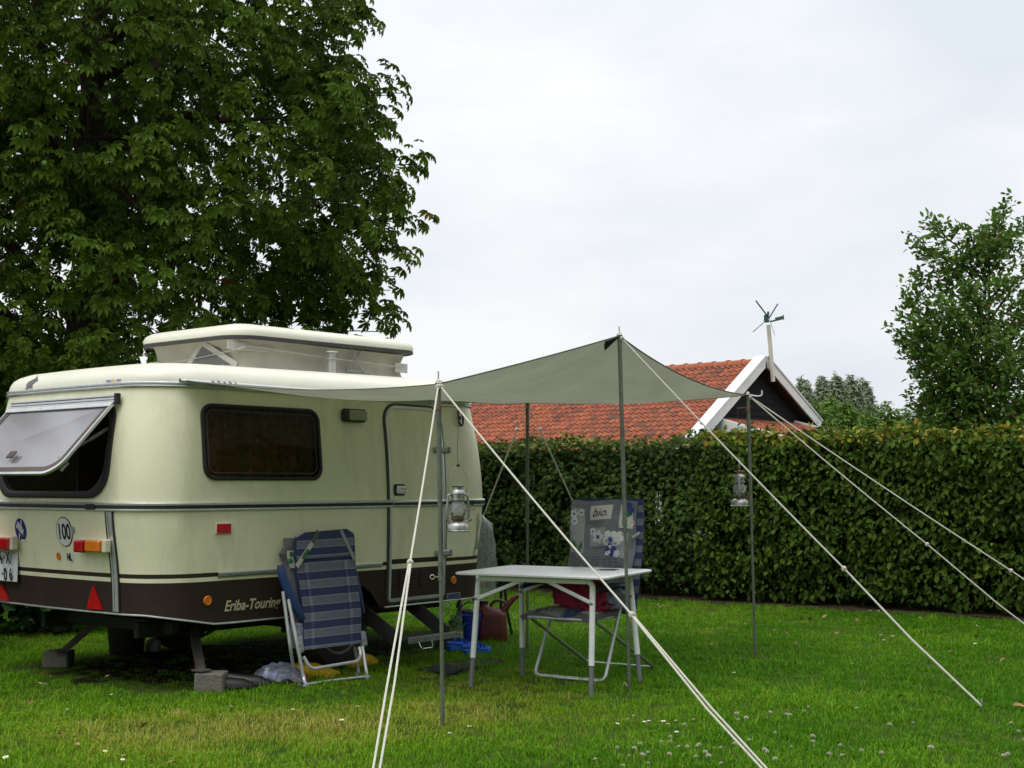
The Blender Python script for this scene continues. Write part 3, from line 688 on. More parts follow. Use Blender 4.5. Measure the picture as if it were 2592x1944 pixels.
# ---- horse chestnut behind the caravan
CH = np.array([-5.25, 15.4, 5.7]); CR = np.array([4.05, 3.7, 4.5])
ch = thing('horse_chestnut_tree', (CH[0], CH[1], 0), 'large dark horse chestnut tree towering behind the caravan', 'tree')
r = np.random.default_rng(5)
def crown_points(n, lo, hi):
    out = []
    while len(out) < n:
        d_ = r.normal(size=3); d_ /= np.linalg.norm(d_); p_ = 2.7
        rad = (np.abs(d_) ** p_).sum() ** (-1 / p_)
        f = r.uniform(lo ** 2, hi ** 2) ** .5; q = CH + CR * d_ * rad * f
        bump = 1 + .10 * math.sin(q[2] * 2.1 + q[0]) + .06 * math.sin(q[2] * 4.7 + q[1] * 2)
        q = CH + CR * d_ * rad * f * bump
        dpt = q[1] * cp_ + (q[2] - EYE) * sp_; qx = 1296 + FPX * q[0] / dpt; qy = 972 - FPX * (-q[1] * sp_ + (q[2] - EYE) * cp_) / dpt
        lim = np.interp(qy, [-600, 0, 47, 117, 234, 328, 410, 550, 633, 726, 843, 1100], [820, 925, 945, 890, 1005, 985, 1040, 1035, 1030, 985, 975, 960]) - 25 + r.uniform(-25, 12)
        if q[2] > 1.2 and qx < lim: out.append((q, d_))
    return out
cps = crown_points(4600, .74, 1.0) + crown_points(1100, .2, .8)
twigs = []
for px, py in ((1078, 415), (1062, 425), (1064, 552), (1048, 560), (1058, 640), (1040, 236), (1012, 240), (972, 47), (955, 40), (1000, 330), (1005, 735), (1000, 800), (985, 840), (1020, 300), (930, 20), (1030, 480), (1020, 700)):
    q = np.array(atY(px - 18, py, 15.0 + r.uniform(-.5, .5))); twigs.append(q); cps.append((q, np.array([1., -.3, 0]))); cps.append((q + r.normal(0, .12, 3), np.array([1., -.3, 0.2])))
for _ in range(260): q = np.array([r.uniform(-8.2, -2.6), r.uniform(11.9, 13.2), r.uniform(1.9, 4.2)]); cps.append((q, np.array([.1, -.9, .1])))
P = []; Nn = []; U = []; Sz = []; LV = []
for q, d_ in cps:
    ax = d_ * .8 + np.array([0, 0, .35]) + r.normal(0, .3, 3); ax /= np.linalg.norm(ax); s1 = np.cross(ax, [0, 0, 1.]); s1 /= max(np.linalg.norm(s1), 1e-6); s2 = np.cross(ax, s1)
    k = int(r.integers(4, 8)); a0 = r.uniform(0, 6.28); tone = np.clip(r.normal(.34, .18), 0, .8)
    for j in range(k):
        a = a0 + j * 6.283 / k + r.normal(0, .2); rd_ = s1 * math.cos(a) + s2 * math.sin(a)
        P.append(q + rd_ * r.uniform(.06, .15) + ax * r.uniform(-.08, .08)); dirn = rd_ + ax * r.uniform(.0, .5) + np.array([0, 0, -r.uniform(.15, .9)])
        nn = ax * .7 + rd_ * .35 + np.array([0, 0, .55]) + r.normal(0, .2, 3); Nn.append(nn); U.append(dirn); Sz.append(r.uniform(.15, .27)); LV.append(np.clip(tone + r.normal(0, .07), 0, 1))
P, Nn, U, Sz, LV = map(np.array, (P, Nn, U, Sz, LV)); LV[r.uniform(size=len(LV)) < .002] = .97
R = frames(Nn, U)
CHM = leafmat('horse chestnut leaves', [(.036, .062, .007), (.072, .128, .013), (.115, .200, .020), (.18, .27, .028), (.24, .10, .035)], trans=.28, rough=.4, spec=.4, pos=[0, .25, .55, .85, .97])
score = (P[:, 1] + np.maximum(0, np.abs(P[:, 0] + 3.2) - 2.6) * 3 + np.maximum(0, np.abs(P[:, 2] - 4.4) - 2.2) * 4); pick = np.argsort(score)[:290]
mask = np.ones(len(P), bool); mask[pick] = False
Vv, Ff = scatter(PALM[0], PALM[1], P[mask], R[mask], Sz[mask])
crown = tag(link('crown', npmesh('crown', Vv - np.array(ch.location), Ff, CHM, np.repeat(LV[mask], len(PALM[1]))), ch), kind='stuff')
add_leaf_parts(ch, PALM, CHM, P[pick], R[pick], Sz[pick])
b = MB(); limb(b, (CH[0], CH[1], -.1), (CH[0] + .2, CH[1], 3.2), .34, .24, 6, .05, 12); b.build('trunk', bark_m, ch)
fork = Vector((CH[0] + .2, CH[1], 3.1)); b = MB()
for i in range(26):
    q, d_ = cps[int(r.integers(0, 4600))]; e = Vector(q) * .92 + Vector(CH) * .08; st = fork + Vector((0, 0, r.uniform(-1.2, 3.2))); pts_ = limb(b, st, e, .085, .012, 7, .25)
    for k in (3, 5, 6):
        q2 = cps[int(r.integers(0, 4600))][0]; v = (Vector(q2) - pts_[k]); limb(b, pts_[k], pts_[k] + v.normalized() * min(1.5, v.length), .022, .005, 4, .25, 5)
limb(b, fork, fork + Vector((.1, 0, 6)), .2, .03, 8, .1, 9)
for q in twigs: limb(b, Vector(q) + Vector((-1.5, .5, -.15)), q, .014, .005, 4, .2, 5)
b.build('branch', bark_m, ch)
cb = MB()
for i in range(60):
    q = cps[int(r.integers(0, 4600))][0]; cb.ball(Vector(q) + Vector((0, -.1, -.08)), .028, 6)
tag(cb.build('conker_husk', mat('pale green spiky husk', (.16, .26, .05), .6, var=.2), ch), kind='stuff')
# ---- generic leafy crown
def leafy(name, base, label, cat, blobs, n, leaf, size, ramp, group=None, trunk=None, trans=.25, seed=1, shell=.55, branches=14, tr=(.08, .03), dens_low=0.):
    r = np.random.default_rng(seed); root = thing(name, base, label, cat, group); base = np.array(base)
    wts = np.array([b_[1][0] * b_[1][1] * b_[1][2] for b_ in blobs]) ** .75; wts /= wts.sum(); P = []; Nv = []
    which = r.choice(len(blobs), n, p=wts)
    for k, (c, rad) in enumerate(blobs):
        m = (which == k).sum(); d_ = r.normal(size=(m, 3)); d_ /= np.linalg.norm(d_, axis=1, keepdims=True)
        f = r.uniform(shell ** 3, 1, m) ** (1 / 3); f *= 1 + .16 * np.sin(d_[:, 0] * 7 + k) * np.sin(d_[:, 2] * 8 + 2 * k)
        P.append(base + np.array(c) + d_ * np.array(rad) * f[:, None]); Nv.append(d_ + r.normal(0, .5, (m, 3)) + [0, 0, .5])
    P = np.concatenate(P); Nv = np.concatenate(Nv); U = r.normal(0, 1, P.shape) + [0, 0, -.3]; S = size * r.uniform(.6, 1.3, len(P))
    lv = np.clip(r.normal(.4, .16, len(P)) + .25 * (vnoise(P[:, 0] * 1.3 + P[:, 1], P[:, 2] * 1.3, 1.2, seed) - .5), 0, 1)
    V_, F_ = scatter(leaf[0], leaf[1], P, frames(Nv, U), S)
    tag(link('crown', npmesh('crown', V_ - base, F_, leafmat(name + ' leaves', ramp, trans=trans), np.repeat(lv, len(leaf[1]))), root), kind='stuff')
    b = MB(); top = max(c[2] for c, _ in blobs); B = Vector(base)
    b.tube([B + UP * -.1, B + Vector((.02, 0, top * .4)), B + Vector((0, .03, top * .8)), B + UP * top], [tr[0], tr[0] * .85, tr[0] * .6, tr[1]], 8); b.build('trunk', bark_m, root)
    b = MB()
    for i in range(branches):
        c, rad = blobs[int(r.integers(0, len(blobs)))]; e = B + Vector(c) + Vector((r.normal() * rad[0] * .5, r.normal() * rad[1] * .5, r.uniform(-.2, .7) * rad[2])); st = B + UP * r.uniform(.3 * top, .8 * top)
        limb(b, st, e, tr[0] * .35, tr[0] * .07, 5, .2, 5)
    b.build('branch', bark_m, root); return root
# ---- young oak beyond the hedge: leafy shoots on rising branches
ob = Vector((8.85, 24.2, 0)); oak = thing('young_oak_tree', ob, 'young oak tree with upright leafy shoots beyond the hedge', 'tree')
r = np.random.default_rng(23); br = MB(); OP = []; OD = []
def oak_branch(a, e, r0, leafy_from=.25):
    pts_ = limb(br, a, e, r0, .006, 8, .14, 5); L = (Vector(e) - Vector(a)).length
    for i in range(int(L * 50)):
        t = r.uniform(leafy_from, 1.03); k = min(int(t * 8), 7); f = t * 8 - k; c = pts_[k].lerp(pts_[min(k + 1, 8)], f)
        w = .21 * (1.12 - t) + .055; q = c + Vector((r.normal() * w, r.normal() * w, r.normal() * w * .75)); OP.append((q, (Vector(e) - Vector(a)).normalized()))
def oak_tip(px, py, dy=0): return atY(px, py, 24.2 + dy)
tips = [(2285, 800, -.3), (2272, 838, .2), (2284, 870, .4), (2305, 735, -.4), (2318, 700, .3), (2322, 600, 0), (2345, 640, .6), (2442, 570, -.2), (2410, 660, .5), (2486, 585, .4), (2545, 515, 0), (2520, 610, -.5), (2600, 560, .3), (2640, 640, -.3), (2680, 720, .2), (2720, 800, -.2), (2700, 900, .3), (2300, 770, .1), (2312, 860, -.6), (2330, 900, .5), (2350, 560, .3), (2470, 640, .3), (2530, 560, -.3), (2660, 960, -.6), (2315, 940, -.5), (2340, 985, .3), (2330, 820, -.9), (2390, 760, -1.0), (2450, 720, -1.1), (2560, 700, -1.0), (2380, 900, -1.1), (2450, 960, -1.2), (2600, 900, -1.1), (2540, 1000, -1.), (2360, 1020, -.3), (2420, 1035, .2), (2590, 1010, .7), (2660, 1010, .2), (2480, 820, 1.1), (2580, 800, 1.), (2400, 860, .9), (2300, 1000, .1), (2620, 740, .8), (2440, 880, -.9), (2520, 850, -1.2), (2500, 940, .9), (2370, 700, .2), (2560, 600, .6), (2640, 830, -.9), (2495, 690, 0), (2480, 770, -.7), (2700, 1000, -.2), (2550, 930, -1.2), (2420, 800, -1.0)]
for px, py, dy in tips:
    e = oak_tip(px, py, dy); z0 = max(1.6, e.z - max(.5, 1.05 * abs(e.x - ob.x) + .25)); oak_branch(ob + UP * min(z0, 5.2), e, .028)
for _ in range(1300):
    d_ = r.normal(size=3); d_ /= np.linalg.norm(d_); OP.append((ob + Vector((d_[0] * 1.25, d_[1] * 1.0, 2.45 + d_[2] * 1.0)) , Vector(d_)))
OPn = np.array([q for q, _ in OP]); k = 3; PP = []; NN = []; UU = []
for q, dv in OP:
    for j in range(3):
        a = r.normal(size=3); PP.append(np.array(q) + r.normal(0, .035, 3)); NN.append(a + [0, 0, 1.0]); UU.append(np.array(dv) + r.normal(0, .8, 3))
PP, NN, UU = map(np.array, (PP, NN, UU)); lv = np.clip(r.normal(.4, .16, len(PP)), 0, .85); lv[r.uniform(size=len(lv)) < .008] = .97
V_, F_ = scatter(OAK[0], OAK[1], PP, frames(NN, UU), r.uniform(.09, .155, len(PP)))
tag(link('crown', npmesh('crown', V_ - np.array(ob), F_, leafmat('oak leaves', [(.035, .07, .014), (.085, .165, .030), (.15, .26, .045), (.23, .35, .065), (.32, .13, .05)], trans=.35, pos=[0, .3, .6, .88, .97]), np.repeat(lv, len(OAK[1]))), oak), kind='stuff')
br.build('branch', bark_m, oak); b = MB(); b.tube([ob + UP * -.1, ob + UP * 1.6, ob + Vector((.04, 0, 3.4)), ob + Vector((.1, 0, 5.6))], [.075, .065, .045, .012], 9); b.build('trunk', bark_m, oak)
# ---- far willows, nearer bushes
WIL = [(.16, .20, .12), (.24, .29, .18), (.31, .37, .24), (.40, .46, .31)]
for i, (px, py, w, Y) in enumerate(((2030, 955, 46, 86), (2078, 950, 50, 88), (2116, 946, 44, 84), (2152, 948, 46, 86), (2182, 956, 44, 90))):
    p = atY(px, py, Y); top = p.z; bx = w / FPX * Y * .8
    leafy('willow_tree', (p.x, Y, 0), ['grey green willow of the far row standing nearest the barn gable', 'grey green willow, second of the far row from the barn gable', 'grey green willow in the middle of the far row behind the barn', 'grey green willow, fourth of the far row from the barn gable', 'grey green willow ending the far row away from the barn'][i], 'tree', [((0, 0, top * .5), (bx * 1.0, bx, top * .36)), ((bx * .2, 0, top * .78), (bx * .72, bx * .7, top * .2)), ((-bx * .35, 0, top * .66), (bx * .6, bx * .6, top * .2)), ((0, 0, top * .92), (bx * .3, bx * .3, top * .085))], 5200, NARROW, .36, WIL, 'willows far behind the barn', seed=300 + i, tr=(.22, .05), branches=8)
LIM = [(.06, .12, .02), (.11, .20, .035), (.17, .28, .05), (.24, .36, .08)]
MID = [(.03, .08, .016), (.07, .16, .028), (.12, .24, .045), (.18, .31, .07)]
DRK = [(.016, .040, .012), (.032, .072, .020), (.055, .11, .030), (.08, .145, .04)]
bushes = [(2066, 1010, 52, 33, LIM, 'bright lime green bush'), (2108, 1000, 42, 34, LIM, 'bright lime green bush'), (2150, 1012, 50, 31, MID, 'mid green bush with pale shoots'), (2195, 1035, 50, 32, MID, 'mid green bush with pale shoots'), (2245, 1012, 60, 33, MID, 'mid green bush with pale shoots'),
          (2300, 1030, 50, 36, DRK, 'dark green bush'), (2360, 1020, 60, 38, DRK, 'dark green bush'), (2440, 1040, 60, 36, DRK, 'dark green bush'), (2575, 1005, 55, 31, LIM, 'bright lime green bush'), (2510, 1045, 55, 36, MID, 'mid green bush with pale shoots'), (2660, 1010, 70, 34, MID, 'mid green bush with pale shoots')]
BL_ = ['bright lime green bush touching the barn verge', 'bright lime green bush, second from the barn, below the willows', 'mid green bush in front of the last willows of the row', 'mid green low bush between the willows and the pale shoot bush', 'mid green bush with pale shoots, widest between barn and oak', 'dark green bush at the edge of the oak crown', 'dark green bush under the open side of the oak crown', 'dark green bush just beside the oak trunk', 'bright lime green bush behind the oak trunk, away from the barn', 'mid green bush right behind the oak trunk', 'mid green bush beyond the oak, farthest from the barn']
where = {'bright lime green bush': ' growing beyond the barn and hedge', 'mid green bush with pale shoots': ' growing beyond the hedge', 'dark green bush': ' below the young oak beyond the hedge'}
for i, (px, py, w, Y, rp2, lab) in enumerate(bushes):
    Y = Y * 1.42; p = atY(px, py, Y); top = p.z; bx = w / FPX * Y
    leafy('bush', (p.x, Y, 0), BL_[i], 'bush', [((0, 0, top * .42), (bx, bx, top * .40)), ((bx * .35, -.1, top * .7), (bx * .45, bx * .5, top * .24)), ((-bx * .35, 0, top * .74), (bx * .42, bx * .5, top * .24)), ((0, .1, top * .88), (bx * .25, bx * .3, top * .13))], 4600, NARROW, .2, rp2, 'bushes beyond the hedge', seed=400 + i, tr=(.05, .02), branches=10)
for i, (px, py, w, Y) in enumerate(((2215, 1062, 40, 105), (2262, 1060, 45, 108), (2320, 1075, 50, 106), (2390, 1068, 60, 110), (2480, 1070, 60, 108), (2570, 1066, 60, 110), (2660, 1060, 70, 108))):
    p = atY(px, py, Y); bx = w / FPX * Y
    leafy('far_tree', (p.x, Y, 0), ['%s dark skyline tree from the willows behind the bushes' % w_ for w_ in ('first', 'second', 'third', 'fourth', 'fifth', 'sixth', 'seventh')][i], 'tree', [((0, 0, p.z * .5), (bx, bx, p.z * .5)), ((bx * .3, 0, p.z * .8), (bx * .5, bx * .5, p.z * .22))], 2200, OAK, .45, DRK, 'far trees on the skyline', seed=500 + i, tr=(.2, .08), branches=5)
# ---- shrubs in the shade behind the caravan
for i, (u, v, w, h) in enumerate(((-1.6, -2.6, .9, 1.5), (-2.9, -2.2, .9, 1.7), (-.2, -2.9, .9, 1.6), (1.1, -3.0, .9, 1.5), (-4.1, -1.9, .9, 1.8))):
    q = cw(u, v, 0)
    leafy('ivy_shrub', (q.x, q.y, 0), ['low dark shrub behind the rear corner of the caravan under the chestnut', 'low dark shrub under the chestnut beyond the rear of the caravan', 'low dark shrub behind the middle of the caravan', 'low dark shrub behind the front end of the caravan', 'low dark shrub under the chestnut, farthest from the caravan'][i], 'shrub', [((0, 0, h * .42), (w, w * .6, h * .5)), ((.3, 0, h * .7), (w * .5, w * .4, h * .35))], 2600, BEECH, .12, DRK, 'shrubs behind the caravan', seed=600 + i, tr=(.03, .01), branches=8)

# ---- unseen trees, added to cut the low sky light on the door side
for i, (x_, y_, h_, w_) in enumerate(((14, 2, 9, 3.2), (15.5, -5, 10, 3.6), (10, -9, 9, 3.4), (4, -12, 10, 3.6), (-3, -13, 9, 3.4), (17, 8.5, 8, 3.0))):
    leafy('light_block_tree', (x_, y_, 0), ['%s unseen tree from the hedge end, added to block low sky light' % w2_ for w2_ in ('second', 'third', 'fourth', 'fifth', 'sixth', 'first')][i], 'tree', [((0, 0, h_ * .55), (w_, w_, h_ * .42)), ((w_ * .4, 0, h_ * .35), (w_ * .7, w_ * .7, h_ * .3)), ((-w_ * .4, .3, h_ * .38), (w_ * .7, w_ * .7, h_ * .3))], 4200, OAK, .55, MID, 'unseen trees added to block low sky light', seed=700 + i, tr=(.25, .1), branches=10)
# ================================================================== caravan
paint = mat('pale cream caravan paint', (.80, .785, .555), .36, var=.05, vs=2.2, bump=.35, bs=3.5, spec=.4, dirt_shade=((.38, .37, .22), .5, 3.2), stretch=(1.2, 1.2, .4))
roofp = mat('cream white roof paint', (.80, .79, .66), .4, var=.04, vs=2, spec=.4, dirt_shade=((.55, .55, .44), .28, 3.))
brown = mat('dark brown band paint', (.036, .023, .017), .5, var=.15, vs=4, spec=.22, dirt_shade=((.05, .04, .03), .4, 5.))
alu = mat('worn aluminium trim', (.72, .73, .73), .38, metal=.7, var=.12, vs=30)
rubber = mat('black rubber', (.012, .012, .012), .55, var=.2)
dark = mat('dark shaded steel', (.02, .019, .018), .7, var=.4, vs=9, dirt_shade=((.06, .04, .025), .4, 6))
chrome = mat('chromed metal', (.75, .75, .76), .15, metal=1., var=.05)
galv = mat('galvanised grey steel', (.30, .30, .30), .5, metal=.6, var=.25, vs=14)
canvasm = mat('beige pop top canvas', (.70, .67, .56), .9, var=.12, vs=5, bump=.25, bs=25, trans=.35)
mesh_m = mat('grey insect mesh', (.16, .16, .16), .9, var=.1)
whitef = mat('white tape webbing', (.62, .61, .56), .8, var=.1, vs=12, trans=.2)
smoked = glass('smoked brown acrylic', (.55, .46, .36), .04, ior=1.3)
flapgl = glass('weathered tinted acrylic', (.30, .26, .26), .12, ior=1.16, haze=((.25, .235, .245), .62))
inner = mat('brown interior panelling', (.09, .06, .04), .7, var=.3)
curt = mat('brown patterned curtain', (.50, .41, .28), .9, var=.5, vs=26, trans=.3)
redl = mat('red lens plastic', (.50, .008, .012), .2, var=.25, vs=25, spec=.6)
amber = mat('amber lens plastic', (.72, .20, .01), .22, var=.2, vs=25, spec=.6)
creamp = mat('cream lamp housing', (.66, .64, .48), .4, var=.1)
blackp = mat('black print', (.010, .010, .011), .5, var=.1)
whitep2 = mat('white sticker film', (.72, .73, .72), .4, var=.06, vs=8)
bluep = mat('blue sticker film', (.02, .025, .16), .4, var=.15)
ZL = [.40, .744, 1.165, 1.55, 1.936]
AL = [1.575, 1.598, 1.655, 1.637, 1.580]; BL = [1.030, 1.041, 1.042, 1.018, .966]; RR, BE, BS = .313, .054, .03
def herm(z, Y):
    z = min(max(z, ZL[0]), ZL[-1])
    for i in range(len(ZL) - 1):
        if z <= ZL[i + 1] + 1e-9: break
    h = ZL[i + 1] - ZL[i]; t = (z - ZL[i]) / h
    def sl(k):
        if k == 0: return (Y[1] - Y[0]) / (ZL[1] - ZL[0])
        if k == len(ZL) - 1: return (Y[-1] - Y[-2]) / (ZL[-1] - ZL[-2])
        return (Y[k + 1] - Y[k - 1]) / (ZL[k + 1] - ZL[k - 1])
    return (2 * t ** 3 - 3 * t * t + 1) * Y[i] + (t ** 3 - 2 * t * t + t) * h * sl(i) + (-2 * t ** 3 + 3 * t * t) * Y[i + 1] + (t ** 3 - t * t) * h * sl(i + 1)
def fa(z): return herm(z, AL)
def fb(z): return herm(z, BL)
def bow(x, y, a, b):
    u, v = x / a, y / b
    return (x + math.copysign(BE * abs(u) ** 3 * (1 - v * v), x), y + math.copysign(BS * abs(v) ** 3 * (1 - u * u), y))
SIDE_F = sorted(set([round(-1 + k * .08, 3) for k in range(26)] + [round(-.28 + k * .028, 3) for k in range(21)]))
REAR_F = [-1 + k * .125 for k in range(17)]
WIN = dict(u0=-1.262, u1=-.278, z0=1.340, z1=1.820)          # side window opening
RWIN = dict(v0=-.66, v1=.63, z0=1.235, z1=1.80)
fu = lambda u, z: u / (fa(z) - RR)
SIDE_F = [f for f in SIDE_F if abs(f - fu(WIN['u0'], 1.58)) > .03 and abs(f - fu(WIN['u1'], 1.58)) > .03] + [fu(WIN['u0'], 1.58), fu(WIN['u1'], 1.58)]; SIDE_F.sort()
fv = lambda v, z: v / (fb(z) - RR)
REAR_F = [f for f in REAR_F if abs(f - fv(RWIN['v0'], 1.5)) > .03 and abs(f - fv(RWIN['v1'], 1.5)) > .03 and abs(f) <= 1.001]
rw0, rw1 = fv(RWIN['v0'], 1.5), fv(RWIN['v1'], 1.5); REAR_F = sorted(set(REAR_F + [max(-1, rw0), min(1, rw1)]))
NC = 9
def outline(z, off=0.):
    """plan outline, starting on the door side at the rear: list of (u, v)"""
    a, b, r_ = fa(z) + off, fb(z) + off, RR + off; o = []
    for f in SIDE_F: o.append((f * (fa(z) - RR), b))                       # door side, rear to front
    for k in range(1, NC): t = math.radians(90 - 90 * k / NC); o.append((a - r_ + r_ * math.cos(t), b - r_ + r_ * math.sin(t)))
    for f in reversed(REAR_F): o.append((a, f * (fb(z) - RR)))             # front
    for k in range(1, NC): t = math.radians(-90 * k / NC); o.append((a - r_ + r_ * math.cos(t), -b + r_ + r_ * math.sin(t)))
    for f in reversed(SIDE_F): o.append((f * (fa(z) - RR), -b))
    for k in range(1, NC): t = math.radians(-90 - 90 * k / NC); o.append((-a + r_ + r_ * math.cos(t), -b + r_ + r_ * math.sin(t)))
    for f in REAR_F: o.append((-a, f * (fb(z) - RR)))
    for k in range(1, NC): t = math.radians(180 - 90 * k / NC); o.append((-a + r_ + r_ * math.cos(t), b - r_ + r_ * math.sin(t)))
    return [bow(x, y, a, b) for x, y in o]
NS, NR = len(SIDE_F), len(REAR_F)
I_FRONT = NS + NC - 1; I_FAR = I_FRONT + NR + NC - 1; I_REAR = I_FAR + NS + NC - 1
UWH, RARCH = .0, .335
def zbot(u, v):
    z = .415
    if u < -1.15: z += min(1., (-1.15 - u) / .42) * .075
    if abs(v) > .7 and abs(u - UWH) < RARCH: z = max(z, .27 + math.sqrt(RARCH ** 2 - (u - UWH) ** 2))
    return min(z, .672)
def side_pt(u, z, off=0.):
    a, b = fa(z), fb(z); x, y = bow(u, b, a, b); return cw(u, y + off, z)
def side_hit(px, py, off=0.):
    v = 1.04
    for _ in range(6):
        P_ = onplane(px, py, CV_C + CN * (v + off), CN); u = (P_ - CV_C).dot(CD); a, b = fa(P_.z), fb(P_.z); v = bow(u, b, a, b)[1]
    return u, P_.z
def rear_pt(v, z, off=0.):
    a, b = fa(z), fb(z); x, y = bow(-a, v, a, b); return cw(x - off, v, z)
def rear_hit(px, py, off=0.):
    u = -1.65
    for _ in range(6):
        P_ = onplane(px, py, CV_C + CD * (u - off), CD); v = (P_ - CV_C).dot(CN); a, b = fa(P_.z), fb(P_.z); u = bow(-a, v, a, b)[0]
    return v, P_.z
cv = thing('caravan', cw(0, 0, 0), 'cream and brown vintage caravan with raised pop top roof', 'caravan')
zrows = sorted(set([.690, .717, .744, .80, .90, 1.0, 1.10, 1.165, 1.235, WIN['z0'], 1.42, 1.50, 1.58, 1.66, 1.74, 1.80, WIN['z1'], 1.88, 1.936]))
base = outline(.55); rows = []
for k in range(6):
    row = []
    for i, (u, v) in enumerate(base):
        zb_ = zbot(u, v); z = zb_ + (.690 - zb_) * k / 6; q = outline_cache = None
        row.append((i, z))
    rows.append(row)
oc = {}
def opt(i, z):
    kz = round(z, 3)
    if kz not in oc: oc[kz] = outline(kz)
    u, v = oc[kz][i]; return cw(u, v, z)
P3 = [[opt(i, z) for i, z in row] for row in rows] + [[opt(i, z) for i in range(len(base))] for z in zrows]
zlist = [None] * 6 + zrows; K = len(base)
body = MB(); body.v = [p for r_ in P3 for p in r_]
def in_hole(i, j):
    z0, z1 = zlist[j], zlist[j + 1]
    if z0 is None or z1 is None: return None
    if i < NS - 1 and SIDE_F[i] >= fu(WIN['u0'], 1.58) - 1e-6 and SIDE_F[i + 1] <= fu(WIN['u1'], 1.58) + 1e-6 and z0 >= WIN['z0'] - 1e-6 and z1 <= WIN['z1'] + 1e-6: return 's'
    ii = i - I_REAR
    if 0 <= ii < NR - 1 and REAR_F[ii] >= max(-1, rw0) - 1e-6 and REAR_F[ii + 1] <= min(1, rw1) + 1e-6 and z0 >= RWIN['z0'] - 1e-6 and z1 <= RWIN['z1'] + 1e-6: return 'r'
    return None
holes = {'s': [], 'r': []}
for j in range(len(P3) - 1):
    for i in range(K):
        h_ = in_hole(i, j)
        if h_: holes[h_].append((i, j)); continue
        z0 = zlist[j]; m_ = 1 if (z0 is None or abs(z0 - .717) < 1e-4) else 0
        body.f.append((j * K + i, j * K + (i + 1) % K, (j + 1) * K + (i + 1) % K, (j + 1) * K + i)); body.mi.append(m_)
def hole_ring(key, shape_pt, x0, x1, y0, y1, rad, radlow):
    """fill between the square gap in the shell and the rounded opening"""
    cs = holes[key]; i0, i1 = min(c[0] for c in cs), max(c[0] for c in cs) + 1; j0, j1 = min(c[1] for c in cs), max(c[1] for c in cs) + 1
    loop = [(i, j0) for i in range(i0, i1)] + [(i1, j) for j in range(j0, j1)] + [(i, j1) for i in range(i1, i0, -1)] + [(i0, j) for j in range(j1, j0, -1)]
    inn = []
    for (i, j) in loop:
        fx = (i - i0) / (i1 - i0); P_ = P3[j][i] - CV_C
        x = P_.dot(CD) if key == 's' else P_.dot(CN); y = P_.z
        x = min(max(x, x0), x1); y = min(max(y, y0), y1)
        for cx_, sx_ in ((x0, 1), (x1, -1)):
            for cy_, sy_, rr in ((y0, 1, radlow), (y1, -1, rad)):
                qx, qy = cx_ + sx_ * rr, cy_ + sy_ * rr
                if (x - qx) * sx_ < 0 and (y - qy) * sy_ < 0:
                    dx, dy = x - qx, y - qy; L = math.hypot(dx, dy); x, y = qx + dx / L * rr, qy + dy / L * rr
        inn.append((x, y))
    b = len(body.v); body.v += [shape_pt(x, y) for x, y in inn]; n = len(loop)
    for k in range(n):
        a = loop[k][1] * K + loop[k][0]; c = loop[(k + 1) % n][1] * K + loop[(k + 1) % n][0]
        if (body.v[a] - body.v[b + k]).length < 1e-4 and (body.v[c] - body.v[b + (k + 1) % n]).length < 1e-4: continue
        body.f.append((a, c, b + (k + 1) % n, b + k)); body.mi.append(0)
    return inn
hole_ring('s', side_pt, WIN['u0'] + .012, WIN['u1'] - .012, WIN['z0'] + .012, WIN['z1'] - .012, .075, .075)
hole_ring('r', rear_pt, RWIN['v0'] + .012, RWIN['v1'] - .012, RWIN['z0'] + .012, RWIN['z1'] - .012, .10, .19)
body.build('body', [paint, brown], cv, 60, merge=True)
# floor, inside lining
fl = MB(); fl.v = [cw(u * .97, v * .97, .43 + (.06 if u < -1.2 else 0)) for u, v in outline(.5)]; fl.f = [tuple(range(K))]; fl.mi = [0]; fl.build('floor', dark, cv, 0)
ins = MB(); ins.box(cw(.0, -.25, 1.2), (2.7, .02, 1.3), (CD, CN, UP)); ins.box(cw(-.35, .1, .85), (.5, 1.5, .8), (CD, CN, UP)); ins.box(cw(-1.1, -.6, .8), (.8, .5, .6), (CD, CN, UP)); ins.build('interior_furniture', inner, cv, 0)
# roof shell
rf = MB(); to = outline(1.936); rows = []
for s_, dz in ((1., .0), (1.004, .02), (.998, .055), (.982, .092), (.955, .120), (.90, .148), (.80, .172), (.65, .190), (.45, .202), (.2, .208), (.02, .21)):
    rows.append([cw(u * (1 - (1 - s_) * (.72 if abs(u) > 1.2 else .85)), v * s_, 1.945 + dz * (1 + .10 * min(1, max(-1, u / 1.4)))) for u, v in to])
rf.grid(rows, closed=True); rf.build('roof', roofp, cv, 60)
# swept rails
def rail(name, z, prof, m, par=cv, i0=None, i1=None, zf=None):
    b = MB(); rws = []
    for off, dz in prof:
        o = outline(z, off); rws.append([cw(u, v, (zf(u, v) if zf else z) + dz) for u, v in o])
    if i0 is not None: rws = [r_[i0:i1] for r_ in rws]
    b.grid(rws + [rws[0]], closed=i0 is None); return b.build(name, m, par, 45)
rail('roof_rail', 1.940, [(.0, -.018), (.016, -.018), (.022, -.010), (.016, -.003), (.006, 0), (.016, .003), (.022, .010), (.014, .018), (.0, .018)], alu)
bt = rail('belt_trim', 1.165, [(.0, -.028), (.012, -.028), (.018, -.022), (.018, -.014), (.010, -.010), (.010, .006), (.020, .009), (.022, .020), (.012, .028), (.0, .028)], alu)
rail('trim_insert', 1.165, [(.008, -.0125), (.0175, -.0125), (.0175, .0075), (.008, .0075)], rubber, bt)
bi = [k for k in range(K)]
b = MB(); rws = []
o0 = outline(.45)
for off, dz in ((.0, -.005), (.007, -.005), (.009, .0), (.007, .006), (.0, .006)): rws.append([cw(u, v, zbot(u, v) + dz) for u, v in outline(.45, off)])
b.grid(rws + [rws[0]], closed=True)
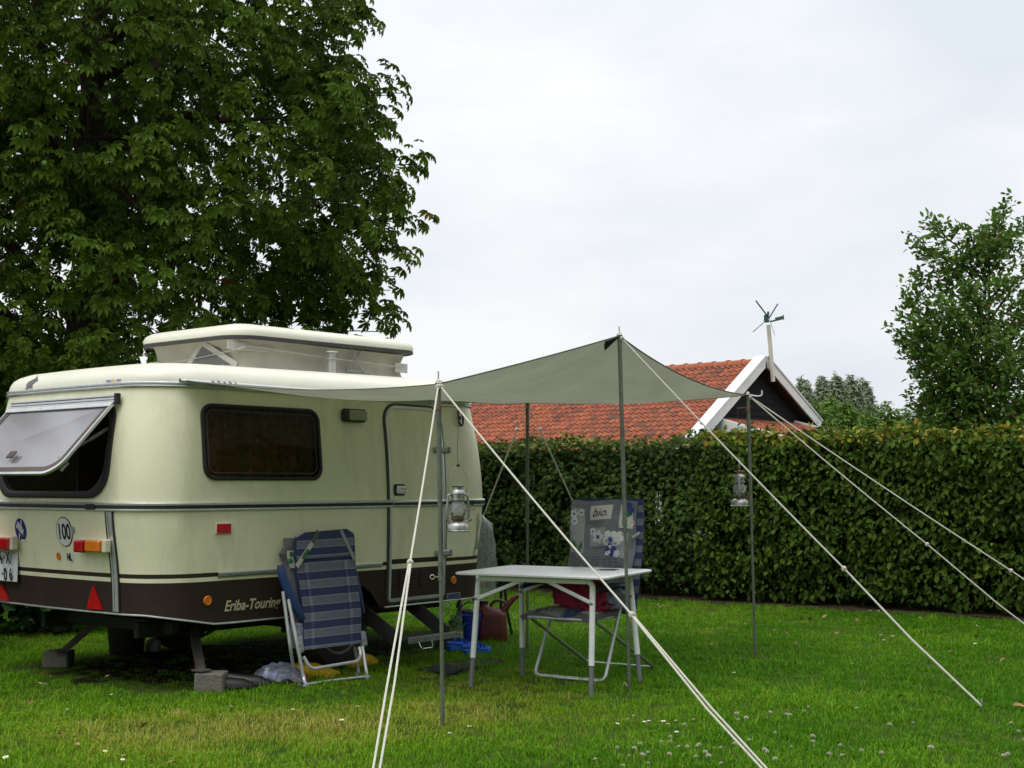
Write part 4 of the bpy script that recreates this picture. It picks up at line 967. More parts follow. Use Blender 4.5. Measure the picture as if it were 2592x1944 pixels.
keep_ = [i for i, f in enumerate(b.f) if not any(abs((b.v[q] - CV_C).dot(CD) - UWH) < RARCH - .01 and abs((b.v[q] - CV_C).dot(CN)) > .7 for q in f)]; b.f = [b.f[i] for i in keep_]; b.mi = [0] * len(b.f)
b.build('bottom_edge_trim', alu, cv, 45)
# belt couplings
for v, z in (rear_hit(235, 1285),): b = MB(); b.box(rear_pt(v, 1.163, .020), (.10, .02, .036), (CN, CD, UP), .006); b.build('trim_joint', rubber, bt)
u, z = side_hit(1192, 1263); b = MB(); b.box(side_pt(min(u, 1.3), 1.165, .02), (.07, .02, .036), (CD, CN, UP), .006); b.build('trim_joint', rubber, bt)
# corner strip on the rear
b = MB(); vt, _ = rear_hit(279, 1300); vb, _ = rear_hit(297, 1540)
nst = 12; ptsr = []
for k in range(nst + 1):
    z = 1.133 - (1.133 - .505) * k / nst; v = vt + (vb - vt) * k / nst; ptsr.append([rear_pt(v + dx, z, of) for dx, of in ((-.034, .0), (-.034, .008), (-.016, .008), (-.014, .004), (-.006, .004), (-.004, .014), (.024, .014), (.026, .0))])
b.grid(ptsr); cst = b.build('corner_strip', alu, cv, 30)
b = MB()
for dx in (-.010, .030, -.040): b.tube([rear_pt(vt + (vb - vt) * k / nst + dx, 1.133 - (1.133 - .505) * k / nst, .006) for k in range(nst + 1)], .0055, 5)
b.build('strip_insert', rubber, cst)
# ---- side window
def surf_loop(fn, x0, x1, y0, y1, r_, off, n=6): return [fn(x, y, off) for x, y in roundrect(x0, x1, y0, y1, r_, n)]
u0, u1, z0, z1 = WIN['u0'], WIN['u1'], WIN['z0'], WIN['z1']
b = MB(); sw = None
def tube_frame(fn, loops, m, name, par):
    b = MB(); rws = [surf_loop(fn, *L) for L in loops]; b.grid(rws + [rws[0]], closed=True); return b.build(name, m, par, 50)
win = tube_frame(side_pt, [(u0 - .006, u1 + .006, z0 - .006, z1 + .006, .088, .001), (u0 - .008, u1 + .008, z0 - .008, z1 + .008, .09, .014), (u0 + .004, u1 - .004, z0 + .004, z1 - .004, .08, .019), (u0 + .015, u1 - .015, z0 + .015, z1 - .015, .07, .012), (u0 + .017, u1 - .017, z0 + .017, z1 - .017, .07, -.01)], rubber, 'side_window', cv)
b = MB(); lp = surf_loop(side_pt, u0 + .016, u1 - .016, z0 + .016, z1 - .016, .065, .006); b.v = lp; b.f = [tuple(range(len(lp)))]; b.mi = [0]; b.build('pane', smoked, win, 0)
tube_frame(side_pt, [(u0 + .032, u1 - .032, z0 + .032, z1 - .032, .055, .0075), (u0 + .038, u1 - .038, z0 + .038, z1 - .038, .05, .0105), (u0 + .044, u1 - .044, z0 + .044, z1 - .044, .045, .0075)], mat('brown window edging', (.03, .022, .016), .5), 'pane_edging', win)
b = MB(); rws = []
for zz in (z1 - .01, (z0 + z1) / 2, z0 - .02):
    rws.append([side_pt(u, zz, -.07 + .018 * math.sin(k * 1.9) + .006 * math.sin(k * .7)) for k, u in enumerate([u0 - .02 + i * (u1 - u0 + .04) / 70 for i in range(71)])])
b.grid(rws); b.build('curtain', curt, win, 80)
# ---- rear window: opening frame, flap hinged at the top and propped open
v0, v1, z0, z1 = RWIN['v0'], RWIN['v1'], RWIN['z0'], RWIN['z1']
def rr_loop(x0, x1, y0, y1, rt, rb_, n=7):
    o = []
    for cx_, cy_, a, r_ in ((x1 - rt, y1 - rt, 0, rt), (x0 + rt, y1 - rt, 90, rt), (x0 + rb_, y0 + rb_, 180, rb_), (x1 - rb_, y0 + rb_, 270, rb_)):
        for k in range(n + 1): t = math.radians(a + 90 * k / n); o.append((cx_ + r_ * math.cos(t), cy_ + r_ * math.sin(t)))
    return o
b = MB(); rws = []
for d_, off in ((-.018, .001), (-.020, .018), (.008, .024), (.026, .014), (.028, -.02)):
    rws.append([rear_pt(x, y, off) for x, y in rr_loop(v0 + d_, v1 - d_, z0 + d_, z1 - d_, .10, .19)])
b.grid(rws + [rws[0]], closed=True); rwin = b.build('rear_window', rubber, cv, 50)
ha = rear_pt(-.60, 1.848, .02); hb = rear_pt(.655, 1.848, .02)
hx = (hb - ha).normalized(); OUT = -CD
b = MB()
for dz, of in ((.022, .012), (.002, .016), (-.016, .022)): b.box((ha + hb) / 2 + UP * dz + OUT * of, ((hb - ha).length, .014, .013), (hx, OUT, UP), .003)
hr = b.build('hinge_rail', alu, rwin, 30)
b = MB()
for dz in (.012, -.007): b.box((ha + hb) / 2 + UP * dz + OUT * .008, ((hb - ha).length - .02, .014, .010), (hx, OUT, UP))
b.box(hb + hx * .012 + UP * .0 + OUT * .012, (.03, .035, .07), (hx, OUT, UP), .004, 0); b.build('hinge_seal', rubber, hr, 0)
# flap angle found from where its lower corner shows
best = None
for k in range(20, 86):
    th = math.radians(k); L = .62; e = hb - hx * .10 + (OUT * math.sin(th) - UP * math.cos(th)) * L
    q = e - EYEV; d_ = q.y * cp_ + q.z * sp_; py = 972 - FPX * (-q.y * sp_ + q.z * cp_) / d_; px = 1296 + FPX * q.x / d_
    s_ = (px - 118) ** 2 + (py - 1196) ** 2
    if best is None or s_ < best[0]: best = (s_, th)
th = best[1]; FD = OUT * math.sin(th) - UP * math.cos(th); FNn = hx.cross(FD).normalized(); FNn = FNn if FNn.z > 0 else -FNn
hm = ha + OUT * .02 - UP * .022; WF = (hb - ha).length
def fpt(x, y, o=0.): return hm + hx * x + FD * y + FNn * (o + .03 * math.sin(math.pi * min(max(x / WF, 0), 1)) * (y / .62))
def floop(d_, o): return [fpt(x, y, o) for x, y in rr_loop(0 + d_, WF - d_, .0 + d_ * .4, .63 - d_, .012, .12)][::1]
def rflip(L): return L
# the far (lower) corners are the large-radius ones
def floop2(d_, o):
    pts_ = rr_loop(d_, WF - d_, -.63 + d_, -d_ * .5, .015, .14 - d_ * .5); return [fpt(x, -y, o) for x, y in pts_]
b = MB(); lp = floop2(.012, 0); b.v = lp; b.f = [tuple(range(len(lp)))]; b.mi = [0]; flap = b.build('window_flap', flapgl, rwin, 0)
b = MB(); rws = [floop2(.0, -.008), floop2(.0, .008), floop2(.018, .008), floop2(.018, -.008)]; b.grid(rws + [rws[0]], closed=True); b.build('flap_frame', mat('pale aluminium edging', (.70, .71, .71), .35, metal=.9, var=.08), flap, 40)
b = MB(); rws = [floop2(.019, -.004), floop2(.019, .004), floop2(.062, .004), floop2(.062, -.004)]; b.grid(rws + [rws[0]], closed=True); b.build('flap_edging', mat('brown acrylic edging', (.085, .055, .045), .5, var=.2), flap, 40)
b = MB(); b.box(fpt(WF / 2, .03, .010), (WF - .02, .035, .008), (hx, FD, FNn), .002); 
for k in range(7): b.lathe([(.006, 0), (.005, .004), (.001, .005)], fpt(.08 + k * (WF - .16) / 6, .03, .014), 8, (hx, FD, FNn))
b.build('flap_clamp_strip', mat('white aluminium strip', (.75, .76, .76), .35, metal=.6, var=.05), flap, 30)
for x in (WF - .06,):
    b = MB(); s_ = fpt(x, .40, -.02); e = rear_pt(v1 - .05, 1.66, .0); b.tube([s_, s_.lerp(e, .5)], .009, 8); b.tube([s_.lerp(e, .45), e], .013, 8); b.build('stay_arm', mat('dull brown stay', (.10, .085, .075), .5), rwin)
b = MB(); q = fpt(WF - .10, .47, -.02); b.box(q, (.03, .04, .05), (hx, FD, FNn), .006); b.box(q - FNn * .05 + FD * .03, (.014, .07, .02), (hx, FD, FNn), .005); b.box(q - FNn * .03, (.03, .012, .06), (hx, FD, FNn), .004); b.build('window_catch', mat('grey plastic catch', (.35, .35, .34), .5), flap)
for x in (WF * .5, .10): b = MB(); b.box(fpt(x, .47, .006), (.07, .06, .012), (hx, FD, FNn), .004); b.build('catch_plate', mat('brown plastic plate', (.07, .04, .032), .5), flap)
b = MB(); q = rear_pt(-.45, 1.40, -.12); b.lathe([(.07, 0), (.075, .1), (.06, .22)], q, 16); b.build('bed_roll', mat('dim grey cloth', (.25, .25, .25), .9), rwin)
# ---- pop top
LU0, LU1, LV, LZ = -.68, 1.23, .62, 2.352
def lid_loop(d_, z, r_=.22): return [cw(u, v, z + .012 * u) for u, v in roundrect(LU0 + d_, LU1 - d_, -LV + d_, LV - d_, max(.05, r_ - d_), 8)]
b = MB(); rws = [lid_loop(.03, LZ + .005), lid_loop(.0, LZ + .012), lid_loop(-.006, LZ + .035), lid_loop(.012, LZ + .066), lid_loop(.05, LZ + .088), lid_loop(.13, LZ + .106), lid_loop(.26, LZ + .116), lid_loop(.45, LZ + .122), lid_loop(.60, LZ + .124)]
b.grid(rws, closed=True); k = len(rws[0]); b.f.append(tuple((len(rws) - 1) * k + i for i in range(k))); b.mi.append(0); lid = b.build('pop_top', roofp, cv, 60)
b = MB(); rws = [lid_loop(.004, LZ + .012), lid_loop(-.004, LZ + .006), lid_loop(-.002, LZ - .012), lid_loop(.02, LZ - .016), lid_loop(.03, LZ + .004)]; b.grid(rws + [rws[0]], closed=True); b.build('lid_seal', mat('dark grey rubber seal', (.05, .05, .05), .6), lid, 50)
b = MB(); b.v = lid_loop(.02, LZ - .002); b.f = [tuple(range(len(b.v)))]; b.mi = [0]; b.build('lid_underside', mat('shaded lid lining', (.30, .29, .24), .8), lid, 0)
def skirt(d_, t, fold=0.):
    lo_z = 2.135; o = []
    L = roundrect(LU0 + d_, LU1 - d_, -LV + d_, LV - d_, .10, 6)
    out_ = []
    for i in range(len(L)):
        a, c = L[i], L[(i + 1) % len(L)]; m_ = max(1, int(math.hypot(c[0] - a[0], c[1] - a[1]) / .02))
        for k in range(m_): out_.append((a[0] + (c[0] - a[0]) * k / m_, a[1] + (c[1] - a[1]) * k / m_))
    n = len(out_); res = []
    for i, (u, v) in enumerate(out_):
        w = fold * math.sin(i * .9 + 1.3 * math.sin(i * .13)) * (.4 + .6 * math.sin(i * .05) ** 2) * math.sin(math.pi * (1 - t) * .9 + .15); cu_, cv_ = (LU0 + LU1) / 2, 0
        dx, dy = u - cu_, v - cv_; L_ = math.hypot(dx, dy); bul = -.035 * math.sin(math.pi * t)
        res.append(cw(u + dx / L_ * (w + bul), v + dy / L_ * (w + bul), lo_z + (LZ - .01 - lo_z) * t))
    return res
b = MB(); b.grid([skirt(.085, t, .010) for t in (0, .12, .25, .4, .55, .7, .85, 1)], closed=True); can = b.build('pop_top_canvas', canvasm, lid, 80)
# mesh window in the rear canvas, tape edges
def rc(v, z, of): return cw(LU0 + .085 + .028 - of, v, z)
tri = [(-.06, 2.155), (.115, 2.335), (.50, 2.155)]
b = MB(); b.prism([rc(v, z, .018) for v, z in tri], -CD * .002); b.build('mesh_window', mesh_m, can, 0)
b = MB()
for (a, c) in ((tri[0], tri[1]), (tri[1], tri[2])):
    A, C_ = rc(*a, .022), rc(*c, .022); dr = (C_ - A).normalized(); b.box((A + C_) / 2, ((C_ - A).length + .03, .005, .042), (dr, CD, dr.cross(CD)), .001)
b.box(rc(-.46, 2.19, .024), (.11, .005, .07), (CN, CD, UP), .001); b.build('webbing', whitef, can, 0)
b = MB(); b.box(cw(-.47, LV - .085 - .012, 2.285), (.42, .006, .060), (CD, CN, UP), .002); b.build('rolled_flap', whitef, can, 0)
b = MB(); b.box(cw(LU1 - .20, LV - .06, 2.235), (.14, .006, .075), (CD, CN, UP), .002); b.build('corner_patch', whitef, can, 0)
b = MB(); b.tube(smoothpath([rc(-.46, 2.20, .03), rc(.1, 2.225, .03), cw(LU0 + .08, LV - .07, 2.26), cw(-.47, LV - .075, 2.285), cw(.1, LV - .055, 2.262), cw(.6, LV - .055, 2.25), cw(LU1 - .2, LV - .05, 2.24)], 5), .0035, 5); b.build('drawcord', whitef, can)
# scissor stay
uc, _ = .52, 0; b = MB(); sv = LV - .045
for s_ in (-1, 1): b.box(cw(uc, sv + .012 * s_, 2.262), (.012, .006, .235), ((CD * .8 + UP * .6 * s_).normalized(), CN, (UP * .8 - CD * .6 * s_).normalized()), .002)
b.box(cw(uc + .02, sv, 2.172), (.26, .02, .025), (CD, CN, UP), .003); b.build('scissor_stay', galv, lid)
# flue cap
b = MB(); q = cw(.20, LV + .02, 2.10); b.lathe([(.055, 0), (.05, .03), (.032, .035), (.032, .135), (.045, .14), (.045, .146), (.028, .147), (.028, .185), (.05, .19), (.048, .198), (.001, .202)], q, 16); b.build('flue', mat('grey flue metal', (.50, .50, .47), .45, metal=.4, var=.2), cv)
# ---- door
du0, du1, dz0, dz1 = .375, 1.005, .442, 1.900
def dloop(d_, off, r_=.13): 
    pts_ = rr_loop(du0 + d_, du1 - d_, dz0 + d_, dz1 - d_, max(.02, r_ - d_), max(.01, .035 - d_), 7); o = []
    for i in range(len(pts_)):
        a, c = pts_[i], pts_[(i + 1) % len(pts_)]; m_ = max(1, int(math.hypot(c[0] - a[0], c[1] - a[1]) / .08))
        for k in range(m_): o.append(side_pt(a[0] + (c[0] - a[0]) * k / m_, a[1] + (c[1] - a[1]) * k / m_, off))
    return o
b = MB(); rws = []
for i in range(40):
    z = dz0 + .03 + (dz1 - dz0 - .06) * i / 39; ins_ = 0
    if z > dz1 - .13: t = (z - (dz1 - .13)) / .13; ins_ = .10 * (1 - math.sqrt(max(0, 1 - t * t)))
    rws.append([side_pt(du0 + .025 + ins_ + (du1 - du0 - .05 - 2 * ins_) * k / 6, z, .007) for k in range(7)])
b.grid(rws); 
for j in range(39):
    zc = dz0 + .03 + (dz1 - dz0 - .06) * (j + .5) / 39
    for k in range(6): b.mi[j * 6 + k] = 1 if (zc < .690 or .717 < zc < .744) else 0
door = b.build('door', [paint, brown], cv, 60)
b = MB(); rws = [dloop(-.010, .0), dloop(-.010, .010), dloop(-.002, .014), dloop(.010, .012), dloop(.010, .0)]; b.grid(rws + [rws[0]], closed=True); b.build('door_seal', mat('dark grey door rubber', (.05, .05, .048), .6), door, 45)
b = MB(); rws = [dloop(.008, .006), dloop(.008, .0155), dloop(.028, .0165), dloop(.032, .006)]; b.grid(rws + [rws[0]], closed=True); b.build('door_edge', mat('dull aluminium edge', (.62, .63, .62), .42, metal=.7, var=.15), door, 45)
b = MB(); hu, hz = side_hit(1008, 1240); b.box(side_pt(hu, hz, .014), (.115, .022, .085), (CD, CN, UP), .012); dh = b.build('door_handle', rubber, door)
b = MB(); b.box(side_pt(hu + .004, hz, .022), (.092, .02, .064), (CD, CN, UP), .012); b.box(side_pt(hu + .02, hz + .012, .036), (.062, .014, .016), (CD, CN, UP), .005); b.box(side_pt(hu - .012, hz - .004, .034), (.014, .014, .045), (CD, CN, UP), .005); b.build('lever', chrome, dh)
for px, py in ((1113, 1139), (1117, 1400)):
    hu, hz = side_hit(px, py); b = MB(); b.box(side_pt(hu, hz, .02), (.17, .026, .052), (CD, CN, UP), .012); b.box(side_pt(hu + .075, hz, .03), (.02, .03, .05), (CD, CN, UP), .004); b.build('hinge', mat('dull grey hinge', (.38, .39, .37), .45, metal=.5, var=.2), door)
b = MB(); hu0, hz0 = side_hit(1003, 1491); hu1, hz1 = side_hit(1083, 1437)
for c_ in range(3):
    for r_ in range(8):
        uu = hu0 + (hu1 - hu0) * (c_ + .5) / 3; zz = hz0 + (hz1 - hz0) * (r_ + .5) / 8; b.box(side_pt(uu, zz, .012), ((hu1 - hu0) / 3 - .03, .010, (hz1 - hz0) / 8 * .5), (CD, (CN + UP * .5).normalized(), (UP - CN * .5).normalized()), .002)
b.build('vent_louvres', brown, door)
b = MB(); bu0, bz = side_hit(985, 1263); b.box(side_pt((bu0 + du1 - .03) / 2 + .01, 1.165, .016), (du1 - bu0 - .06, .024, .05), (CD, CN, UP), .008); b.build('door_trim', alu, door); b = MB(); b.box(side_pt((bu0 + du1 - .03) / 2 + .01, 1.163, .023), (du1 - bu0 - .07, .014, .02), (CD, CN, UP)); b.build('door_trim_insert', rubber, door)
# ---- lamp box, reflectors, lettering
(ua, za), (ub, zb_) = side_hit(859, 1034), side_hit(919, 1070)
b = MB(); b.box(side_pt((ua + ub) / 2, (za + zb_) / 2, .025), (ub - ua, .05, za - zb_), (CD, CN, UP), .014); lb = b.build('awning_lamp', mat('black lamp base', (.02, .02, .018), .5), cv)
b = MB(); b.box(side_pt((ua + ub) / 2 + .02, (za + zb_) / 2, .048), (ub - ua - .05, .03, za - zb_ - .02), (CD, CN, UP), .010); b.build('lamp_cover', mat('grey ribbed cover', (.30, .31, .24), .4, var=.08), lb)
(ua, za), (ub, zb_) = side_hit(545, 1326), side_hit(581, 1349)
b = MB(); b.box(side_pt((ua + ub) / 2, (za + zb_) / 2, .008), (ub - ua + .01, .014, za - zb_ + .006), (CD, CN, UP), .002); rb_ = b.build('reflector_base', creamp, cv); b = MB(); b.box(side_pt((ua + ub) / 2, (za + zb_) / 2, .015), (ub - ua, .008, za - zb_), (CD, CN, UP), .002); b.build('side_reflector', redl, rb_)
for px, py in ((524.6, 1520), (1147, 1468)):
    hu, hz = side_hit(px, py); b = MB(); b.lathe([(.031, 0), (.031, .006), (.026, .010), (.024, .008), (.004, .008), (.004, .011), (.0001, .011)], side_pt(hu, hz, .001), 20, (CD, UP, CN)); b.build('amber_reflector', amber, cv)
def decal(fn, cx_, cy_, txt, size, m, name, par, off=.004, shear=0., bold=0., rot=0., sx_=1., flip=1, space=1., th=.0):
    vs, fs = fontmesh(txt, size, shear, bold, 'CENTER', space); b = MB(); c_, s_ = math.cos(rot), math.sin(rot)
    b.add([fn(cx_ + flip * (x * sx_ * c_ - y * s_), cy_ + (x * sx_ * s_ + y * c_), off) for x, y in vs], fs); return b.build(name, m, par, 0)
(ua, za), (ub, zb_) = side_hit(556, 1529), side_hit(713, 1517); gold = mat('gilt plastic lettering', (.62, .56, .38), .4, metal=.2, var=.1)
decal(side_pt, (ua + ub) / 2, .522, 'Eriba-Touring', .096, gold, 'lettering', cv, .010, .28, .0022, 0, (ub - ua) / .60)
# awning track low on the side
(ua, za), (ub, zb_) = side_hit(550, 1451), side_hit(966, 1428); b = MB(); rws = []
for of, dz in ((.0, -.016), (.012, -.016), (.014, -.008), (.008, -.004), (.008, .004), (.014, .008), (.012, .016), (0, .016)): rws.append([side_pt(ua + (ub - ua) * k / 20, .728 + dz, of) for k in range(21)])
b.grid(rws); b.build('lower_awning_track', mat('dull aluminium track', (.5, .5, .5), .4, metal=1., var=.15), cv, 30)
# badge at the front skirt
(ua, za), (ub, zb_) = side_hit(1130, 1502), side_hit(1163, 1516); b = MB(); b.box(side_pt((ua + ub) / 2, (za + zb_) / 2, .004), (ub - ua, .006, za - zb_), (CD, CN, UP), .001); bd = b.build('maker_badge', mat('tarnished badge metal', (.22, .23, .24), .5, metal=.5, var=.3, vs=60), cv)
b = MB()
for k in range(9): b.box(side_pt(ua + (ub - ua) * (.14 + .09 * k), (za + zb_) / 2 + .004, .009), ((ub - ua) * .055, .003, .022 + .008 * (k % 3)), (CD, CN, UP))
b.box(side_pt((ua + ub) / 2, zb_ + .012, .009), ((ub - ua) * .85, .003, .008), (CD, CN, UP)); b.build('badge_emblem', mat('blue badge enamel', (.05, .09, .22), .4), bd, 0)
# ---- rear lamps, plate, stickers (v grows towards the door side)
def rearbox(px0, py0, px1, py1, dep, m, name, par, bev=.008, off=0.):
    va, za = rear_hit(px0, py0, off + dep); vb, zb2 = rear_hit(px1, py1, off + dep); b = MB(); c = rear_pt((va + vb) / 2, (za + zb2) / 2, off + dep / 2); b.box(c, (abs(vb - va), dep, abs(za - zb2)), (CN, CD, UP), bev); return b.build(name, m, par)
tl_ = rearbox(187, 1363, 268, 1400, .035, creamp, 'tail_lamp', cv, .006)
rearbox(181, 1367, 208, 1399, .06, redl, 'red_lens', tl_, .010, .02); rearbox(209, 1367, 251, 1399, .06, amber, 'amber_lens', tl_, .010, .02); rearbox(253, 1365, 267, 1400, .05, creamp, 'end_cap', tl_, .008, .02)
tl2 = rearbox(-60, 1358, 30, 1394, .035, creamp, 'tail_lamp', cv, .006); rearbox(-20, 1360, 20, 1392, .06, redl, 'red_lens', tl2, .010, .02); rearbox(-58, 1360, -22, 1392, .06, amber, 'amber_lens', tl2, .010, .02); rearbox(21, 1358, 31, 1393, .05, creamp, 'end_cap', tl2, .008, .02)
pl = rearbox(-52, 1394, 40, 1474, .008, mat('reflective white plate', (.66, .68, .69), .35, var=.05), 'number_plate', cv, .004, .03)
for txt, px, py, sz in (('4', 1, 1413, .118), ('X', 20, 1413, .118), ('0', 13, 1455, .124), ('6', 27, 1455, .124), ('J', -2, 1455, .124)):
    v, z = rear_hit(px, py, .04); decal(rear_pt, v, z, txt, sz, blackp, 'plate_character', pl, .041, 0, .003, 0, .75)
b = MB()
for px, py, r_ in ((11, 1411, .007), (5.5, 1452, .007), (11.5, 1434, .003)):
    v, z = rear_hit(px, py, .04); b.lathe([(r_, 0), (r_, .002)], rear_pt(v, z, .0395), 8, (CN, UP, -CD))
b.build('plate_dot', blackp, pl, 0)
for pts_ in (((240, 1482), (225, 1540), (262, 1543)), ((10, 1478), (-8, 1516), (25, 1521))):
    hh = [rear_hit(*p) for p in pts_]; b = MB(); poly = [rear_pt(v, z, .004) for v, z in hh]; c = sum(poly, Vector()) / 3
    b.prism(poly, OUT * .014); tr_ = b.build('triangle_reflector', redl, cv, 0)
def disc(px, py, rx, ry, m, name, off=.003, par=cv):
    v, z = rear_hit(px, py); v2, _ = rear_hit(px + rx, py); _, z2 = rear_hit(px, py - ry); b = MB(); rv, rz_ = abs(v2 - v), abs(z2 - z)
    b.add([rear_pt(v + rv * math.cos(2 * math.pi * k / 32), z + rz_ * math.sin(2 * math.pi * k / 32), off) for k in range(32)], [tuple(range(32))]); return b.build(name, m, par, 0), v, z, rv
d1, v, z, rv = disc(163.5, 1346, 20.5, 38, blackp, 'speed_sticker'); d2, v, z, rv = disc(163.5, 1346, 19, 35.5, whitep2, 'sticker_face', .0045, d1)
decal(rear_pt, v, z - .004, '100', .142, blackp, 'sticker_digits', d1, .006, 0, .0035, 0, .70)
d1, v, z, rv = disc(185.5, 1342, 5, 9.5, mat('grey small disc', (.30, .30, .28), .5), 'lock_disc')
d1, v, z, rv = disc(53, 1341, 14, 29, bluep, 'round_club_sticker'); decal(rear_pt, v, z + .008, 'ERIBA', .062, whitep2, 'sticker_lettering', d1, .006, 0, .0025, -.62, .62)
b = MB()
for dz, dv in ((.045, .02), (-.045, -.02)): b.box(rear_pt(v + dv, z + dz, .005), (.008, .002, .045), ((CN + UP * .25).normalized(), CD, UP))
b.box(rear_pt(v + .02, z - .072, .005), (.05, .002, .012), (CN, CD, UP)); b.build('sticker_mark', whitep2, d1, 0)
d1, v, z, rv = disc(149.5, 1408, 5, 10, amber, 'round_reflector', .006); d1, v, z, rv = disc(177.5, 1410, 10, 14.5, whitep2, 'country_sticker'); decal(rear_pt, v, z - .002, 'NL', .066, blackp, 'country_letters', d1, .006, 0, .0025, 0, .62)
# elk sticker and small label on the roof skirt
from mathutils.bvhtree import BVHTree
roof_bvh = BVHTree.FromPolygons([tuple(p) for p in rf.v], rf.f)
def roof_hit_pt(px, py, lift=.004):
    d_ = ray(px, py).normalized(); h_ = roof_bvh.ray_cast(EYEV, d_)[0]
    return (h_ if h_ is not None else EYEV + d_ * 9) - d_ * (lift + .006)
grey = mat('grey sticker film', (.14, .14, .15), .5)
elk = [(66, 975), (70, 968), (78, 963), (84, 961), (88, 960), (91, 957), (96, 958), (96, 962), (90, 965), (86, 966), (82, 972), (81, 976), (82, 985), (80, 994), (79, 994), (79, 984), (77, 978), (76, 983), (74, 996), (72, 996), (74, 985), (74, 979), (71, 981), (69, 988), (71, 997), (70, 997), (67, 988), (68, 982), (64, 986), (60, 997), (59, 998), (62, 987), (67, 980)]
b = MB(); b.add([roof_hit_pt(*p) for p in elk], [tuple(range(len(elk)))]); b.add([roof_hit_pt(*p, lift=.005) for p in ((89, 959), (92, 953), (93, 950), (95, 949), (95, 953), (97, 952), (94, 957))], [(0, 1, 2, 3, 4, 5, 6)]); b.build('elk_sticker', grey, cv, 0)
b = MB(); yel = mat('yellow print', (.70, .58, .12), .5)
for quad in (((268, 963), (281, 961), (281, 965), (268, 967)), ((293, 961), (306, 959), (306, 962.5), (293, 964.5))): b.add([roof_hit_pt(*p) for p in quad], [(0, 1, 2, 3)])
b.build('roof_label', mat('violet print', (.22, .20, .38), .5), cv, 0)
b = MB(); b.add([roof_hit_pt(*p) for p in ((284, 960), (289, 959), (289, 970), (284, 971))], [(0, 1, 2, 3)]); b.build('roof_label_mark', yel, cv, 0)
# ---- running gear
b = MB()
for v in (-.55, .55): b.box(cw(.05, v, .36), (2.9, .05, .10), (CD, CN, UP), .004)
b.box(cw(0, 0, .30), (.08, 1.7, .08), (CD, CN, UP), .01)
for u in (-1.2, 1.2): b.box(cw(u, 0, .37), (.06, 1.4, .08), (CD, CN, UP), .004)
b.box(cw(.2, -.1, .33), (.5, .4, .16), (CD, CN, UP), .02); b.tube([cw(-1.2, .5, .37), cw(-.6, .45, .33), cw(.3, .3, .33)], .012, 6); b.build('chassis', dark, cv)
for sgn in (1, -1):
    o = cw(UWH, sgn * .90, .285); ax = (CD, UP, CN * sgn)
    w_ = MB(); w_.lathe([(.165, -.075), (.20, -.085), (.26, -.085), (.278, -.06), (.284, 0.), (.278, .06), (.26, .078), (.20, .080), (.170, .072)], o, 36, ax); tyre = w_.build('wheel', mat('black tyre', (.016, .016, .016), .75, var=.3, vs=20), cv)
    w_ = MB(); w_.lathe([(.175, .060), (.180, .078), (.168, .082), (.155, .060), (.135, .050), (.07, .066), (.05, .068), (.045, .05), (.0001, .05)], o, 36, ax); w_.lathe([(.05, .066), (.045, .085), (.0001, .09)], o, 14, ax); rim = w_.build('rim', mat('grey painted rim', (.28, .28, .27), .45, metal=.4, var=.25), tyre)
    w_ = MB()
    for k in range(6):
        t = k * math.pi / 3 + .3; c = o + (CD * math.cos(t) + UP * math.sin(t)) * .115 + ax[2] * .059; w_.box(c, (.045, .05, .012), (CD * math.cos(t) + UP * math.sin(t), UP * math.cos(t) - CD * math.sin(t), ax[2]), .012)
    w_.build('rim_slot', blackp, rim)
    ar = MB(); rws = []
    for vv in (1.0, .72): rws.append([cw(UWH + .325 * math.cos(t), sgn * vv, .27 + .325 * math.sin(t)) for t in [math.pi * k / 18 for k in range(19)]])
    ar.grid(rws); ar.add(rws[1], [tuple(range(19))]); ar.build('wheel_arch', dark, cv, 60)
# corner steadies
for (ax_, ay), (bx_, by), zt in (((-.92, .50), (-1.24, 1.03), .128), ((-.92, -.45), (-1.22, -.62), .118)):
    top = cw(ax_, ay, .42); bot = cw(bx_, by, zt); d_ = (bot - top).normalized(); s_ = d_.cross(UP).normalized(); n_ = s_.cross(d_); b = MB(); b.box((top + bot) / 2, ((bot - top).length, .055, .012), (d_, s_, n_), .002)
    for k in (-1, 1): b.box((top + bot) / 2 + s_ * .026 * k - n_ * .018, ((bot - top).length, .007, .036), (d_, s_, n_), .001)
    b.box(bot + UP * .006, (.09, .10, .014), (CD, CN, UP), .004); b.tube([cw(ax_ + .45, ay, .40), top.lerp(bot, .45)], .012, 6); b.build('corner_steady', mat('rusty dull steel', (.10, .085, .07), .75, metal=.3, var=.4, vs=14, dirt_shade=((.12, .06, .03), .5, 9)), cv)
# step under the door
(fu_, fv_), = [((G(1036, 1622, .2) - CV_C).dot(CD), (G(1036, 1622, .2) - CV_C).dot(CN))]; (gu_, gv_), = [((G(1134, 1607, .2) - CV_C).dot(CD), (G(1134, 1607, .2) - CV_C).dot(CN))]
b = MB(); sv = (fv_ + gv_) / 2; sc_ = (fu_ + gu_) / 2; wid = gu_ - fu_ + .12
stp = MB(); stp.box(cw(sc_, sv - .09, .205), (wid, .19, .02), (CD, CN, UP), .003); step = stp.build('step', mat('black step tread', (.025, .025, .025), .8, bump=.5, bs=200), cv)
b.box(cw(sc_ + .03, sv + .008, .198), (wid - .06, .008, .045), (CD, CN, UP), .002)
for k in range(9): b.lathe([(.004, 0), (.001, .003)], cw(sc_ - wid / 2 + .07 + k * (wid - .1) / 9, sv + .013, .21), 6, (CD, UP, CN))
b.build('tread_edge', galv, step)
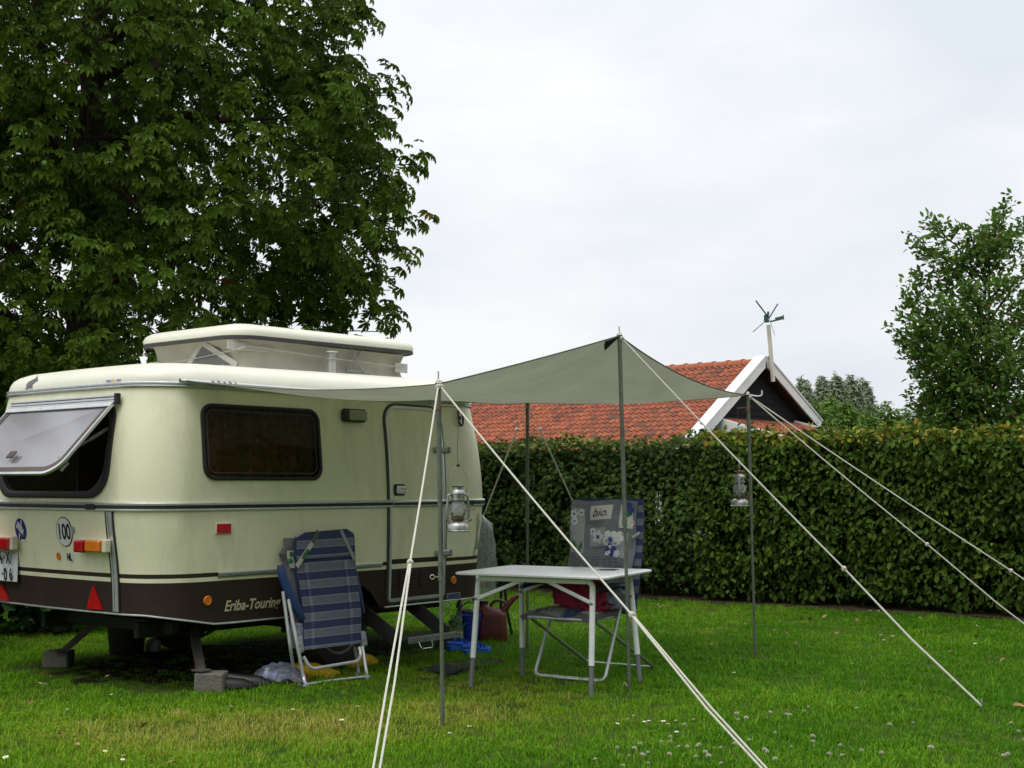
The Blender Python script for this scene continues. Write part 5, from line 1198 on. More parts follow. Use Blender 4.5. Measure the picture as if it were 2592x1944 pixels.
for uu in (sc_ - wid / 2 + .01, sc_ + wid / 2 - .03):
    b = MB(); A = cw(uu - .03, sv - .40, .40); B_ = cw(uu, sv - .05, .20); d_ = (B_ - A).normalized(); b.box((A + B_) / 2, ((B_ - A).length, .012, .11), (d_, CD, d_.cross(CD)), .002); b.tube([A + d_.cross(CD) * .055, B_ + d_.cross(CD) * .055], .005, 5); b.build('step_arm', mat('dark grey step steel', (.06, .06, .06), .6, metal=.3), step)
b = MB(); q = cw(sc_ - .05, sv + .01, .18); b.tube(bentpath([q - CD * .07, q - CD * .06 - UP * .045 + CN * .02, q + CD * .06 - UP * .045 + CN * .02, q + CD * .07], .012), .0035, 6); b.build('step_pull', chrome, step)
# awning rail along the roof edge with its loose end
b = MB(); rws = []
for of, dz in ((.012, .004), (.030, .006), (.036, .016), (.030, .028), (.012, .030)): rws.append([cw(u, bow(u, .966, 1.58, .966)[1] + of, 1.947 + dz - .002) for u in [-1.42 + k * 2.78 / 20 for k in range(21)]])
b.grid(rws + [rws[0]]); b.build('awning_rail', alu, cv, 40)
b = MB()
for k in range(5): c = cw(-1.18 + k * .045, 1.012, 1.958 + .004 * (k % 2)); b.tube([c + Vector((math.cos(t), 0, math.sin(t))) * .014 for t in [2 * math.pi * i / 10 for i in range(10)]], .004, 5, True)
b.build('hook_chain', mat('dull zinc hooks', (.35, .35, .36), .4, metal=.8), cv)
# hook plate near the front corner
hu, hz = side_hit(1161, 1058); b = MB(); b.tube([side_pt(hu + .03 * math.cos(t), hz + .062 * math.sin(t), .02) for t in [2 * math.pi * k / 16 for k in range(16)]], .008, 6, True); b.box(side_pt(hu, hz, .008), (.03, .016, .03), (CD, CN, UP), .004); b.build('tie_hook', rubber, cv)
# ---- front: drawbar, coupling, hose
b = MB()
for s_ in (-1, 1): b.tube([cw(1.3, .5 * s_, .36), cw(2.45, .06 * s_, .42)], .035, 8)
b.box(cw(2.55, 0, .43), (.3, .09, .09), (CD, CN, UP), .02); b.tube([cw(2.25, .12, .75), cw(2.25, .12, .06)], .024, 10); b.build('drawbar', galv, cv)
b = MB(); b.lathe([(.001, -.02), (.08, -.02), (.09, -.01), (.09, .01), (.08, .02), (.001, .02)], cw(2.25, .12, .09), 18, (CD, UP, CN)); b.build('jockey_wheel', rubber, cv)
b = MB(); b.box(cw(1.86, 0, .70), (.42, 1.0, .52), (CD, CN, UP), .08); b.build('gas_locker', mat('dim grey locker', (.30, .30, .27), .6), cv)
# ================================================================== awning, poles, ropes, lanterns
polem = mat('chipped green pole paint', (.13, .155, .115), .5, var=.3, vs=20, dirt_shade=((.22, .22, .19), .5, 30), metal=.2)
ropem = mat('off white guy rope', (.66, .64, .55), .85, var=.1, vs=60, bump=.4, bs=300)
tarpm = mat('grey green awning cloth', (.30, .31, .235), .9, var=.10, vs=2.2, bump=.12, bs=400, trans=.46, dirt_shade=((.20, .205, .15), .55, 2.6))  # blotches stand in for crease shading, put into the cloth colour
zinc = mat('zinc plated steel', (.62, .60, .52), .35, metal=.8, var=.15)
def pole(basepx, toppx, label, spike=.06, split=.5, screw=None, r0=.0135, r1=.0105, base=None, joints=()):
    b0 = base or G(*basepx); t0 = atY(*toppx, b0.y); root = thing('awning_pole', b0, label, 'pole', 'green awning poles')
    m_ = b0.lerp(t0, split); b = MB(); b.tube([m_ - (t0 - b0).normalized() * .02, t0], r0, 10); b.build('upper_tube', polem, root); b = MB(); b.tube([b0 - UP * .04, m_], r1, 10); b.build('lower_tube', polem, root)
    b = MB(); d_ = (t0 - b0).normalized(); b.tube([m_ - d_ * .02, m_ + d_ * .02], r0 * 1.18, 10); b.build('clamp', polem, root); b = MB()
    if screw:
        sx_ = screw; q = m_ + Vector((sx_ * .012, -.012, 0)); b.tube([q, q + Vector((sx_ * .022, -.01, 0))], .003, 6)
        c = q + Vector((sx_ * .033, -.012, 0)); b.tube([c + Vector((math.cos(t) * .012 * sx_, 0, math.sin(t) * .012)) for t in [2 * math.pi * k / 12 for k in range(12)]], .0026, 5, True)
    if screw: b.build('thumb_screw', zinc, root)
    b = MB(); b.tube([t0 - d_ * .01, t0 + d_ * spike], .0042, 6); b.lathe([(.016, 0), (.012, .02), (.006, .025)], t0, 10); b.build('spike', zinc, root)
    return root, b0, t0
p1, B1, T1 = pole((1121, 1843), (1110, 972), 'green pole with a lantern hanging beside the caravan door', .07, .435, -1, .0138, .0108)
p3, B3, T3 = pole((1594, 1752), (1568, 850), 'tallest green pole holding up the awning peak, in front of the chair', .06, .47, 1, .0138, .0108)
p4, B4, T4 = pole((1912, 1664), (1893, 1000), 'green pole with a lantern hanging in front of the beech hedge', .03, .55, None)
pb, BB, TB = pole(None, (1335, 1020), 'green pole behind the white table, close to the caravan front', .02, .55, None, base=Vector((.12, 10.3, 0)))
for root, q in ((p3, B3 + Vector((-.03, -.02, .012))),):
    b = MB(); b.tube(bentpath([q + Vector((-.02, 0, .03)), q + Vector((-.005, 0, .05)), q + Vector((.012, 0, .03))], .01), .004, 5); b.build('foot_hook', zinc, root)
# ---- awning cloth
RA = cw(-1.38, bow(-1.38, .966, 1.58, .966)[1] + .035, 1.963); RB = cw(1.37, bow(1.3, .966, 1.58, .966)[1] + .03, 1.963)
def edge(pts, sags, n):
    """polyline with each span hanging a little; resampled to n+1 points"""
    out = []; tot = sum((pts[i + 1] - pts[i]).length for i in range(len(pts) - 1))
    for k in range(n + 1):
        s_ = tot * k / n
        for i in range(len(pts) - 1):
            L = (pts[i + 1] - pts[i]).length
            if s_ <= L + 1e-6 or i == len(pts) - 2: t = min(1, s_ / L); out.append(pts[i].lerp(pts[i + 1], t) - UP * (4 * sags[i] * t * (1 - t))); break
            s_ -= L
    return out
NU, NV = 48, 30
e_rail = [cw(-1.38 + 2.75 * k / NU, bow(-1.38 + 2.75 * k / NU, .966, 1.58, .966)[1] + .032, 1.963) for k in range(NU + 1)]
# outer edge, spans matched so pole tips fall on grid lines
n1 = int(NU * .47); o1 = edge([T1, T3], [.008], n1); o2 = edge([T3, T4], [.075], NU - n1); e_out = o1 + o2[1:]
e_rear = edge([e_rail[0], T1], [.045], NV)
nb = int(NV * .28); e_front = edge([e_rail[-1], TB], [.012], nb) + edge([TB, T4], [.03], NV - nb)[1:]
gridp = [[None] * (NU + 1) for _ in range(NV + 1)]
for j in range(NV + 1):
    for i in range(NU + 1):
        s_, t = i / NU, j / NV
        gridp[j][i] = (e_rail[i] * (1 - t) + e_out[i] * t) + (e_rear[j] * (1 - s_) + e_front[j] * s_) - ((e_rail[0] * (1 - s_) + e_rail[-1] * s_) * (1 - t) + (e_out[0] * (1 - s_) + e_out[-1] * s_) * t)
zz = np.array([[p.z for p in r_] for r_ in gridp]); z0_ = zz.copy()
S_, T_ = np.meshgrid(np.arange(NU + 1) / NU, np.arange(NV + 1) / NV); load = (.00015 + .0013 * T_ ** 1.5 * np.clip(1 - S_ / .7, 0, 1))[1:-1, 1:-1]
for _ in range(4000): zz[1:-1, 1:-1] = (zz[:-2, 1:-1] + zz[2:, 1:-1] + zz[1:-1, :-2] + zz[1:-1, 2:]) / 4 - load
for j in range(1, NV):
    for i in range(1, NU):
        s_, t = i / NU, j / NV; ds = (s_ - .47) ; ang = math.atan2(1 - t, ds * 1.4); rr_ = math.hypot(1 - t, ds * 1.4)
        w = .026 * math.sin(ang * 8 + 1.2) * math.exp(-rr_ * 1.2) * min(1, rr_ * 4) + .004 * math.sin(ang * 23) * math.exp(-rr_ * 2)
        w *= math.sin(math.pi * min(1, t * 1.0)) ** .5 if t < 1 else 0
        gridp[j][i].z = zz[j, i] + w
aw = thing('awning', cw(.4, 2, 0), 'grey green cloth awning stretched from the caravan to poles', 'awning')
b = MB(); b.grid(gridp); b.build('cloth', tarpm, aw, 80)
hem = mat('dark green hem', (.16, .17, .13), .9, trans=.3)
b = MB(); b.tube(e_out, .0045, 5); b.tube(e_front, .004, 5); b.tube(e_rear, .003, 5); b.build('hem', hem, aw)
# reinforcement patch under the peak
def tp_(s_, t):                      # point on the cloth
    x, y = min(max(s_, 0), 1) * NU, min(max(t, 0), 1) * NV; i, j = min(int(x), NU - 1), min(int(y), NV - 1); fx, fy = x - i, y - j
    return (gridp[j][i] * (1 - fx) + gridp[j][i + 1] * fx) * (1 - fy) + (gridp[j + 1][i] * (1 - fx) + gridp[j + 1][i + 1] * fx) * fy
b = MB(); b.add([tp_(n1 / NU, 1) - UP * .005, tp_(n1 / NU - .04, .998) - UP * .006, tp_(n1 / NU - .022, .975) - UP * .007, tp_(n1 / NU, .955) - UP * .007], [(0, 1, 2, 3)]); b.build('peak_corner', mat('black reinforcing cloth', (.02, .02, .018), .9), aw, 0)
for T in (T1, T3, T4, TB):
    b = MB(); b.tube([T + UP * .004 + Vector((math.cos(t), math.sin(t), 0)) * .017 for t in [2 * math.pi * k / 12 for k in range(12)]], .004, 5, True); b.build('eyelet', zinc, aw)
# ---- guy ropes
def knot(b, p, r_=.012):
    for k in range(3):
        ax = [(1, 0, 0), (0, 1, 0), (.6, .3, .7)][k]; ax = Vector(ax).normalized(); u_ = ax.orthogonal().normalized(); w_ = ax.cross(u_); b.tube([p + (u_ * math.cos(t) + w_ * math.sin(t)) * r_ + ax * .004 * (k - 1) for t in [2 * math.pi * i / 10 for i in range(10)]], .0045, 5, True)
def guy(top, kpx, peg, label, kfrac=None, r_=.0052, dbl=.03):
    root = thing('guy_rope', peg, label, 'guy rope', 'guy ropes of the awning'); dr = peg - top
    # the knot sits on the straight line nearest to its pixel
    if kfrac is None:
        r3 = ray(*kpx); n_ = dr.cross(r3); t = (EYEV - top).dot(r3.cross(n_)) / dr.dot(r3.cross(n_)); kfrac = min(max(t, .2), .9)
    K_ = top + dr * kfrac; b = MB(); pts_ = [top.lerp(K_, k / 8) - UP * (.012 * 4 * (k / 8) * (1 - k / 8)) for k in range(9)]; b.tube(pts_, r_, 6); b.build('line', ropem, root)
    side = dr.cross(UP).normalized()
    for s_ in (-1, 1):
        b = MB(); b.tube([K_ + side * .004 * s_, K_.lerp(peg, .5) + side * (dbl * .5 * s_) - UP * .006, peg + side * (.012 * s_) + UP * .03], r_, 6); b.build('loop_line', ropem, root)
    b = MB(); knot(b, K_); knot(b, top + dr.normalized() * .02 - UP * .004, .014); b.build('knot', ropem, root)
    b = MB(); d_ = (UP * .8 - Vector((dr.x, dr.y, 0)).normalized() * -.5).normalized(); b.tube([peg + UP * .06 + d_ * .0, peg + UP * .03, peg - UP * .12], .005, 6); b.tube(bentpath([peg + UP * .055, peg + UP * .075 + side * .012, peg + UP * .05 + side * .025], .01), .004, 5); b.build('peg', galv, root)
    return root
guy(T1, (1049, 1425), G(930, 2100), 'guy rope falling from the lantern pole straight towards the lawn beside the folded chair')
guy(T1, (1600, 1556), G(2015, 2052), 'guy rope crossing in front of the white table from the lantern pole')
guy(T3, (2140, 1436), G(2485, 1800), 'guy rope from the awning peak down to the lawn in front of the beech hedge')
guy(T4, (2338, 1388), G(2705, 1676), 'lower guy rope from the outer corner pole across the beech hedge')
guy(T4, (2562, 1441), G(2900, 1672), 'upper guy rope from the outer corner pole across the beech hedge')
guy(TB, (1346, 1060), G(1585, 1560), 'thin guy rope from the back pole down behind the chair', .1, .003, .008)
guy(TB, (1318, 1052), G(1130, 1545), 'thin guy rope from the back pole down behind the caravan front', .1, .003, .008)
# tie hook at the outer corner
b = MB(); q = T4 + Vector((.02, -.01, .0)); b.tube(bentpath([q, q + Vector((.05, -.01, -.012)), q + Vector((.085, -.01, -.006)), q + Vector((.085, -.01, .035))], .02), .006, 6); b.build('tie_hook', mat('white plastic hook', (.62, .62, .58), .5), aw)
# ---- hurricane lanterns
def lantern(loc, sc, rz, label, rust=False):
    root = thing('hurricane_lantern', loc, label, 'lantern', 'hurricane lanterns hung on awning poles', rz); M4 = rootmat(root)
    tin = mat('dull tinned lantern metal', (.42, .42, .40), .36, metal=.9, var=.3, vs=25, dirt_shade=((.30, .24, .17), .4, 18)); rst = mat('rusty cap metal', (.28, .17, .10), .7, metal=.4, var=.4, vs=30)
    def L(b, nm, m_, par=root, sm=40.): b.v = [M4 @ (p * sc) for p in b.v]; return b.build(nm, m_, par, sm)
    b = MB(); b.lathe([(.052, 0), (.059, .001), (.060, .005), (.054, .009), (.053, .030), (.050, .036), (.036, .047), (.030, .050), (.0001, .050)], n=28); L(b, 'fuel_tank', tin)
    b = MB(); b.lathe([(.024, .050), (.028, .058), (.034, .060), (.034, .066), (.020, .074), (.008, .078), (.0001, .078)], n=20); L(b, 'burner', mat('dark burner brass', (.16, .12, .06), .45, metal=.7, var=.3))
    b = MB(); b.lathe([(.027, .066), (.034, .075), (.0405, .095), (.041, .108), (.036, .125), (.029, .140), (.027, .148)], n=24); b.f = [f for f in b.f if len(f) == 4]; b.mi = [0] * len(b.f); L(b, 'glass_globe', glass('lantern glass', (.86, .88, .87), .05, ior=1.5, haze=((.66, .68, .67), .2)))
    b = MB(); b.lathe([(.031, .147), (.036, .150), (.036, .154), (.032, .156), (.032, .178), (.036, .180), (.036, .184), (.030, .196), (.028, .200)], n=24); L(b, 'collar', tin)
    b = MB(); b.lathe([(.024, .200), (.024, .212), (.032, .216), (.034, .219), (.030, .222), (.0001, .224)], n=20); L(b, 'chimney_cap', rst if rust else tin)
    b = MB()
    for k in range(7): a = 2 * math.pi * k / 7; b.lathe([(.0035, 0), (.0001, .001)], Vector((math.cos(a) * .0322, math.sin(a) * .0322, .167)), 6, (Vector((-math.sin(a), math.cos(a), 0)), UP, Vector((math.cos(a), math.sin(a), 0))))
    L(b, 'air_holes', blackp)
    for s_ in (-1, 1): b = MB(); b.tube(bentpath([(s_ * .030, 0, .178), (s_ * .048, 0, .176), (s_ * .055, 0, .10), (s_ * .052, 0, .052), (s_ * .036, 0, .046)], .016), .0062, 8); L(b, 'side_tube', tin)
    b = MB()
    for s_ in (-1, 1): b.tube(smoothpath([(-.05, -.02 * s_, .085), (0, -.042, .115 + .012 * s_), (.05, -.02 * s_, .13)], 5), .0013, 4)
    b.tube([(Vector((math.cos(t) * .0425, math.sin(t) * .0425, .094))) for t in [2 * math.pi * k / 20 for k in range(20)]], .0013, 4, True); L(b, 'guard_wire', tin)
    b = MB(); b.tube([(.05, -.01, .10), (.078, -.012, .108)], .002, 5); b.box((.078, -.012, .108), (.012, .006, .012), None, .003); b.tube([(.03, -.03, .06), (.045, -.045, .058)], .002, 5); b.lathe([(.010, -.003), (.010, .003)], (.047, -.047, .058), 10, (Vector((.7, .7, 0)), UP, Vector((.7, -.7, 0)))); L(b, 'lift_lever', rst)
    b = MB(); b.tube(smoothpath([(-.044, 0, .186), (-.050, 0, .225), (-.040, 0, .275), (-.015, 0, .305), (0, 0, .312), (.015, 0, .305), (.040, 0, .275), (.050, 0, .225), (.044, 0, .186)], 5), .0014, 5)
    for s_ in (-1, 1): b.tube([(s_ * .042, math.cos(t) * .007, .186 + math.sin(t) * .007) for t in [2 * math.pi * k / 10 for k in range(10)]], .0016, 4, True)
    L(b, 'bail', tin); return root, M4 @ (Vector((0, 0, .312)) * sc)
A1 = atY(1157, 1030, B1.y - .04); l1, top1 = lantern(atY(1159, 1346, A1.y), 1.13, .35, 'tin hurricane lantern hanging in front of the caravan door side')
A4 = atY(1866, 1034, B4.y - .03); l2, top2 = lantern(atY(1873, 1282, A4.y), 1.22, 1.35, 'tin hurricane lantern with rusty cap hanging in front of the hedge', True)
for (A, T_, B_, px, top, lb) in ((A1, T1, B1, (1110, 1028), top1, 'thin rusty wire holding the lantern by the caravan'), (A4, T4, B4, (1893, 1034), top2, 'thin rusty wire holding the lantern by the hedge')):
    P_ = atY(*px, B_.y); root = thing('hanging_wire', P_, lb, 'wire'); b = MB(); b.tube(smoothpath([P_, P_.lerp(A, .5) + UP * .004, A], 4), .006, 6); b.tube([P_ - UP * .02, P_ + UP * .02], .017, 10); b.build('bracket', mat('taped rusty bracket', (.20, .12, .09), .7, var=.5, vs=40), root)
    b = MB(); b.tube(smoothpath([A, A.lerp(top, .4) + Vector((.004, 0, 0)), A.lerp(top, .7) - Vector((.003, 0, 0)), top], 4), .0016, 4); knot(b, top + UP * .006, .006); b.build('wire', mat('rust brown wire', (.16, .08, .05), .7, var=.3), root)
# ================================================================== table, chairs
tablem = mat('white table laminate', (.84, .85, .85), .4, var=.04, vs=4, dirt_shade=((.5, .5, .47), .25, 6))
legm = mat('white enamelled leg', (.76, .78, .75), .4, var=.06, vs=9, dirt_shade=((.40, .42, .36), .35, 12)); footm = mat('grey plastic leg end', (.16, .165, .17), .6, var=.15)
TC = Vector((.285, 8.72, 0)); ta = math.radians(153.5); E1 = Vector((math.cos(ta), math.sin(ta), 0)); E2 = Vector((math.sin(ta), -math.cos(ta), 0))
E2 = E2 if E2.y > 0 else -E2; TZ = .735
tb = thing('camping_table', TC, 'white folding camping table standing on the lawn under the awning', 'table')
b = MB(); rws = []
for d_, z in ((.012, TZ - .020), (.0, TZ - .016), (-.002, TZ - .006), (.006, TZ), (.05, TZ)): rws.append([TC + E1 * x + E2 * y + UP * z for x, y in roundrect(-.535 + d_, .535 - d_, -.425 + d_, .425 - d_, .045, 6)])
b.grid(rws, closed=True); k = len(rws[0]); b.f += [tuple(range(k)), tuple(4 * k + i for i in range(k))]; b.mi += [0, 0]; b.build('table_top', tablem, tb, 40)
for px, py, sx_, sy in ((1496, 1764, -1, -1), (1192, 1739, 1, -1), (1621, 1730, -1, 1), (1323, 1710, 1, 1)):
    ft = G(px, py); tp = TC + E1 * (.405 * sx_) + E2 * (.315 * sy) + UP * (TZ - .025); inn = tp - E1 * (.0 * sx_) - E2 * (.03 * sy)
    top_in = TC + E1 * (.335 * sx_) + E2 * (.315 * sy) + UP * (TZ - .022); kn = tp.lerp(ft, .12); low = tp.lerp(ft, .74)
    b = MB(); b.tube(bentpath([top_in, tp + (tp - ft).normalized() * -.03, kn, low], .07, 6), .0185, 10); lg = b.build('leg', legm, tb); b = MB(); b.tube([low + (tp - ft).normalized() * .004, ft - UP * .01], .0155, 10); b.build('leg_end', footm, lg)
    b = MB(); bs_ = tp.lerp(ft, .21); be = TC + E1 * (.06 * sx_) + E2 * (.315 * sy) + UP * (TZ - .035); b.tube([bs_, be], .013, 8, flat=(1, .55)); b.build('brace', legm, tb)
    b = MB(); b.lathe([(.010, -.022), (.010, .022), (.004, .026)], bs_, 10, (E1, UP, E2 * -1)); b.lathe([(.004, .0185), (.003, .021)], tp.lerp(ft, .16), 8, (E1, UP, E2 * -1)); b.build('rivet', mat('grey rivet', (.3, .3, .3), .4, metal=.8), lg)
for sy in (-1, 1): b = MB(); b.box(TC + E2 * (.33 * sy) + UP * (TZ - .042), (.74, .02, .028), (E1, E2, UP), .003); b.build('apron_rail', legm, tb)
pa, pbb = G(1515, 1442, TZ + .006), G(1562, 1442, TZ + .006); dr = (pbb - pa).normalized(); pen = MB(); Lp = .145; c = (pa + pbb) / 2
pen.lathe([(.0008, -Lp / 2), (.0025, -Lp / 2 + .012), (.005, -Lp / 2 + .03), (.0055, Lp / 2 - .03), (.005, Lp / 2 - .022), (.003, Lp / 2 - .02), (.003, Lp / 2 - .008), (.0042, Lp / 2 - .006), (.003, Lp / 2)], c, 10, (UP, dr.cross(UP), dr)); pen.build('pen', mat('black pen plastic', (.012, .012, .014), .3), None, label='black ballpoint pen lying on the white table', cat='pen')
# ---- cloth colours
navy = mat('navy woven stripe', (.026, .040, .11), .85, var=.2, vs=30, bump=.3, bs=350); gstr = mat('grey woven stripe', (.135, .155, .19), .85, var=.15, vs=30, bump=.3, bs=350); lstr = mat('pale blue thin stripe', (.27, .30, .36), .85, var=.1)
greyc = mat('grey printed cushion cloth', (.165, .170, .185), .92, var=.22, vs=9, bump=.35, bs=200); palec = mat('pale grey cushion patch', (.30, .30, .30), .92, var=.1, vs=20); creamc = mat('cream cushion patch', (.50, .49, .43), .92, var=.08); flw = mat('white flower print', (.58, .58, .55), .92, var=.08); flb = mat('blue flower print', (.04, .055, .26), .92, var=.25, vs=30); flg = mat('green leaf print', (.035, .17, .05), .92, var=.5, vs=30); inkc = mat('dark ink print', (.02, .02, .035), .92)
armb = mat('blue armrest plastic', (.018, .045, .15), .45, var=.1); tubem = mat('polished aluminium tube', (.72, .73, .74), .42, metal=.7, var=.1, vs=30)
greyp = mat('grey hinge plastic', (.27, .30, .33), .5, var=.1)
# ---- garden chair by the table
CF = Vector((-.53, -.848, 0)); CWd = Vector((.848, -.53, 0)); CO = Vector((.425, 8.87, 0))
def cc(w, f, z): return CO + CWd * w + CF * f + UP * z
chair = thing('garden_chair', CO, 'folding garden chair with grey flowered cushion behind the white table', 'chair')
WL, WR = -.27, .23
for f0, f1, z1, nm in ((.055, -.30, .645, 'front_leg_frame'), (-.70, .14, .41, 'rear_leg_frame')):
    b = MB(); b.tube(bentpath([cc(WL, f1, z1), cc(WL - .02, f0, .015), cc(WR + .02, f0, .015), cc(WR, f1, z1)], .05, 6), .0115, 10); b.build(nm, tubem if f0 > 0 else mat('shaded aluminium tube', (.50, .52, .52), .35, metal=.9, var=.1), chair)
for s_, w in ((-1, WL), (1, WR)):
    b = MB(); rws = []
    for k in range(9):
        t = k / 8; f = .20 - .50 * t; zc = .618 + .018 * math.sin(math.pi * t); wd = .030 * (1 - .35 * abs(2 * t - 1) ** 3); rws.append([cc(w + x * wd + s_ * .03, f, zc + z) for x, z in ((-1, -.008), (-.6, .008), (0, .013), (.6, .008), (1, -.008), (0, -.018))])
    b.grid(rws, closed=True); b.f += [tuple(range(6)), tuple(48 + i for i in range(6))]; b.mi += [0, 0]; b.build('armrest', armb, chair, 60)
    b = MB(); b.box(cc(w + s_ * .012, -.26, .615), (.026, .10, .06), (CWd, CF, UP), .012); b.build('armrest_joint', armb, chair)
b = MB(); b.tube(bentpath([cc(WL + .09, -.345, .40), cc(WL + .09, -.505, 1.18), cc(WR + .0, -.505, 1.18), cc(WR + .0, -.345, .40)], .06, 6), .011, 8); b.tube(bentpath([cc(WL + .02, -.24, .41), cc(WL + .02, .24, .425), cc(WR - .02, .24, .425), cc(WR - .02, -.24, .41)], .05, 5), .011, 8); b.build('seat_frame', tubem, chair)
# striped sling behind the cushion
def backpt(x, t, of=0.):            # x -1..1 across, t 0 seat .. 1 top
    f = -.30 - .15 * t - .03 * math.sin(math.pi * t); return cc((WL + WR) / 2 + .045 + x * .270, f + of, .42 + .785 * t)
b = MB(); rws = []; ns = 34
for k in range(ns + 1): rws.append([backpt(x * (1.0 if k < 31 else .97), k / ns, -.022) for x in (-1, -.5, 0, .5, 1)])
b.slab(rws, .01); b.mi = []
for k in range(ns):
    for _ in range(4): b.mi += [[0, 0, 1, 1][k % 4]] * 2
b.mi += [0] * (len(b.f) - len(b.mi)); b.build('sling_back', [navy, gstr], chair, 40)
b = MB(); rws = [[cc(WL + .03 + (WR - WL - .06) * i / 4, -.22 + .46 * k / 12, .435 - .015 * math.sin(math.pi * k / 12)) for i in range(5)] for k in range(13)]; b.slab(rws, .01); b.build('sling_seat', navy, chair, 40)
# back cushion: a folded grey flowered pad, with prints laid on its face
def cush(x, t, of=0.):
    bul = .022 * (1 - abs(x) ** 4) * (1 - abs(2 * t - 1) ** 4) + .010 * math.sin(x * 5 + t * 9) + .003 * math.sin(t * 31 + x * 3) - .014 * math.exp(-((t - .55) / .04) ** 2); return backpt(x * .96 - .14 + .015 * math.sin(t * 13), .03 + t * .955 + .008 * math.sin(x * 4), .012 + bul + of)
b = MB(); b.slab([[cush(-1 + i / 8, k / 30) for i in range(17)] for k in range(31)], -.03); cu_ = b.build('back_cushion', greyc, chair, 60)
def patch(x0, x1, t0, t1, m_, nm, of=.003, n=14):
    b = MB(); b.grid([[cush(x0 + (x1 - x0) * i / n, t0 + (t1 - t0) * k / n, of) for i in range(n + 1)] for k in range(n + 1)]); return b.build(nm, m_, cu_, 60)
def cpx(px, py): return (px - 715) / 515., 1 - (py - 130) / 1510.      # from the zoomed crop of the chair back
def shape(pts_, m_, nm, of=.006): b = MB(); b.add([cush(*cpx(*p), of) for p in pts_], [tuple(range(len(pts_)))]); return b.build(nm, m_, cu_, 0)
def prect(a, b_, c, d, m_, nm='printed_patch'): (x0, t0), (x1, t1) = cpx(a, d), cpx(c, b_); return patch(x0, x1, t0, t1, m_, nm)
prect(225, 240, 450, 870, palec); prect(540, 200, 880, 400, creamc); prect(540, 510, 800, 770, palec); prect(790, 580, 1125, 930, palec); prect(995, 200, 1195, 520, creamc); prect(420, 1050, 790, 1250, palec)
def flower(cx_, cy_, r_, m_, np_=5, of=.0065, rot=0., inner=None):
    for k in range(np_):
        a = rot + 2 * math.pi * k / np_; c = (cx_ + math.cos(a) * r_ * .55, cy_ + math.sin(a) * r_ * .6); shape([(c[0] + math.cos(t) * r_ * .5 * (1 if abs(math.cos(t - a)) > .5 else .62), c[1] + math.sin(t) * r_ * .5) for t in [2 * math.pi * i / 10 for i in range(10)]], m_, 'flower_print', of + .0004 * k)
    if inner: shape([(cx_ + math.cos(2 * math.pi * i / 14) * r_ * (.5 if i % 2 else .2), cy_ + math.sin(2 * math.pi * i / 14) * r_ * (.5 if i % 2 else .2)) for i in range(14)], inner, 'flower_heart', of + .003)
flower(270, 330, 60, flw, 5, inner=flb); flower(390, 300, 52, flw, 5, rot=.6, inner=flb); flower(290, 430, 52, flw, 5, rot=.3, inner=flb); flower(670, 640, 90, flw, 5, inner=flb); flower(590, 560, 50, flw, 5, inner=flb); flower(880, 690, 130, flw, 5, rot=.4, inner=flb); flower(990, 660, 90, flw, 5, rot=.1); flower(870, 840, 95, flb, 5, rot=.9); flower(835, 870, 45, flw, 5, of=.008); flower(985, 880, 50, flw, 5, of=.008); flower(1120, 250, 90, flb, 6); flower(1100, 310, 52, flg, 6, of=.008)
for p in ([(240, 700), (300, 720), (340, 770), (330, 840), (280, 790)], [(420, 690), (380, 760), (350, 800), (400, 830), (425, 790)], [(265, 800), (330, 815), (430, 850), (350, 862), (280, 850)], [(430, 1075), (500, 1110), (525, 1180), (500, 1235), (460, 1200)], [(715, 1075), (640, 1110), (630, 1190), (680, 1235), (735, 1190)], [(540, 1180), (600, 1150), (610, 1235), (560, 1240)]): shape(p, flg, 'leaf_print')
for a, b_ in (((285, 480), (295, 690)), ((375, 390), (325, 690)), ((600, 690), (620, 770))): shape([(a[0] - 4, a[1]), (a[0] + 4, a[1]), (b_[0] + 4, b_[1]), (b_[0] - 4, b_[1])], flw, 'stem_print', .0035)
vs, fs = fontmesh('bio.', 170, .35, 0, 'CENTER'); b = MB(); b.add([cush(*cpx(705 + x * 1.0, 300 - y), .008) for x, y in vs], fs); b.build('script_print', inkc, cu_, 0)
b = MB()
for yy in list(range(440, 480, 40)) + [800, 925, 960, 1000, 1040, 1110, 1180, 1230]:
    for seg in range(9):
        xx = 300 + seg * 95 + rnd.uniform(-20, 20)
        if yy < 480 and not 460 < xx < 960: continue
        if yy > 1040 and 400 < xx < 800: continue
        if yy < 930 and 740 < xx: continue
        if yy < 900 and xx < 470: continue
        pts_ = [(xx + k * 7, yy + rnd.uniform(-7, 7)) for k in range(9)]
        b.add([cush(*cpx(x, y - 2), .0035) for x, y in pts_] + [cush(*cpx(x, y + 3), .0035) for x, y in pts_], [(i, i + 1, 10 + i, 9 + i) for i in range(8)])
tag(b.build('handwriting_print', inkc, cu_, 0), kind='stuff')
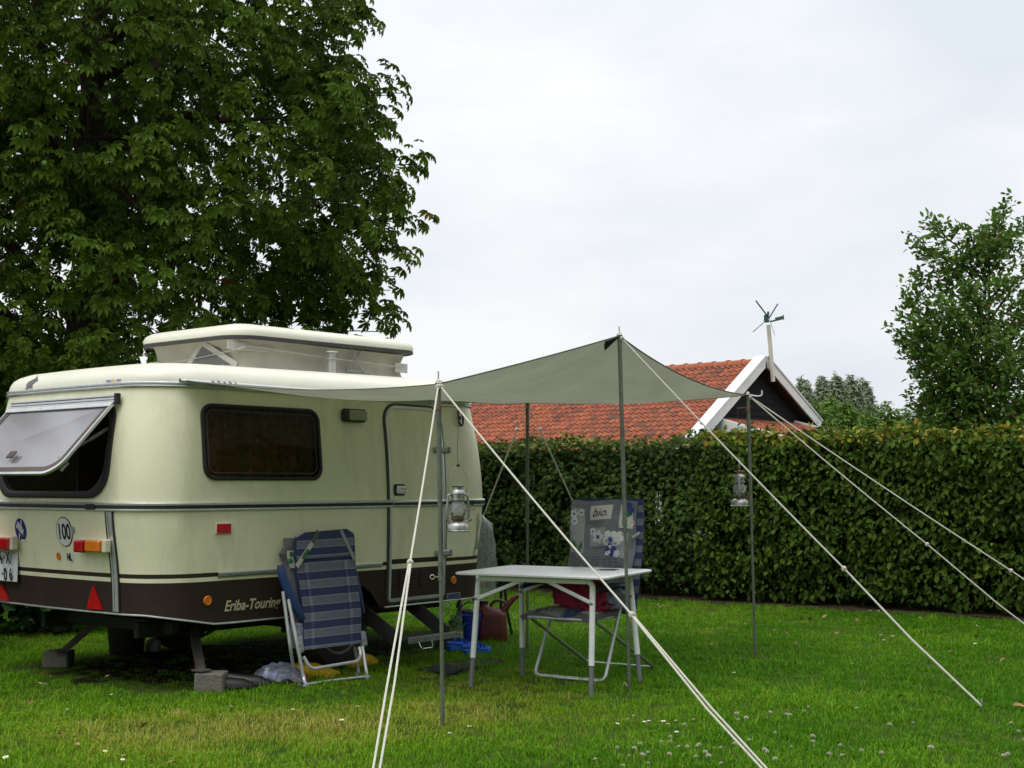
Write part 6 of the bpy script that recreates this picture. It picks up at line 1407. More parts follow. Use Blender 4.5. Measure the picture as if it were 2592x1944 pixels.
# seat cushion
def seatc(x, y, of=0.): return cc((WL + WR) / 2 + x * .262 - .0, -.22 + .47 * y, .462 + .022 * (1 - abs(x) ** 3) * (1 - abs(2 * y - 1) ** 4) - .02 * y ** 3 * abs(x) ** 2 - .035 * max(0, y - .85) * 6 * (.5 + .5 * math.sin(x * 4 + 1)) + of)
b = MB(); b.slab([[seatc(-1 + i / 8, k / 16) for i in range(17)] for k in range(17)], .035); sc2 = b.build('seat_cushion', greyc, chair, 60)
def spatch(x0, x1, y0, y1, m_, n=5): b = MB(); b.grid([[seatc(x0 + (x1 - x0) * i / n, y0 + (y1 - y0) * k / n, .003) for i in range(n + 1)] for k in range(n + 1)]); b.build('printed_patch', m_, sc2, 60)
spatch(-.95, -.62, .80, .99, creamc); spatch(-.45, .15, .70, .99, palec); spatch(.25, .6, .80, .99, flb); spatch(.35, .52, .86, .97, flg); spatch(.66, .97, .45, .9, creamc); spatch(-.9, -.75, .85, .95, flb)
b = MB()
for k in range(6): x = -.4 + k * .09; b.add([seatc(x, .78 + .1 * (k % 2), .006), seatc(x + .04, .80 + .1 * (k % 2), .006), seatc(x + .08, .92, .006), seatc(x + .03, .90, .006)], [(0, 1, 2, 3)])
b.build('ink_print', inkc, sc2, 0)
# headrest roll tie at the top of the chair
b = MB(); b.tube([backpt(.72, .63, -.02), backpt(.92, .70, .015), backpt(.78, .66, .03)], .012, 6); b.build('cushion_tie', palec, chair)
# ---- jacket and cloth on the seat
def lump(name, c, size, seed, m_, label, cat, nf=7, amp=.16, tz=0.):
    r = np.random.default_rng(seed); ph = r.uniform(0, 6.28, (nf, 3)); fr = r.uniform(1.5, 5.5, (nf, 3)); b = MB(); n = 36; rws = []
    for i in range(n + 1):
        a = math.pi * i / n; row = []
        for j in range(2 * n):
            t = math.pi * j / n; d_ = Vector((math.sin(a) * math.cos(t), math.sin(a) * math.sin(t), math.cos(a))); w = sum(abs(math.sin(fr[k][0] * d_.x * 1.7 + fr[k][1] * d_.y * 1.7 + fr[k][2] * d_.z * 2 + ph[k][0])) for k in range(nf)) / nf - .62
            s_ = 1 + amp * 2.4 * w; z = d_.z * size[2] * s_; z = max(z, -size[2] * .55)
            row.append(Vector(c) + CWd * (d_.x * size[0] * s_) + CF * (d_.y * size[1] * s_) + UP * (z + tz * d_.x))
        rws.append(row)
    b.grid(rws, closed=True); return b.build(name, m_, None, 80, label=label, cat=cat, merge=True)
redc = mat('dark red fleece', (.31, .022, .06), .95, var=.35, vs=12, bump=.5, bs=150)
lump('jacket', cc(.06, .0, .55), (.20, .14, .13), 3, redc, 'crumpled dark red fleece jacket lying on the chair seat', 'jacket', 11, .30, -.03)
lump('cloth', cc(.255, -.10, .525), (.05, .13, .085), 8, mat('blue white printed cloth', (.20, .22, .32), .95, var=.9, vs=22), 'small crumpled blue and white cloth on the chair beside the jacket', 'cloth', 6, .2)
# ---- folded chair leaning on the caravan side
LP0 = cw(0, 1.34, 0); LT = (cw(0, 1.085, 1.12) - LP0).normalized(); LN = CD.cross(LT).normalized(); LN = LN if LN.dot(CN) > 0 else -LN
def fp(px, py, of=0.): return onplane(px, py, LP0 + LN * of, LN)
fc = thing('folded_chair', cw(-.38, 1.28, 0), 'folded garden chair with blue striped back leaning against the caravan side', 'chair')
def edgeat(y):
    Ls = ((1343, 772), (1350, 757), (1360, 752), (1400, 750), (1440, 753), (1500, 762), (1551, 769), (1642, 770)); Rs = ((1343, 878), (1350, 892), (1360, 898), (1400, 899), (1440, 901), (1500, 908), (1551, 914), (1642, 915))
    f = lambda T: next((a[1] + (b_[1] - a[1]) * (y - a[0]) / (b_[0] - a[0]) for a, b_ in zip(T, T[1:]) if a[0] <= y <= b_[0]), T[-1][1]); return f(Ls), f(Rs)
bands = [(1343, 0), (1365, 2), (1366.5, 1), (1383, 2), (1384.5, 0), (1403, 2), (1404.5, 1), (1411, 0), (1421, 2), (1422.5, 1), (1443, 2), (1444.5, 0), (1464, 2), (1465.5, 1), (1484, 2), (1485.5, 0), (1505, 2), (1506.5, 1), (1526, 2), (1527.5, 0), (1546, 2), (1547.5, 1), (1566, 2), (1567.5, 0), (1587, 2), (1588.5, 1), (1607, 2), (1608.5, 0), (1629, 2), (1631, 1), (1637, 1)]
b = MB(); ys = []; ms = []
for (y0, m0), (y1, _) in zip(bands, bands[1:]):
    k = 2 if y1 - y0 > 8 else 1
    for i in range(k): ys.append(y0 + (y1 - y0) * i / k); ms.append(m0)
ys.append(bands[-1][0]); rws = []
for y in ys:
    l, r_ = edgeat(y); rws.append([fp(l + (r_ - l) * i / 6, y - (3.5 + .03 * (y - 1343) * .35) * (i / 6 - .5) * 2.6 - 0, .012 + .012 * math.sin(math.pi * i / 6) + (.01 if y < 1416 else 0)) for i in range(7)])
b.slab(rws, .035 if True else 0); b.mi = []
for m0 in ms: b.mi += [m0] * 12
b.mi += [0] * (len(b.f) - len(b.mi)); b.build('striped_back', [navy, gstr, lstr], fc, 40)
nav2 = mat('lighter navy weave', (.050, .068, .155), .85, var=.15, vs=30); gst2 = mat('lighter grey weave', (.20, .225, .26), .85, var=.15, vs=30)
for f0 in (.13, .80):
    b = MB(); rr2 = []
    for y in ys:
        l, r_ = edgeat(y); rr2.append([fp(l + (r_ - l) * f, y - (3.5 + .03 * (y - 1343) * .35) * (f - .5) * 2.6, .0155 + .012 * math.sin(math.pi * f) + (.01 if y < 1416 else 0)) for f in (f0, f0 + .06)])
    k0 = next(i for i, y in enumerate(ys) if y >= 1421); b.grid(rr2[k0:]); b.mi = [{0: 0, 1: 1, 2: 2}[m0] for m0 in ms[k0:]]; b.build('woven_band', [nav2, gst2, lstr], fc, 0)
def strip(p0, p1, w, m_, nm, of=.03): 
    a, c = fp(*p0, of), fp(*p1, of); d_ = (c - a).normalized(); b = MB(); b.box((a + c) / 2, ((c - a).length, w, .006), (d_, LN.cross(d_), LN), .001); return b.build(nm, m_, fc, 0)
strip((806, 1344), (791, 1374), .030, mat('taupe strap', (.10, .095, .085), .9), 'strap'); strip((791, 1374), (751, 1434), .030, creamc, 'strap'); s_ = strip((781, 1391), (766, 1414), .026, flg, 'strap_print', .034); strip((863, 1342), (898, 1418), .028, palec, 'strap')
b = MB(); rws = [[fp(720 + i * 9, y, -.03 + .014 * math.sin(i + y * .1)) for i in range(5)] for y in (1362, 1380, 1400)] + [[fp(727 + i * 7, y, -.03 + .014 * math.sin(i + y * .1)) for i in range(5)] for y in (1420,)] + [[fp(735 + i * 5, y, -.03) for i in range(5)] for y in (1440, 1480)] + [[fp(745 + i * 5.5, y, -.03) for i in range(5)] for y in (1540, 1600, 1640)]
b.slab(rws, .045); fcu = b.build('folded_cushion', greyc, fc, 60)
b = MB(); b.grid([[fp(x, y, -.012) for x in (726, 736, 748)] for y in (1394, 1408)] + [[fp(x, 1424, -.012) for x in (730, 740, 750)], [fp(x, 1438, -.012) for x in (735, 742, 750)]]); b.build('white_print', flw, fcu, 0)
b = MB()
for c in ((738, 1403), (735, 1420)): b.add([fp(c[0] + 6 * math.cos(t) * (1 + .4 * math.cos(3 * t)), c[1] + 7 * math.sin(t), -.008) for t in [2 * math.pi * k / 12 for k in range(12)]], [tuple(range(12))])
b.build('leaf_print', flg, fcu, 0)
b = MB(); b.grid([[fp(x, y, .0) for x in (748, 758, 768)] for y in (1577, 1600, 1625, 1640)]); b.build('cushion_edge', mat('violet white ticking', (.28, .28, .36), .9, var=.8, vs=40), fcu, 0)
def blade(pts_, w0, of, nm):
    b = MB(); P_ = smoothpath([fp(*p, of) for p in pts_], 6); b.tube(P_, [w0 * (.55 + .45 * math.sin(math.pi * min(1, .12 + .88 * i / (len(P_) - 1)))) for i in range(len(P_))], 10, flat=(1, .55)); b.build(nm, armb, fc, 60)
blade(((710, 1430), (716, 1460), (732, 1500), (748, 1535), (762, 1560), (768, 1568)), .032, .02, 'armrest'); blade(((902, 1450), (908, 1490), (914, 1520), (921, 1552)), .016, -.02, 'armrest')
def tub(pts_, nm, r_=.0115, rad=.04, m_=tubem): b = MB(); b.tube(bentpath(pts_, rad, 6), r_, 10); b.build(nm, m_, fc)
tub([fp(716, 1497, -.0), fp(735, 1640, -.02), G(748, 1726) + UP * .012, G(760, 1735) + UP * .004], 'leg'); tub([fp(730, 1517, .01), fp(752, 1630, .015), G(770, 1734) + UP * .03, G(777, 1740) + UP * .004], 'leg')
tub([fp(898, 1636, -.04), G(908, 1704) + UP * .012, G(903, 1712) + UP * .004], 'leg'); tub([fp(917, 1636, .0), G(928, 1714) + UP * .02, G(930, 1720) + UP * .004], 'leg')
tub([fp(768, 1662, .02), fp(786, 1694, .03), fp(905, 1674, .03), fp(914, 1656, .02), fp(909, 1638, .01)], 'cross_bar', .0115, .05); tub([G(777, 1737) + UP * .012, G(842, 1727) + UP * .012, G(928, 1717) + UP * .012], 'ground_bar', .0095)
for p in ((758, 1632), (919, 1618)): 
    b = MB(); b.box(fp(*p, .0), (.05, .05, .11), (CD, LN, LT), .014); b.lathe([(.010, 0), (.006, .006)], fp(*p, .026), 10, (CD, LT, LN)); b.build('hinge_block', greyp, fc)
for p in ((748, 1728), (775, 1739), (906, 1709), (930, 1718)): b = MB(); b.box(G(*p) + UP * .008, (.05, .03, .022), (CD, CN, UP), .008); b.build('foot_cap', greyp, fc)
# ================================================================== things on the ground
concr = mat('grey weathered concrete', (.17, .155, .13), .9, var=.3, vs=9, bump=.7, bs=60, dirt_shade=((.09, .085, .06), .5, 5))
for pxa, pxb, pyb, h_, dep, lb in ((490, 564, 1755, .125, .16, 'square concrete block under the steady by the black shoes'), (106, 170, 1690, .115, .16, 'square concrete block under the steady at the far rear corner')):
    a, c = G(pxa, pyb), G(pxb, pyb); d_ = (c - a).normalized(); n_ = Vector((-d_.y, d_.x, 0)); b = MB(); b.box((a + c) / 2 + n_ * dep / 2 + UP * (h_ / 2 - .004), ((c - a).length, dep, h_), (d_, n_, UP), .008); b.build('concrete_block', concr, None, 30, label=lb, cat='block', group='concrete blocks under the steadies')
# waste water bucket with lid
q = (G(258, 1662) + G(358, 1662)) / 2 + Vector((0, .12, 0)); wb = thing('waste_bucket', q, 'black waste water bucket standing under the caravan', 'bucket'); bk = mat('black bucket plastic', (.014, .014, .015), .5, var=.2)
b = MB(); b.lathe([(.12, 0), (.125, .01), (.155, .25), (.162, .255), (.162, .27), (.15, .27)], q, 24); b.build('tub', bk, wb); b = MB(); b.lathe([(.168, .262), (.172, .28), (.15, .292), (.0001, .296)], q, 24); b.build('lid', bk, wb); b = MB(); b.tube(smoothpath([q + Vector((-.16, 0, .25)), q + Vector((-.19, -.04, .22)), q + Vector((0, -.2, .30)), q + Vector((.16, -.02, .25))], 6), .004, 5); b.build('handle', galv, wb)
q = G(378, 1654) + Vector((0, .1, 0)); b = MB(); b.lathe([(.05, 0), (.06, .01), (.065, .07), (.05, .095), (.02, .10), (.018, .115), (.0001, .115)], q, 16); b.build('canister', mat('pale grey plastic canister', (.34, .34, .33), .5), None, label='small pale plastic canister under the caravan beside the waste bucket', cat='canister')
# shoes by the block
for px, py, rz_ in ((585, 1748, -.35), (628, 1740, -.5)):
    q = G(px, py); d_ = Vector((math.cos(rz_ + .25), math.sin(rz_ + .25) + .3, 0)).normalized(); n_ = Vector((-d_.y, d_.x, 0)); root = thing('shoe', q, 'worn black shoe touching the concrete block' if px < 600 else 'worn black shoe lying nearer the bottle bag', 'shoe', 'black shoes by the concrete block'); sh = mat('black shoe leather', (.012, .011, .011), .45, var=.3)
    b = MB(); rws = []
    for k in range(11):
        t = k / 10; w = .042 * (.75 + .45 * math.sin(math.pi * t * .9 + .2)) * (1 if t < .95 else .7); h_ = .075 - .03 * t - (.02 if t > .8 else 0) * (t - .8) * 5; rws.append([q + d_ * (.27 * (t - .5)) + n_ * (w * math.cos(a)) + UP * (.022 + h_ * max(0, math.sin(a))) for a in [math.pi * i / 8 for i in range(9)]])
    b.grid(rws); b.f += [tuple(range(9)), tuple(90 + i for i in range(9))]; b.mi += [0, 0]; b.build('upper', sh, root, 60); b = MB(); b.prism([q + d_ * (.135 * math.cos(a)) + n_ * (.046 * math.sin(a)) for a in [2 * math.pi * i / 20 for i in range(20)]], UP * .022); b.build('sole', rubber, root)
# bag of empty bottles
q = G(702, 1733); bb = thing('bottle_bag', q, 'clear plastic bag of bottles with red caps lying behind the folded chair', 'bag'); clr = glass('crumpled clear plastic', (.80, .83, .90), .18, bump=.5, ior=1.5, haze=((.65, .70, .85), .13))
b = MB(); rws = []
for i in range(9):
    row = []
    for j in range(15): x = -.19 + .38 * j / 14; y = -.05 + .25 * i / 8; z = .015 + .11 * math.sin(math.pi * j / 14) ** .6 * math.sin(math.pi * (i + .3) / 8.6) ** .7 + .018 * math.sin(i * 2.3 + j * 1.7) * math.sin(j * 2.9); row.append(q + Vector((x, y, max(.005, z))))
    rws.append(row)
b.grid(rws); b.build('film', clr, bb, 0)
for k, (x, y, rz_) in enumerate(((-.02, .02, .15), (.04, .07, -.1), (-.03, .13, .3))):
    d_ = Vector((math.cos(rz_), math.sin(rz_) * .4 - .15, 0)).normalized(); c = q + Vector((x, y, .045)); s1 = d_.cross(UP).normalized(); b = MB(); b.lathe([(.0001, -.13), (.036, -.13), (.04, -.12), (.04, .06), (.03, .09), (.014, .115), (.013, .13)], c, 14, (UP, s1, d_)); b.build('bottle', glass('clear bottle plastic', (.85, .87, .92), .06, ior=1.4, haze=((.4, .42, .5), .15)), bb); b = MB(); b.lathe([(.0001, .125), (.0165, .125), (.0165, .15), (.0001, .15)], c, 12, (UP, s1, d_)); b.build('bottle_cap', mat('red cap plastic', (.42, .012, .012), .4), bb)
    b = MB(); b.lathe([(.0408, -.07), (.0408, .02)], c, 14, (UP, s1, d_)); b.f = [f for f in b.f if len(f) == 4]; b.mi = [0] * len(b.f); b.build('bottle_label', mat('blue white label', (.35, .38, .55), .5, var=.6, vs=60), bb)
# yellow levelling ramp under the wheel
yel2 = mat('dirty yellow ramp plastic', (.78, .50, .02), .6, var=.3, vs=14, dirt_shade=((.30, .22, .05), .5, 8))
for pts_, lb in ((((733, 1712), (842, 1716), .075), 'yellow plastic levelling ramp lying behind the folded chair'), (((878, 1690), (958, 1684), .075), 'yellow plastic levelling ramp in front of the wheel')):
    (xa, ya), (xb, yb), h_ = pts_; a, c = G(xa, ya), G(xb, yb); d_ = (c - a).normalized(); n_ = Vector((-d_.y, d_.x, 0)); L = (c - a).length; root = thing('levelling_ramp', (a + c) / 2, lb, 'ramp'); b = MB()
    prof_ = [(0, 0), (L, 0), (L, .015), (L * .72, h_ * .6), (L * .4, h_), (0, h_)] if xa < 800 else [(0, 0), (L, 0), (L, h_ * .5), (L * .8, h_), (L * .5, h_), (0, .015)]
    b.prism([a + d_ * x + UP * z for x, z in prof_], n_ * .16); b.build('wedge', yel2, root, 0); b = MB()
    for k in range(4): t = .15 + .2 * k; b.box(a + d_ * (L * t) + UP * (h_ * .35) - n_ * .004, (.018, .012, h_ * .5), (d_, n_, UP), .003)
    b.build('rib', yel2, root)
# doormat
qs = [G(*p) for p in ((1058, 1699), (1187, 1672), (1275, 1679), (1142, 1711))]; b = MB(); n = 26; rws = []
for i in range(n + 1):
    row = []
    for j in range(n + 1): s_, t = i / n, j / n; p = (qs[0] * (1 - s_) + qs[1] * s_) * (1 - t) + (qs[3] * (1 - s_) + qs[2] * s_) * t; row.append(p + UP * (.016 + (.005 if (i + j) % 2 else 0) + .012 * math.sin(s_ * 7) * math.sin(t * 5) ** 2))
    rws.append(row)
b.slab(rws, -.02); b.build('doormat', mat('black rubber mat', (.014, .014, .014), .85, var=.4, vs=30, bump=.8, bs=90), None, 0, label='black rubber doormat lying on the grass before the caravan step', cat='doormat')
# watering can
wq = G(1245, 1626); wc = thing('watering_can', wq, 'dark red brown plastic watering can with curved spout on the grass', 'watering can'); wm = mat('dark red brown plastic', (.105, .022, .018), .38, var=.15, vs=8); px_ = wq.y / FPX
def wp(px, py, dy=0.): p = atY(px, py, wq.y); p.y += dy; return p
b = MB(); rws = []
for py, l, r_, dp, dx in ((1626, 1207, 1284, .075, 0), (1620, 1205, 1285, .080, 0), (1590, 1206, 1283, .080, 0), (1560, 1207, 1281, .078, 0), (1552, 1207, 1280, .074, 0), (1546, 1208, 1268, .064, 0), (1539, 1209, 1246, .054, 0), (1532, 1211, 1236, .045, 0)):
    c0, c1 = wp(l, py), wp(r_, py); cx_ = (c0.x + c1.x) / 2; hw = (c1.x - c0.x) / 2; z = c0.z; rws.append([Vector((cx_ + x, wq.y + .08 + y, z)) for x, y in roundrect(-hw, hw, -dp, dp, min(.05, dp * .8), 5)])
b.grid(rws, closed=True); k = len(rws[0]); b.f += [tuple(range(k)), tuple(7 * k + i for i in range(k))]; b.mi += [0, 0]; b.build('can_body', wm, wc, 50)
b = MB(); b.tube([wp(x, y, .08) for x, y in ((1243, 1545), (1242, 1533), (1250, 1524), (1264, 1521), (1276, 1526), (1281, 1536), (1277, 1545), (1262, 1549), (1250, 1549))], .0135, 10, True); b.build('handle', wm, wc, 60)
b = MB(); b.tube(smoothpath([wp(x, y, .08) for x, y in ((1276, 1548), (1286, 1533), (1300, 1518), (1312, 1510), (1324, 1508))], 5), [.032 - .0011 * i for i in range(21)], 12); b.build('spout', wm, wc, 60)
b = MB(); c = wp(1223, 1533, .08); b.lathe([(.042, 0), (.042, .03), (.036, .036), (.0001, .038)], c, 18); b.build('filler_cap', bk, wc)
# blue bucket, bag of greens
bq = G(1188, 1631); bl = thing('blue_bucket', bq, 'bright blue plastic bucket standing beside the watering can', 'bucket'); blm = mat('bright blue plastic', (.008, .045, .42), .4, var=.1); q = bq + Vector((0, .09, 0))
b = MB(); b.lathe([(.065, 0), (.068, .01), (.083, .17), (.088, .175), (.092, .20), (.092, .225), (.098, .228), (.098, .236), (.088, .236), (.084, .18), (.06, .012)], q, 28); b.build('pail', blm, bl); b = MB(); b.tube(smoothpath([q + Vector((-.093, 0, .21)), q + Vector((-.10, -.05, .27)), q + Vector((0, -.07, .34)), q + Vector((.10, -.03, .27)), q + Vector((.093, 0, .21))], 6), .008, 6, flat=(1, .6)); b.build('handle', bk, bl)
b = MB(); b.ball(q + Vector((-.075, -.055, .205)), .03, 8, (1, .5, 1)); b.build('handle_lug', blm, bl)
gq = G(1153, 1634); gb = thing('salad_bag', gq, 'clear bag of green leaves with a printed label beside the blue bucket', 'bag'); b = MB(); rws = []
for i in range(9):
    t = i / 8; row = []
    for j in range(14): a = 2 * math.pi * j / 14; r_ = .062 * (1 - .25 * t) * (1 + .10 * math.sin(j * 2.3 + i * 1.9)); row.append(gq + Vector((r_ * math.cos(a), .07 + r_ * .6 * math.sin(a), .03 + .21 * t)))
    rws.append(row)
b.grid(rws, closed=True); b.build('film', glass('clear bag film', (.86, .90, .86), .15, bump=.6, haze=((.75, .78, .72), .2)), gb, 0)
r = np.random.default_rng(77); n = 150; Pg = np.array(gq) + np.c_[r.normal(0, .022, n), .07 + r.normal(0, .015, n), r.uniform(.05, .19, n)]; V_, F_ = scatter(MAPLE[0], MAPLE[1], Pg, frames(r.normal(size=(n, 3)) + [0, -1, .3], r.normal(size=(n, 3)) + [0, 0, 1]), r.uniform(.04, .07, n)); tag(link('greens', npmesh('greens', V_ - np.array(gq), F_, leafmat('salad leaves', [(.08, .28, .03), (.16, .45, .06), (.28, .6, .12)]), np.repeat(r.uniform(0, 1, n), len(MAPLE[1]))), gb), kind='stuff')
c = gq + Vector((.0, .004, .075)); b = MB(); b.box(c, (.115, .004, .085), None, .001); lab = b.build('label', mat('olive yellow label', (.45, .47, .06), .5, var=.2, vs=40), gb, 0); b = MB(); b.box(c + Vector((.033, -.004, .016)), (.045, .003, .036)); b.build('label_panel', whitep2, lab, 0); b = MB()
for k in range(7): b.box(c + Vector((.018 + k * .005, -.0065, .018)), (.0025 if k % 2 else .0014, .002, .022))
b.build('label_bars', blackp, lab, 0); b = MB()
for k in range(3): b.lathe([(.008, 0), (.0055, .001)], c + Vector((-.018, -.003, .026 - k * .024)), 10, (Vector((1, 0, 0)), UP, Vector((0, -1, 0))))
b.box(c + Vector((.035, -.004, -.022)), (.05, .003, .014)); b.build('label_print', mat('pale print', (.6, .6, .45), .5), lab, 0)
# shopping bag handles behind
q = G(1180, 1618) + Vector((0, .25, 0)); tb2 = thing('black_bag', q, 'black carrier bag with raised handle behind the blue bucket', 'bag'); b = MB(); b.box(q + UP * .12, (.10, .06, .22), None, .02); b.build('sack', bk, tb2); b = MB(); b.tube(smoothpath([q + Vector((-.09, 0, .24)), q + Vector((-.05, 0, .33)), q + Vector((.02, 0, .36)), q + Vector((.07, 0, .28)), q + Vector((.08, 0, .22))], 6), .012, 6, flat=(1, .5)); b.build('handle', bk, tb2)
# brown block under the step
a = G(1126, 1641); b = MB(); b.box(a + Vector((0, .08, .05)), (.14, .12, .10), None, .006); b.build('wooden_block', mat('dark brown wood block', (.07, .045, .03), .85, var=.3, vs=12, bump=.4), None, label='dark brown wooden block under the end of the caravan step', cat='block')
# blue clogs
clog = mat('bright blue foam', (.012, .13, .62), .6, var=.08)
for (hx_, hy), (tx, ty), lb in (((1136, 1648), (1188, 1630), 'blue foam clog lying nearer the caravan step'), ((1174, 1658), (1246, 1638), 'blue foam clog lying in front of the watering can')):
    h_, t_ = G(hx_, hy), G(tx, ty); d_ = (t_ - h_); L = .26; d_ = Vector((d_.x, d_.y * .35, 0)).normalized(); n_ = Vector((-d_.y, d_.x, 0)); root = thing('clog', h_, lb, 'clog', 'pair of blue clogs'); b = MB(); sole = [(0, .030), (.04, .036), (.10, .034), (.16, .040), (.21, .045), (.245, .034), (.26, .012)]
    pl_ = [h_ + d_ * x + n_ * y for x, y in sole] + [h_ + d_ * x - n_ * y for x, y in reversed(sole)]; b.prism([p + UP * .006 for p in pl_], UP * .03); b.build('sole', clog, root, 40)
    b = MB()
    for x, w, z, wd in ((.125, .040, .085, .020), (.165, .044, .075, .014), (.20, .045, .062, .013), (.232, .038, .048, .012)):
        pts_ = [h_ + d_ * (x - .01 * abs(c_)) + n_ * (w * c_) + UP * (.03 + (z - .03) * math.sqrt(max(0, 1 - c_ * c_))) for c_ in [-1 + k / 5 for k in range(11)]]; b.tube(pts_, wd * .75, 8, flat=(.35, 1))
    b.build('upper_band', clog, root, 60); b = MB(); b.tube(smoothpath([h_ + d_ * .12 + n_ * .042 + UP * .05, h_ + d_ * .03 + n_ * .036 + UP * .06, h_ + d_ * -.012 + UP * .055, h_ + d_ * .03 - n_ * .036 + UP * .06, h_ + d_ * .12 - n_ * .042 + UP * .05], 6), .010, 6, flat=(1, .4)); b.build('heel_strap', clog, root, 60)
# clear sheet over the front locker
ps = thing('plastic_sheet', cw(1.7, .6, 0), 'clear plastic sheet hanging over the caravan front', 'plastic sheet'); b = MB(); rws = []
for py, l, r_ in ((1297, 1214, 1217), (1312, 1212, 1228), (1325, 1210, 1246), (1350, 1208, 1250), (1380, 1204, 1254), (1410, 1199, 1257), (1432, 1193, 1258), (1460, 1185, 1256), (1490, 1176, 1254), (1512, 1169, 1250)):
    row = []
    for k in range(15):
        t = k / 14; px = l + (r_ - l) * t; Y = 10.36 + .75 * t ** .8 + .02 * math.sin(k * 1.7 + py * .02) + .012 * math.sin(k * 3.1 - py * .05); row.append(atY(px + 1.5 * math.sin(py * .11 + k), py, Y))
    rws.append(row)
b.grid(rws); b.build('film', glass('draped clear plastic', (.84, .87, .86), .10, bump=.4, ior=1.5, haze=((.80, .84, .85), .18)), ps, 60)
# grip lamp and hose at the front
q = atY(1222, 1478, 11.15); b = MB(); ax = Vector((.9, .3, .25)).normalized(); s1 = ax.cross(UP).normalized(); A3 = (s1, s1.cross(ax), ax)
b.lathe([(.03, .0), (.045, .03), (.045, .10), (.05, .105), (.05, .115), (.04, .12)], q, 16, A3); b.build('front_lamp', mat('grey lamp metal', (.28, .28, .27), .4, metal=.5), cv); b = MB(); b.lathe([(.0001, -.012), (.02, -.01), (.032, .002), (.032, .006)], q, 16, A3); b.build('front_lamp_lens', amber, cv)
b = MB(); pp = smoothpath([q + ax * .12, q + ax * .24 + UP * .01, q + ax * .38 - UP * .02], 10); b.tube(pp, [.042 if i % 2 else .036 for i in range(len(pp))], 12); b.tube(smoothpath([q + ax * .2 - UP * .03, q + ax * .22 - UP * .25, q + ax * .27 - UP * .5], 5), .012, 6); b.tube([q + ax * .17 - UP * .03, q + ax * .16 - UP * .55], .012, 6); b.build('hose', rubber, cv)
# ================================================================== flowers and fallen leaves
def flowermesh():
    b = MB(); b.tube([(0, 0, -.01), (.004, 0, .03), (0, .002, .062)], .0014, 4, m=1); n = 0
    for k in range(26):
        a = 2.4 * k; e = .2 + 1.1 * (k / 26); d_ = Vector((math.cos(a) * math.sin(e), math.sin(a) * math.sin(e), math.cos(e))); s_ = d_.cross(UP).normalized() * .0028; c = Vector((0, 0, .066)); b.add([c + d_ * .004 - s_, c + d_ * .013 - s_ * .8, c + d_ * .0155, c + d_ * .013 + s_ * .8, c + d_ * .004 + s_], [(0, 1, 2, 3, 4)], 0)
    return b.mesh('clover_flower', [mat('white clover petals', (.62, .58, .50), .7, var=.15, vs=200), mat('green flower stalk', (.06, .16, .03), .6)], None, 0)
def daisymesh():
    b = MB(); b.tube([(0, 0, -.01), (.002, 0, .022), (0, 0, .045)], .0012, 4, m=1)
    for k in range(14): a = 2 * math.pi * k / 14; d_ = Vector((math.cos(a), math.sin(a), 0)); s_ = Vector((-math.sin(a), math.cos(a), 0)) * .002; c = Vector((0, 0, .046)); b.add([c + d_ * .003 - s_ * .6, c + d_ * .010 - s_ + UP * .001, c + d_ * .012 + UP * .0015, c + d_ * .010 + s_ + UP * .001, c + d_ * .003 + s_ * .6], [(0, 1, 2, 3, 4)], 0)
    b.lathe([(.0042, .045), (.0042, .048), (.0001, .050)], n=8, m=2); return b.mesh('daisy', [mat('white daisy petals', (.78, .78, .76), .6, var=.05), mat('green flower stalk', (.06, .16, .03), .6), mat('yellow daisy heart', (.65, .42, .03), .7)], None, 0)
def leafmesh(k): tv_, tf_ = OAK if k else BEECH; return npmesh('fallen_leaf', tv_ * np.array([1.2, 1, 1.6]) - [0, .5, 0], tf_, [mat('dry brown leaf', (.22, .115, .045), .85, var=.5, vs=20), mat('dry tan leaf', (.34, .22, .09), .85, var=.4, vs=20)][k])
cm, dm, l0, l1_ = flowermesh(), daisymesh(), leafmesh(0), leafmesh(1)
def sprinkle(me, name, pts_, sc, label, cat, group, tilt=.25, z=0.):
    for px, py in pts_:
        q = G(px, py, .05 if z == 0 else z); o = bpy.data.objects.new(name, me); COL.objects.link(o); s_ = sc * rnd.uniform(.8, 1.2); o.location = (q.x, q.y, z); o.scale = (s_,) * 3; o.rotation_euler = (rnd.uniform(-tilt, tilt), rnd.uniform(-tilt, tilt), rnd.uniform(0, 6.28)); tag(o, label, cat, group)
A = lambda L, ox, oy, s_: [(ox + x / s_, oy + y / s_) for x, y in L]
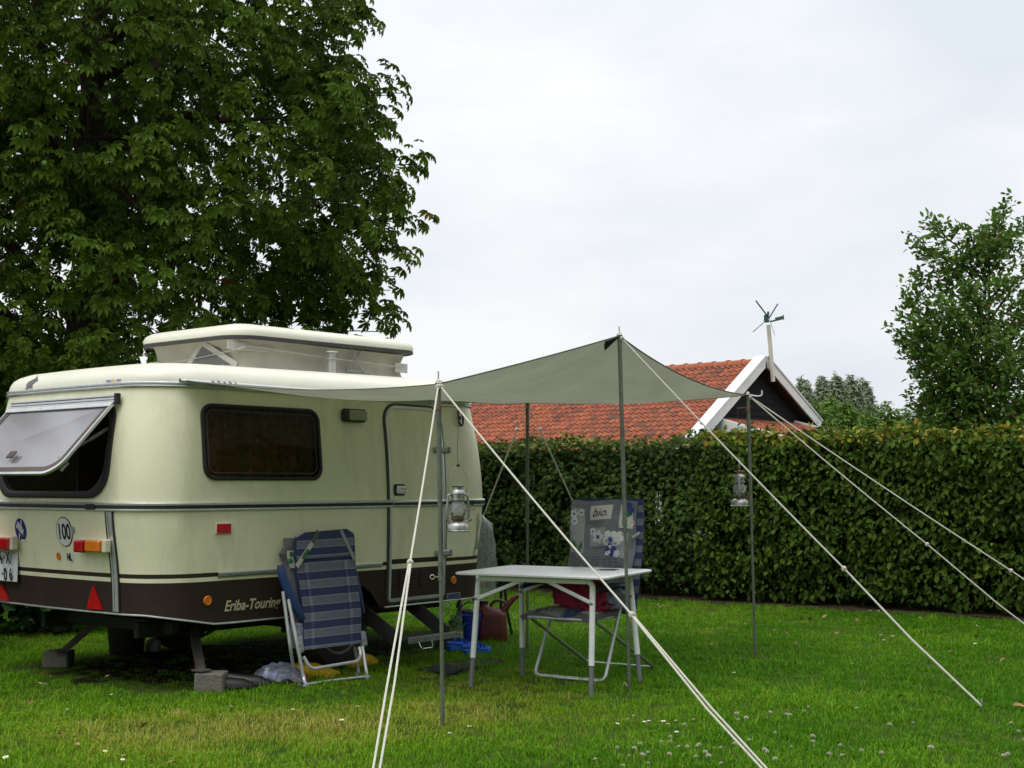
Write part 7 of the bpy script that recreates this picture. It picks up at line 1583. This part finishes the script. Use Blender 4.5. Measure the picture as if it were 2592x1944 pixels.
clover = A([(287, 385), (348, 402), (370, 376), (413, 360), (411, 407), (507, 355), (534, 400), (540, 317), (600, 357), (618, 374), (627, 270), (666, 238), (697, 352), (684, 367), (697, 400), (666, 420), (736, 418), (797, 365), (804, 433), (850, 362), (924, 337), (991, 383), (1023, 403), (1045, 432), (1114, 362), (1215, 330), (1213, 345), (1357, 373), (1372, 398), (1291, 418), (1447, 391), (1540, 402), (1568, 270), (1770, 380), (1698, 246), (2170, 300), (2203, 345), (2153, 418), (2120, 410), (2167, 257), (1098, 218), (1118, 220), (1190, 190), (1206, 172), (1432, 174), (857, 215), (869, 236), (910, 240), (1003, 211), (1038, 298), (206, 433), (326, 443), (449, 443), (560, 350), (460, 390)], 1400, 1700, 1.856)
daisy = A([(330, 231), (361, 223), (371, 202), (384, 223), (428, 227), (452, 222), (540, 239), (521, 232), (580, 275), (585, 222), (295, 237)], 1400, 1700, 1.856) + A([(44, 480), (584, 433), (696, 455), (682, 480), (365, 206), (1296, 192), (1567, 202), (1640, 206), (1914, 270), (615, 24), (92, 64), (628, 117), (246, 67), (215, 63)], 0, 1700, 2.212) + A([(318, 700), (1205, 705), (1260, 710), (1453, 735), (1495, 745), (1495, 765), (1845, 790), (1958, 797), (1262, 848), (1330, 857), (1393, 863), (1645, 850), (1288, 880), (1838, 908), (388, 1085), (1090, 1022)], 1700, 1250, 2.39) + [(1667, 1529), (1672, 1535), (1681, 1530), (1304, 1608), (1128, 1650), (1190, 1840), (1138, 1850), (905, 1790), (1305, 1560)]
sprinkle(cm, 'clover_flower', clover, .95, 'white clover flower head in the long grass of the open lawn', 'clover flower', 'clover flowers in the lawn')
sprinkle(dm, 'daisy', daisy, 1.05, 'small white daisy growing in the short lawn', 'daisy', 'daisies in the lawn')
fall = A([(75, 725), (695, 840), (745, 905), (785, 750), (840, 755), (925, 738), (450, 785), (1590, 800), (1535, 915), (1870, 710), (620, 825), (1000, 840), (1690, 955), (1390, 1215), (755, 1020), (240, 905), (1850, 860), (2000, 1000), (1120, 760), (1350, 730)], 1700, 1250, 2.39) + A([(340, 345), (965, 500), (170, 172), (430, 400), (800, 300), (1660, 165), (2100, 240)], 0, 1700, 2.212) + [(1640, 1595), (1650, 1590), (2585, 1785)]
for i, p in enumerate(fall): sprinkle([l0, l1_][i % 2], 'fallen_leaf', [p], .055 if i < len(fall) - 1 else .10, 'dry brown fallen leaf lying on the lawn', 'leaf', 'fallen leaves on the lawn', .5, .045)
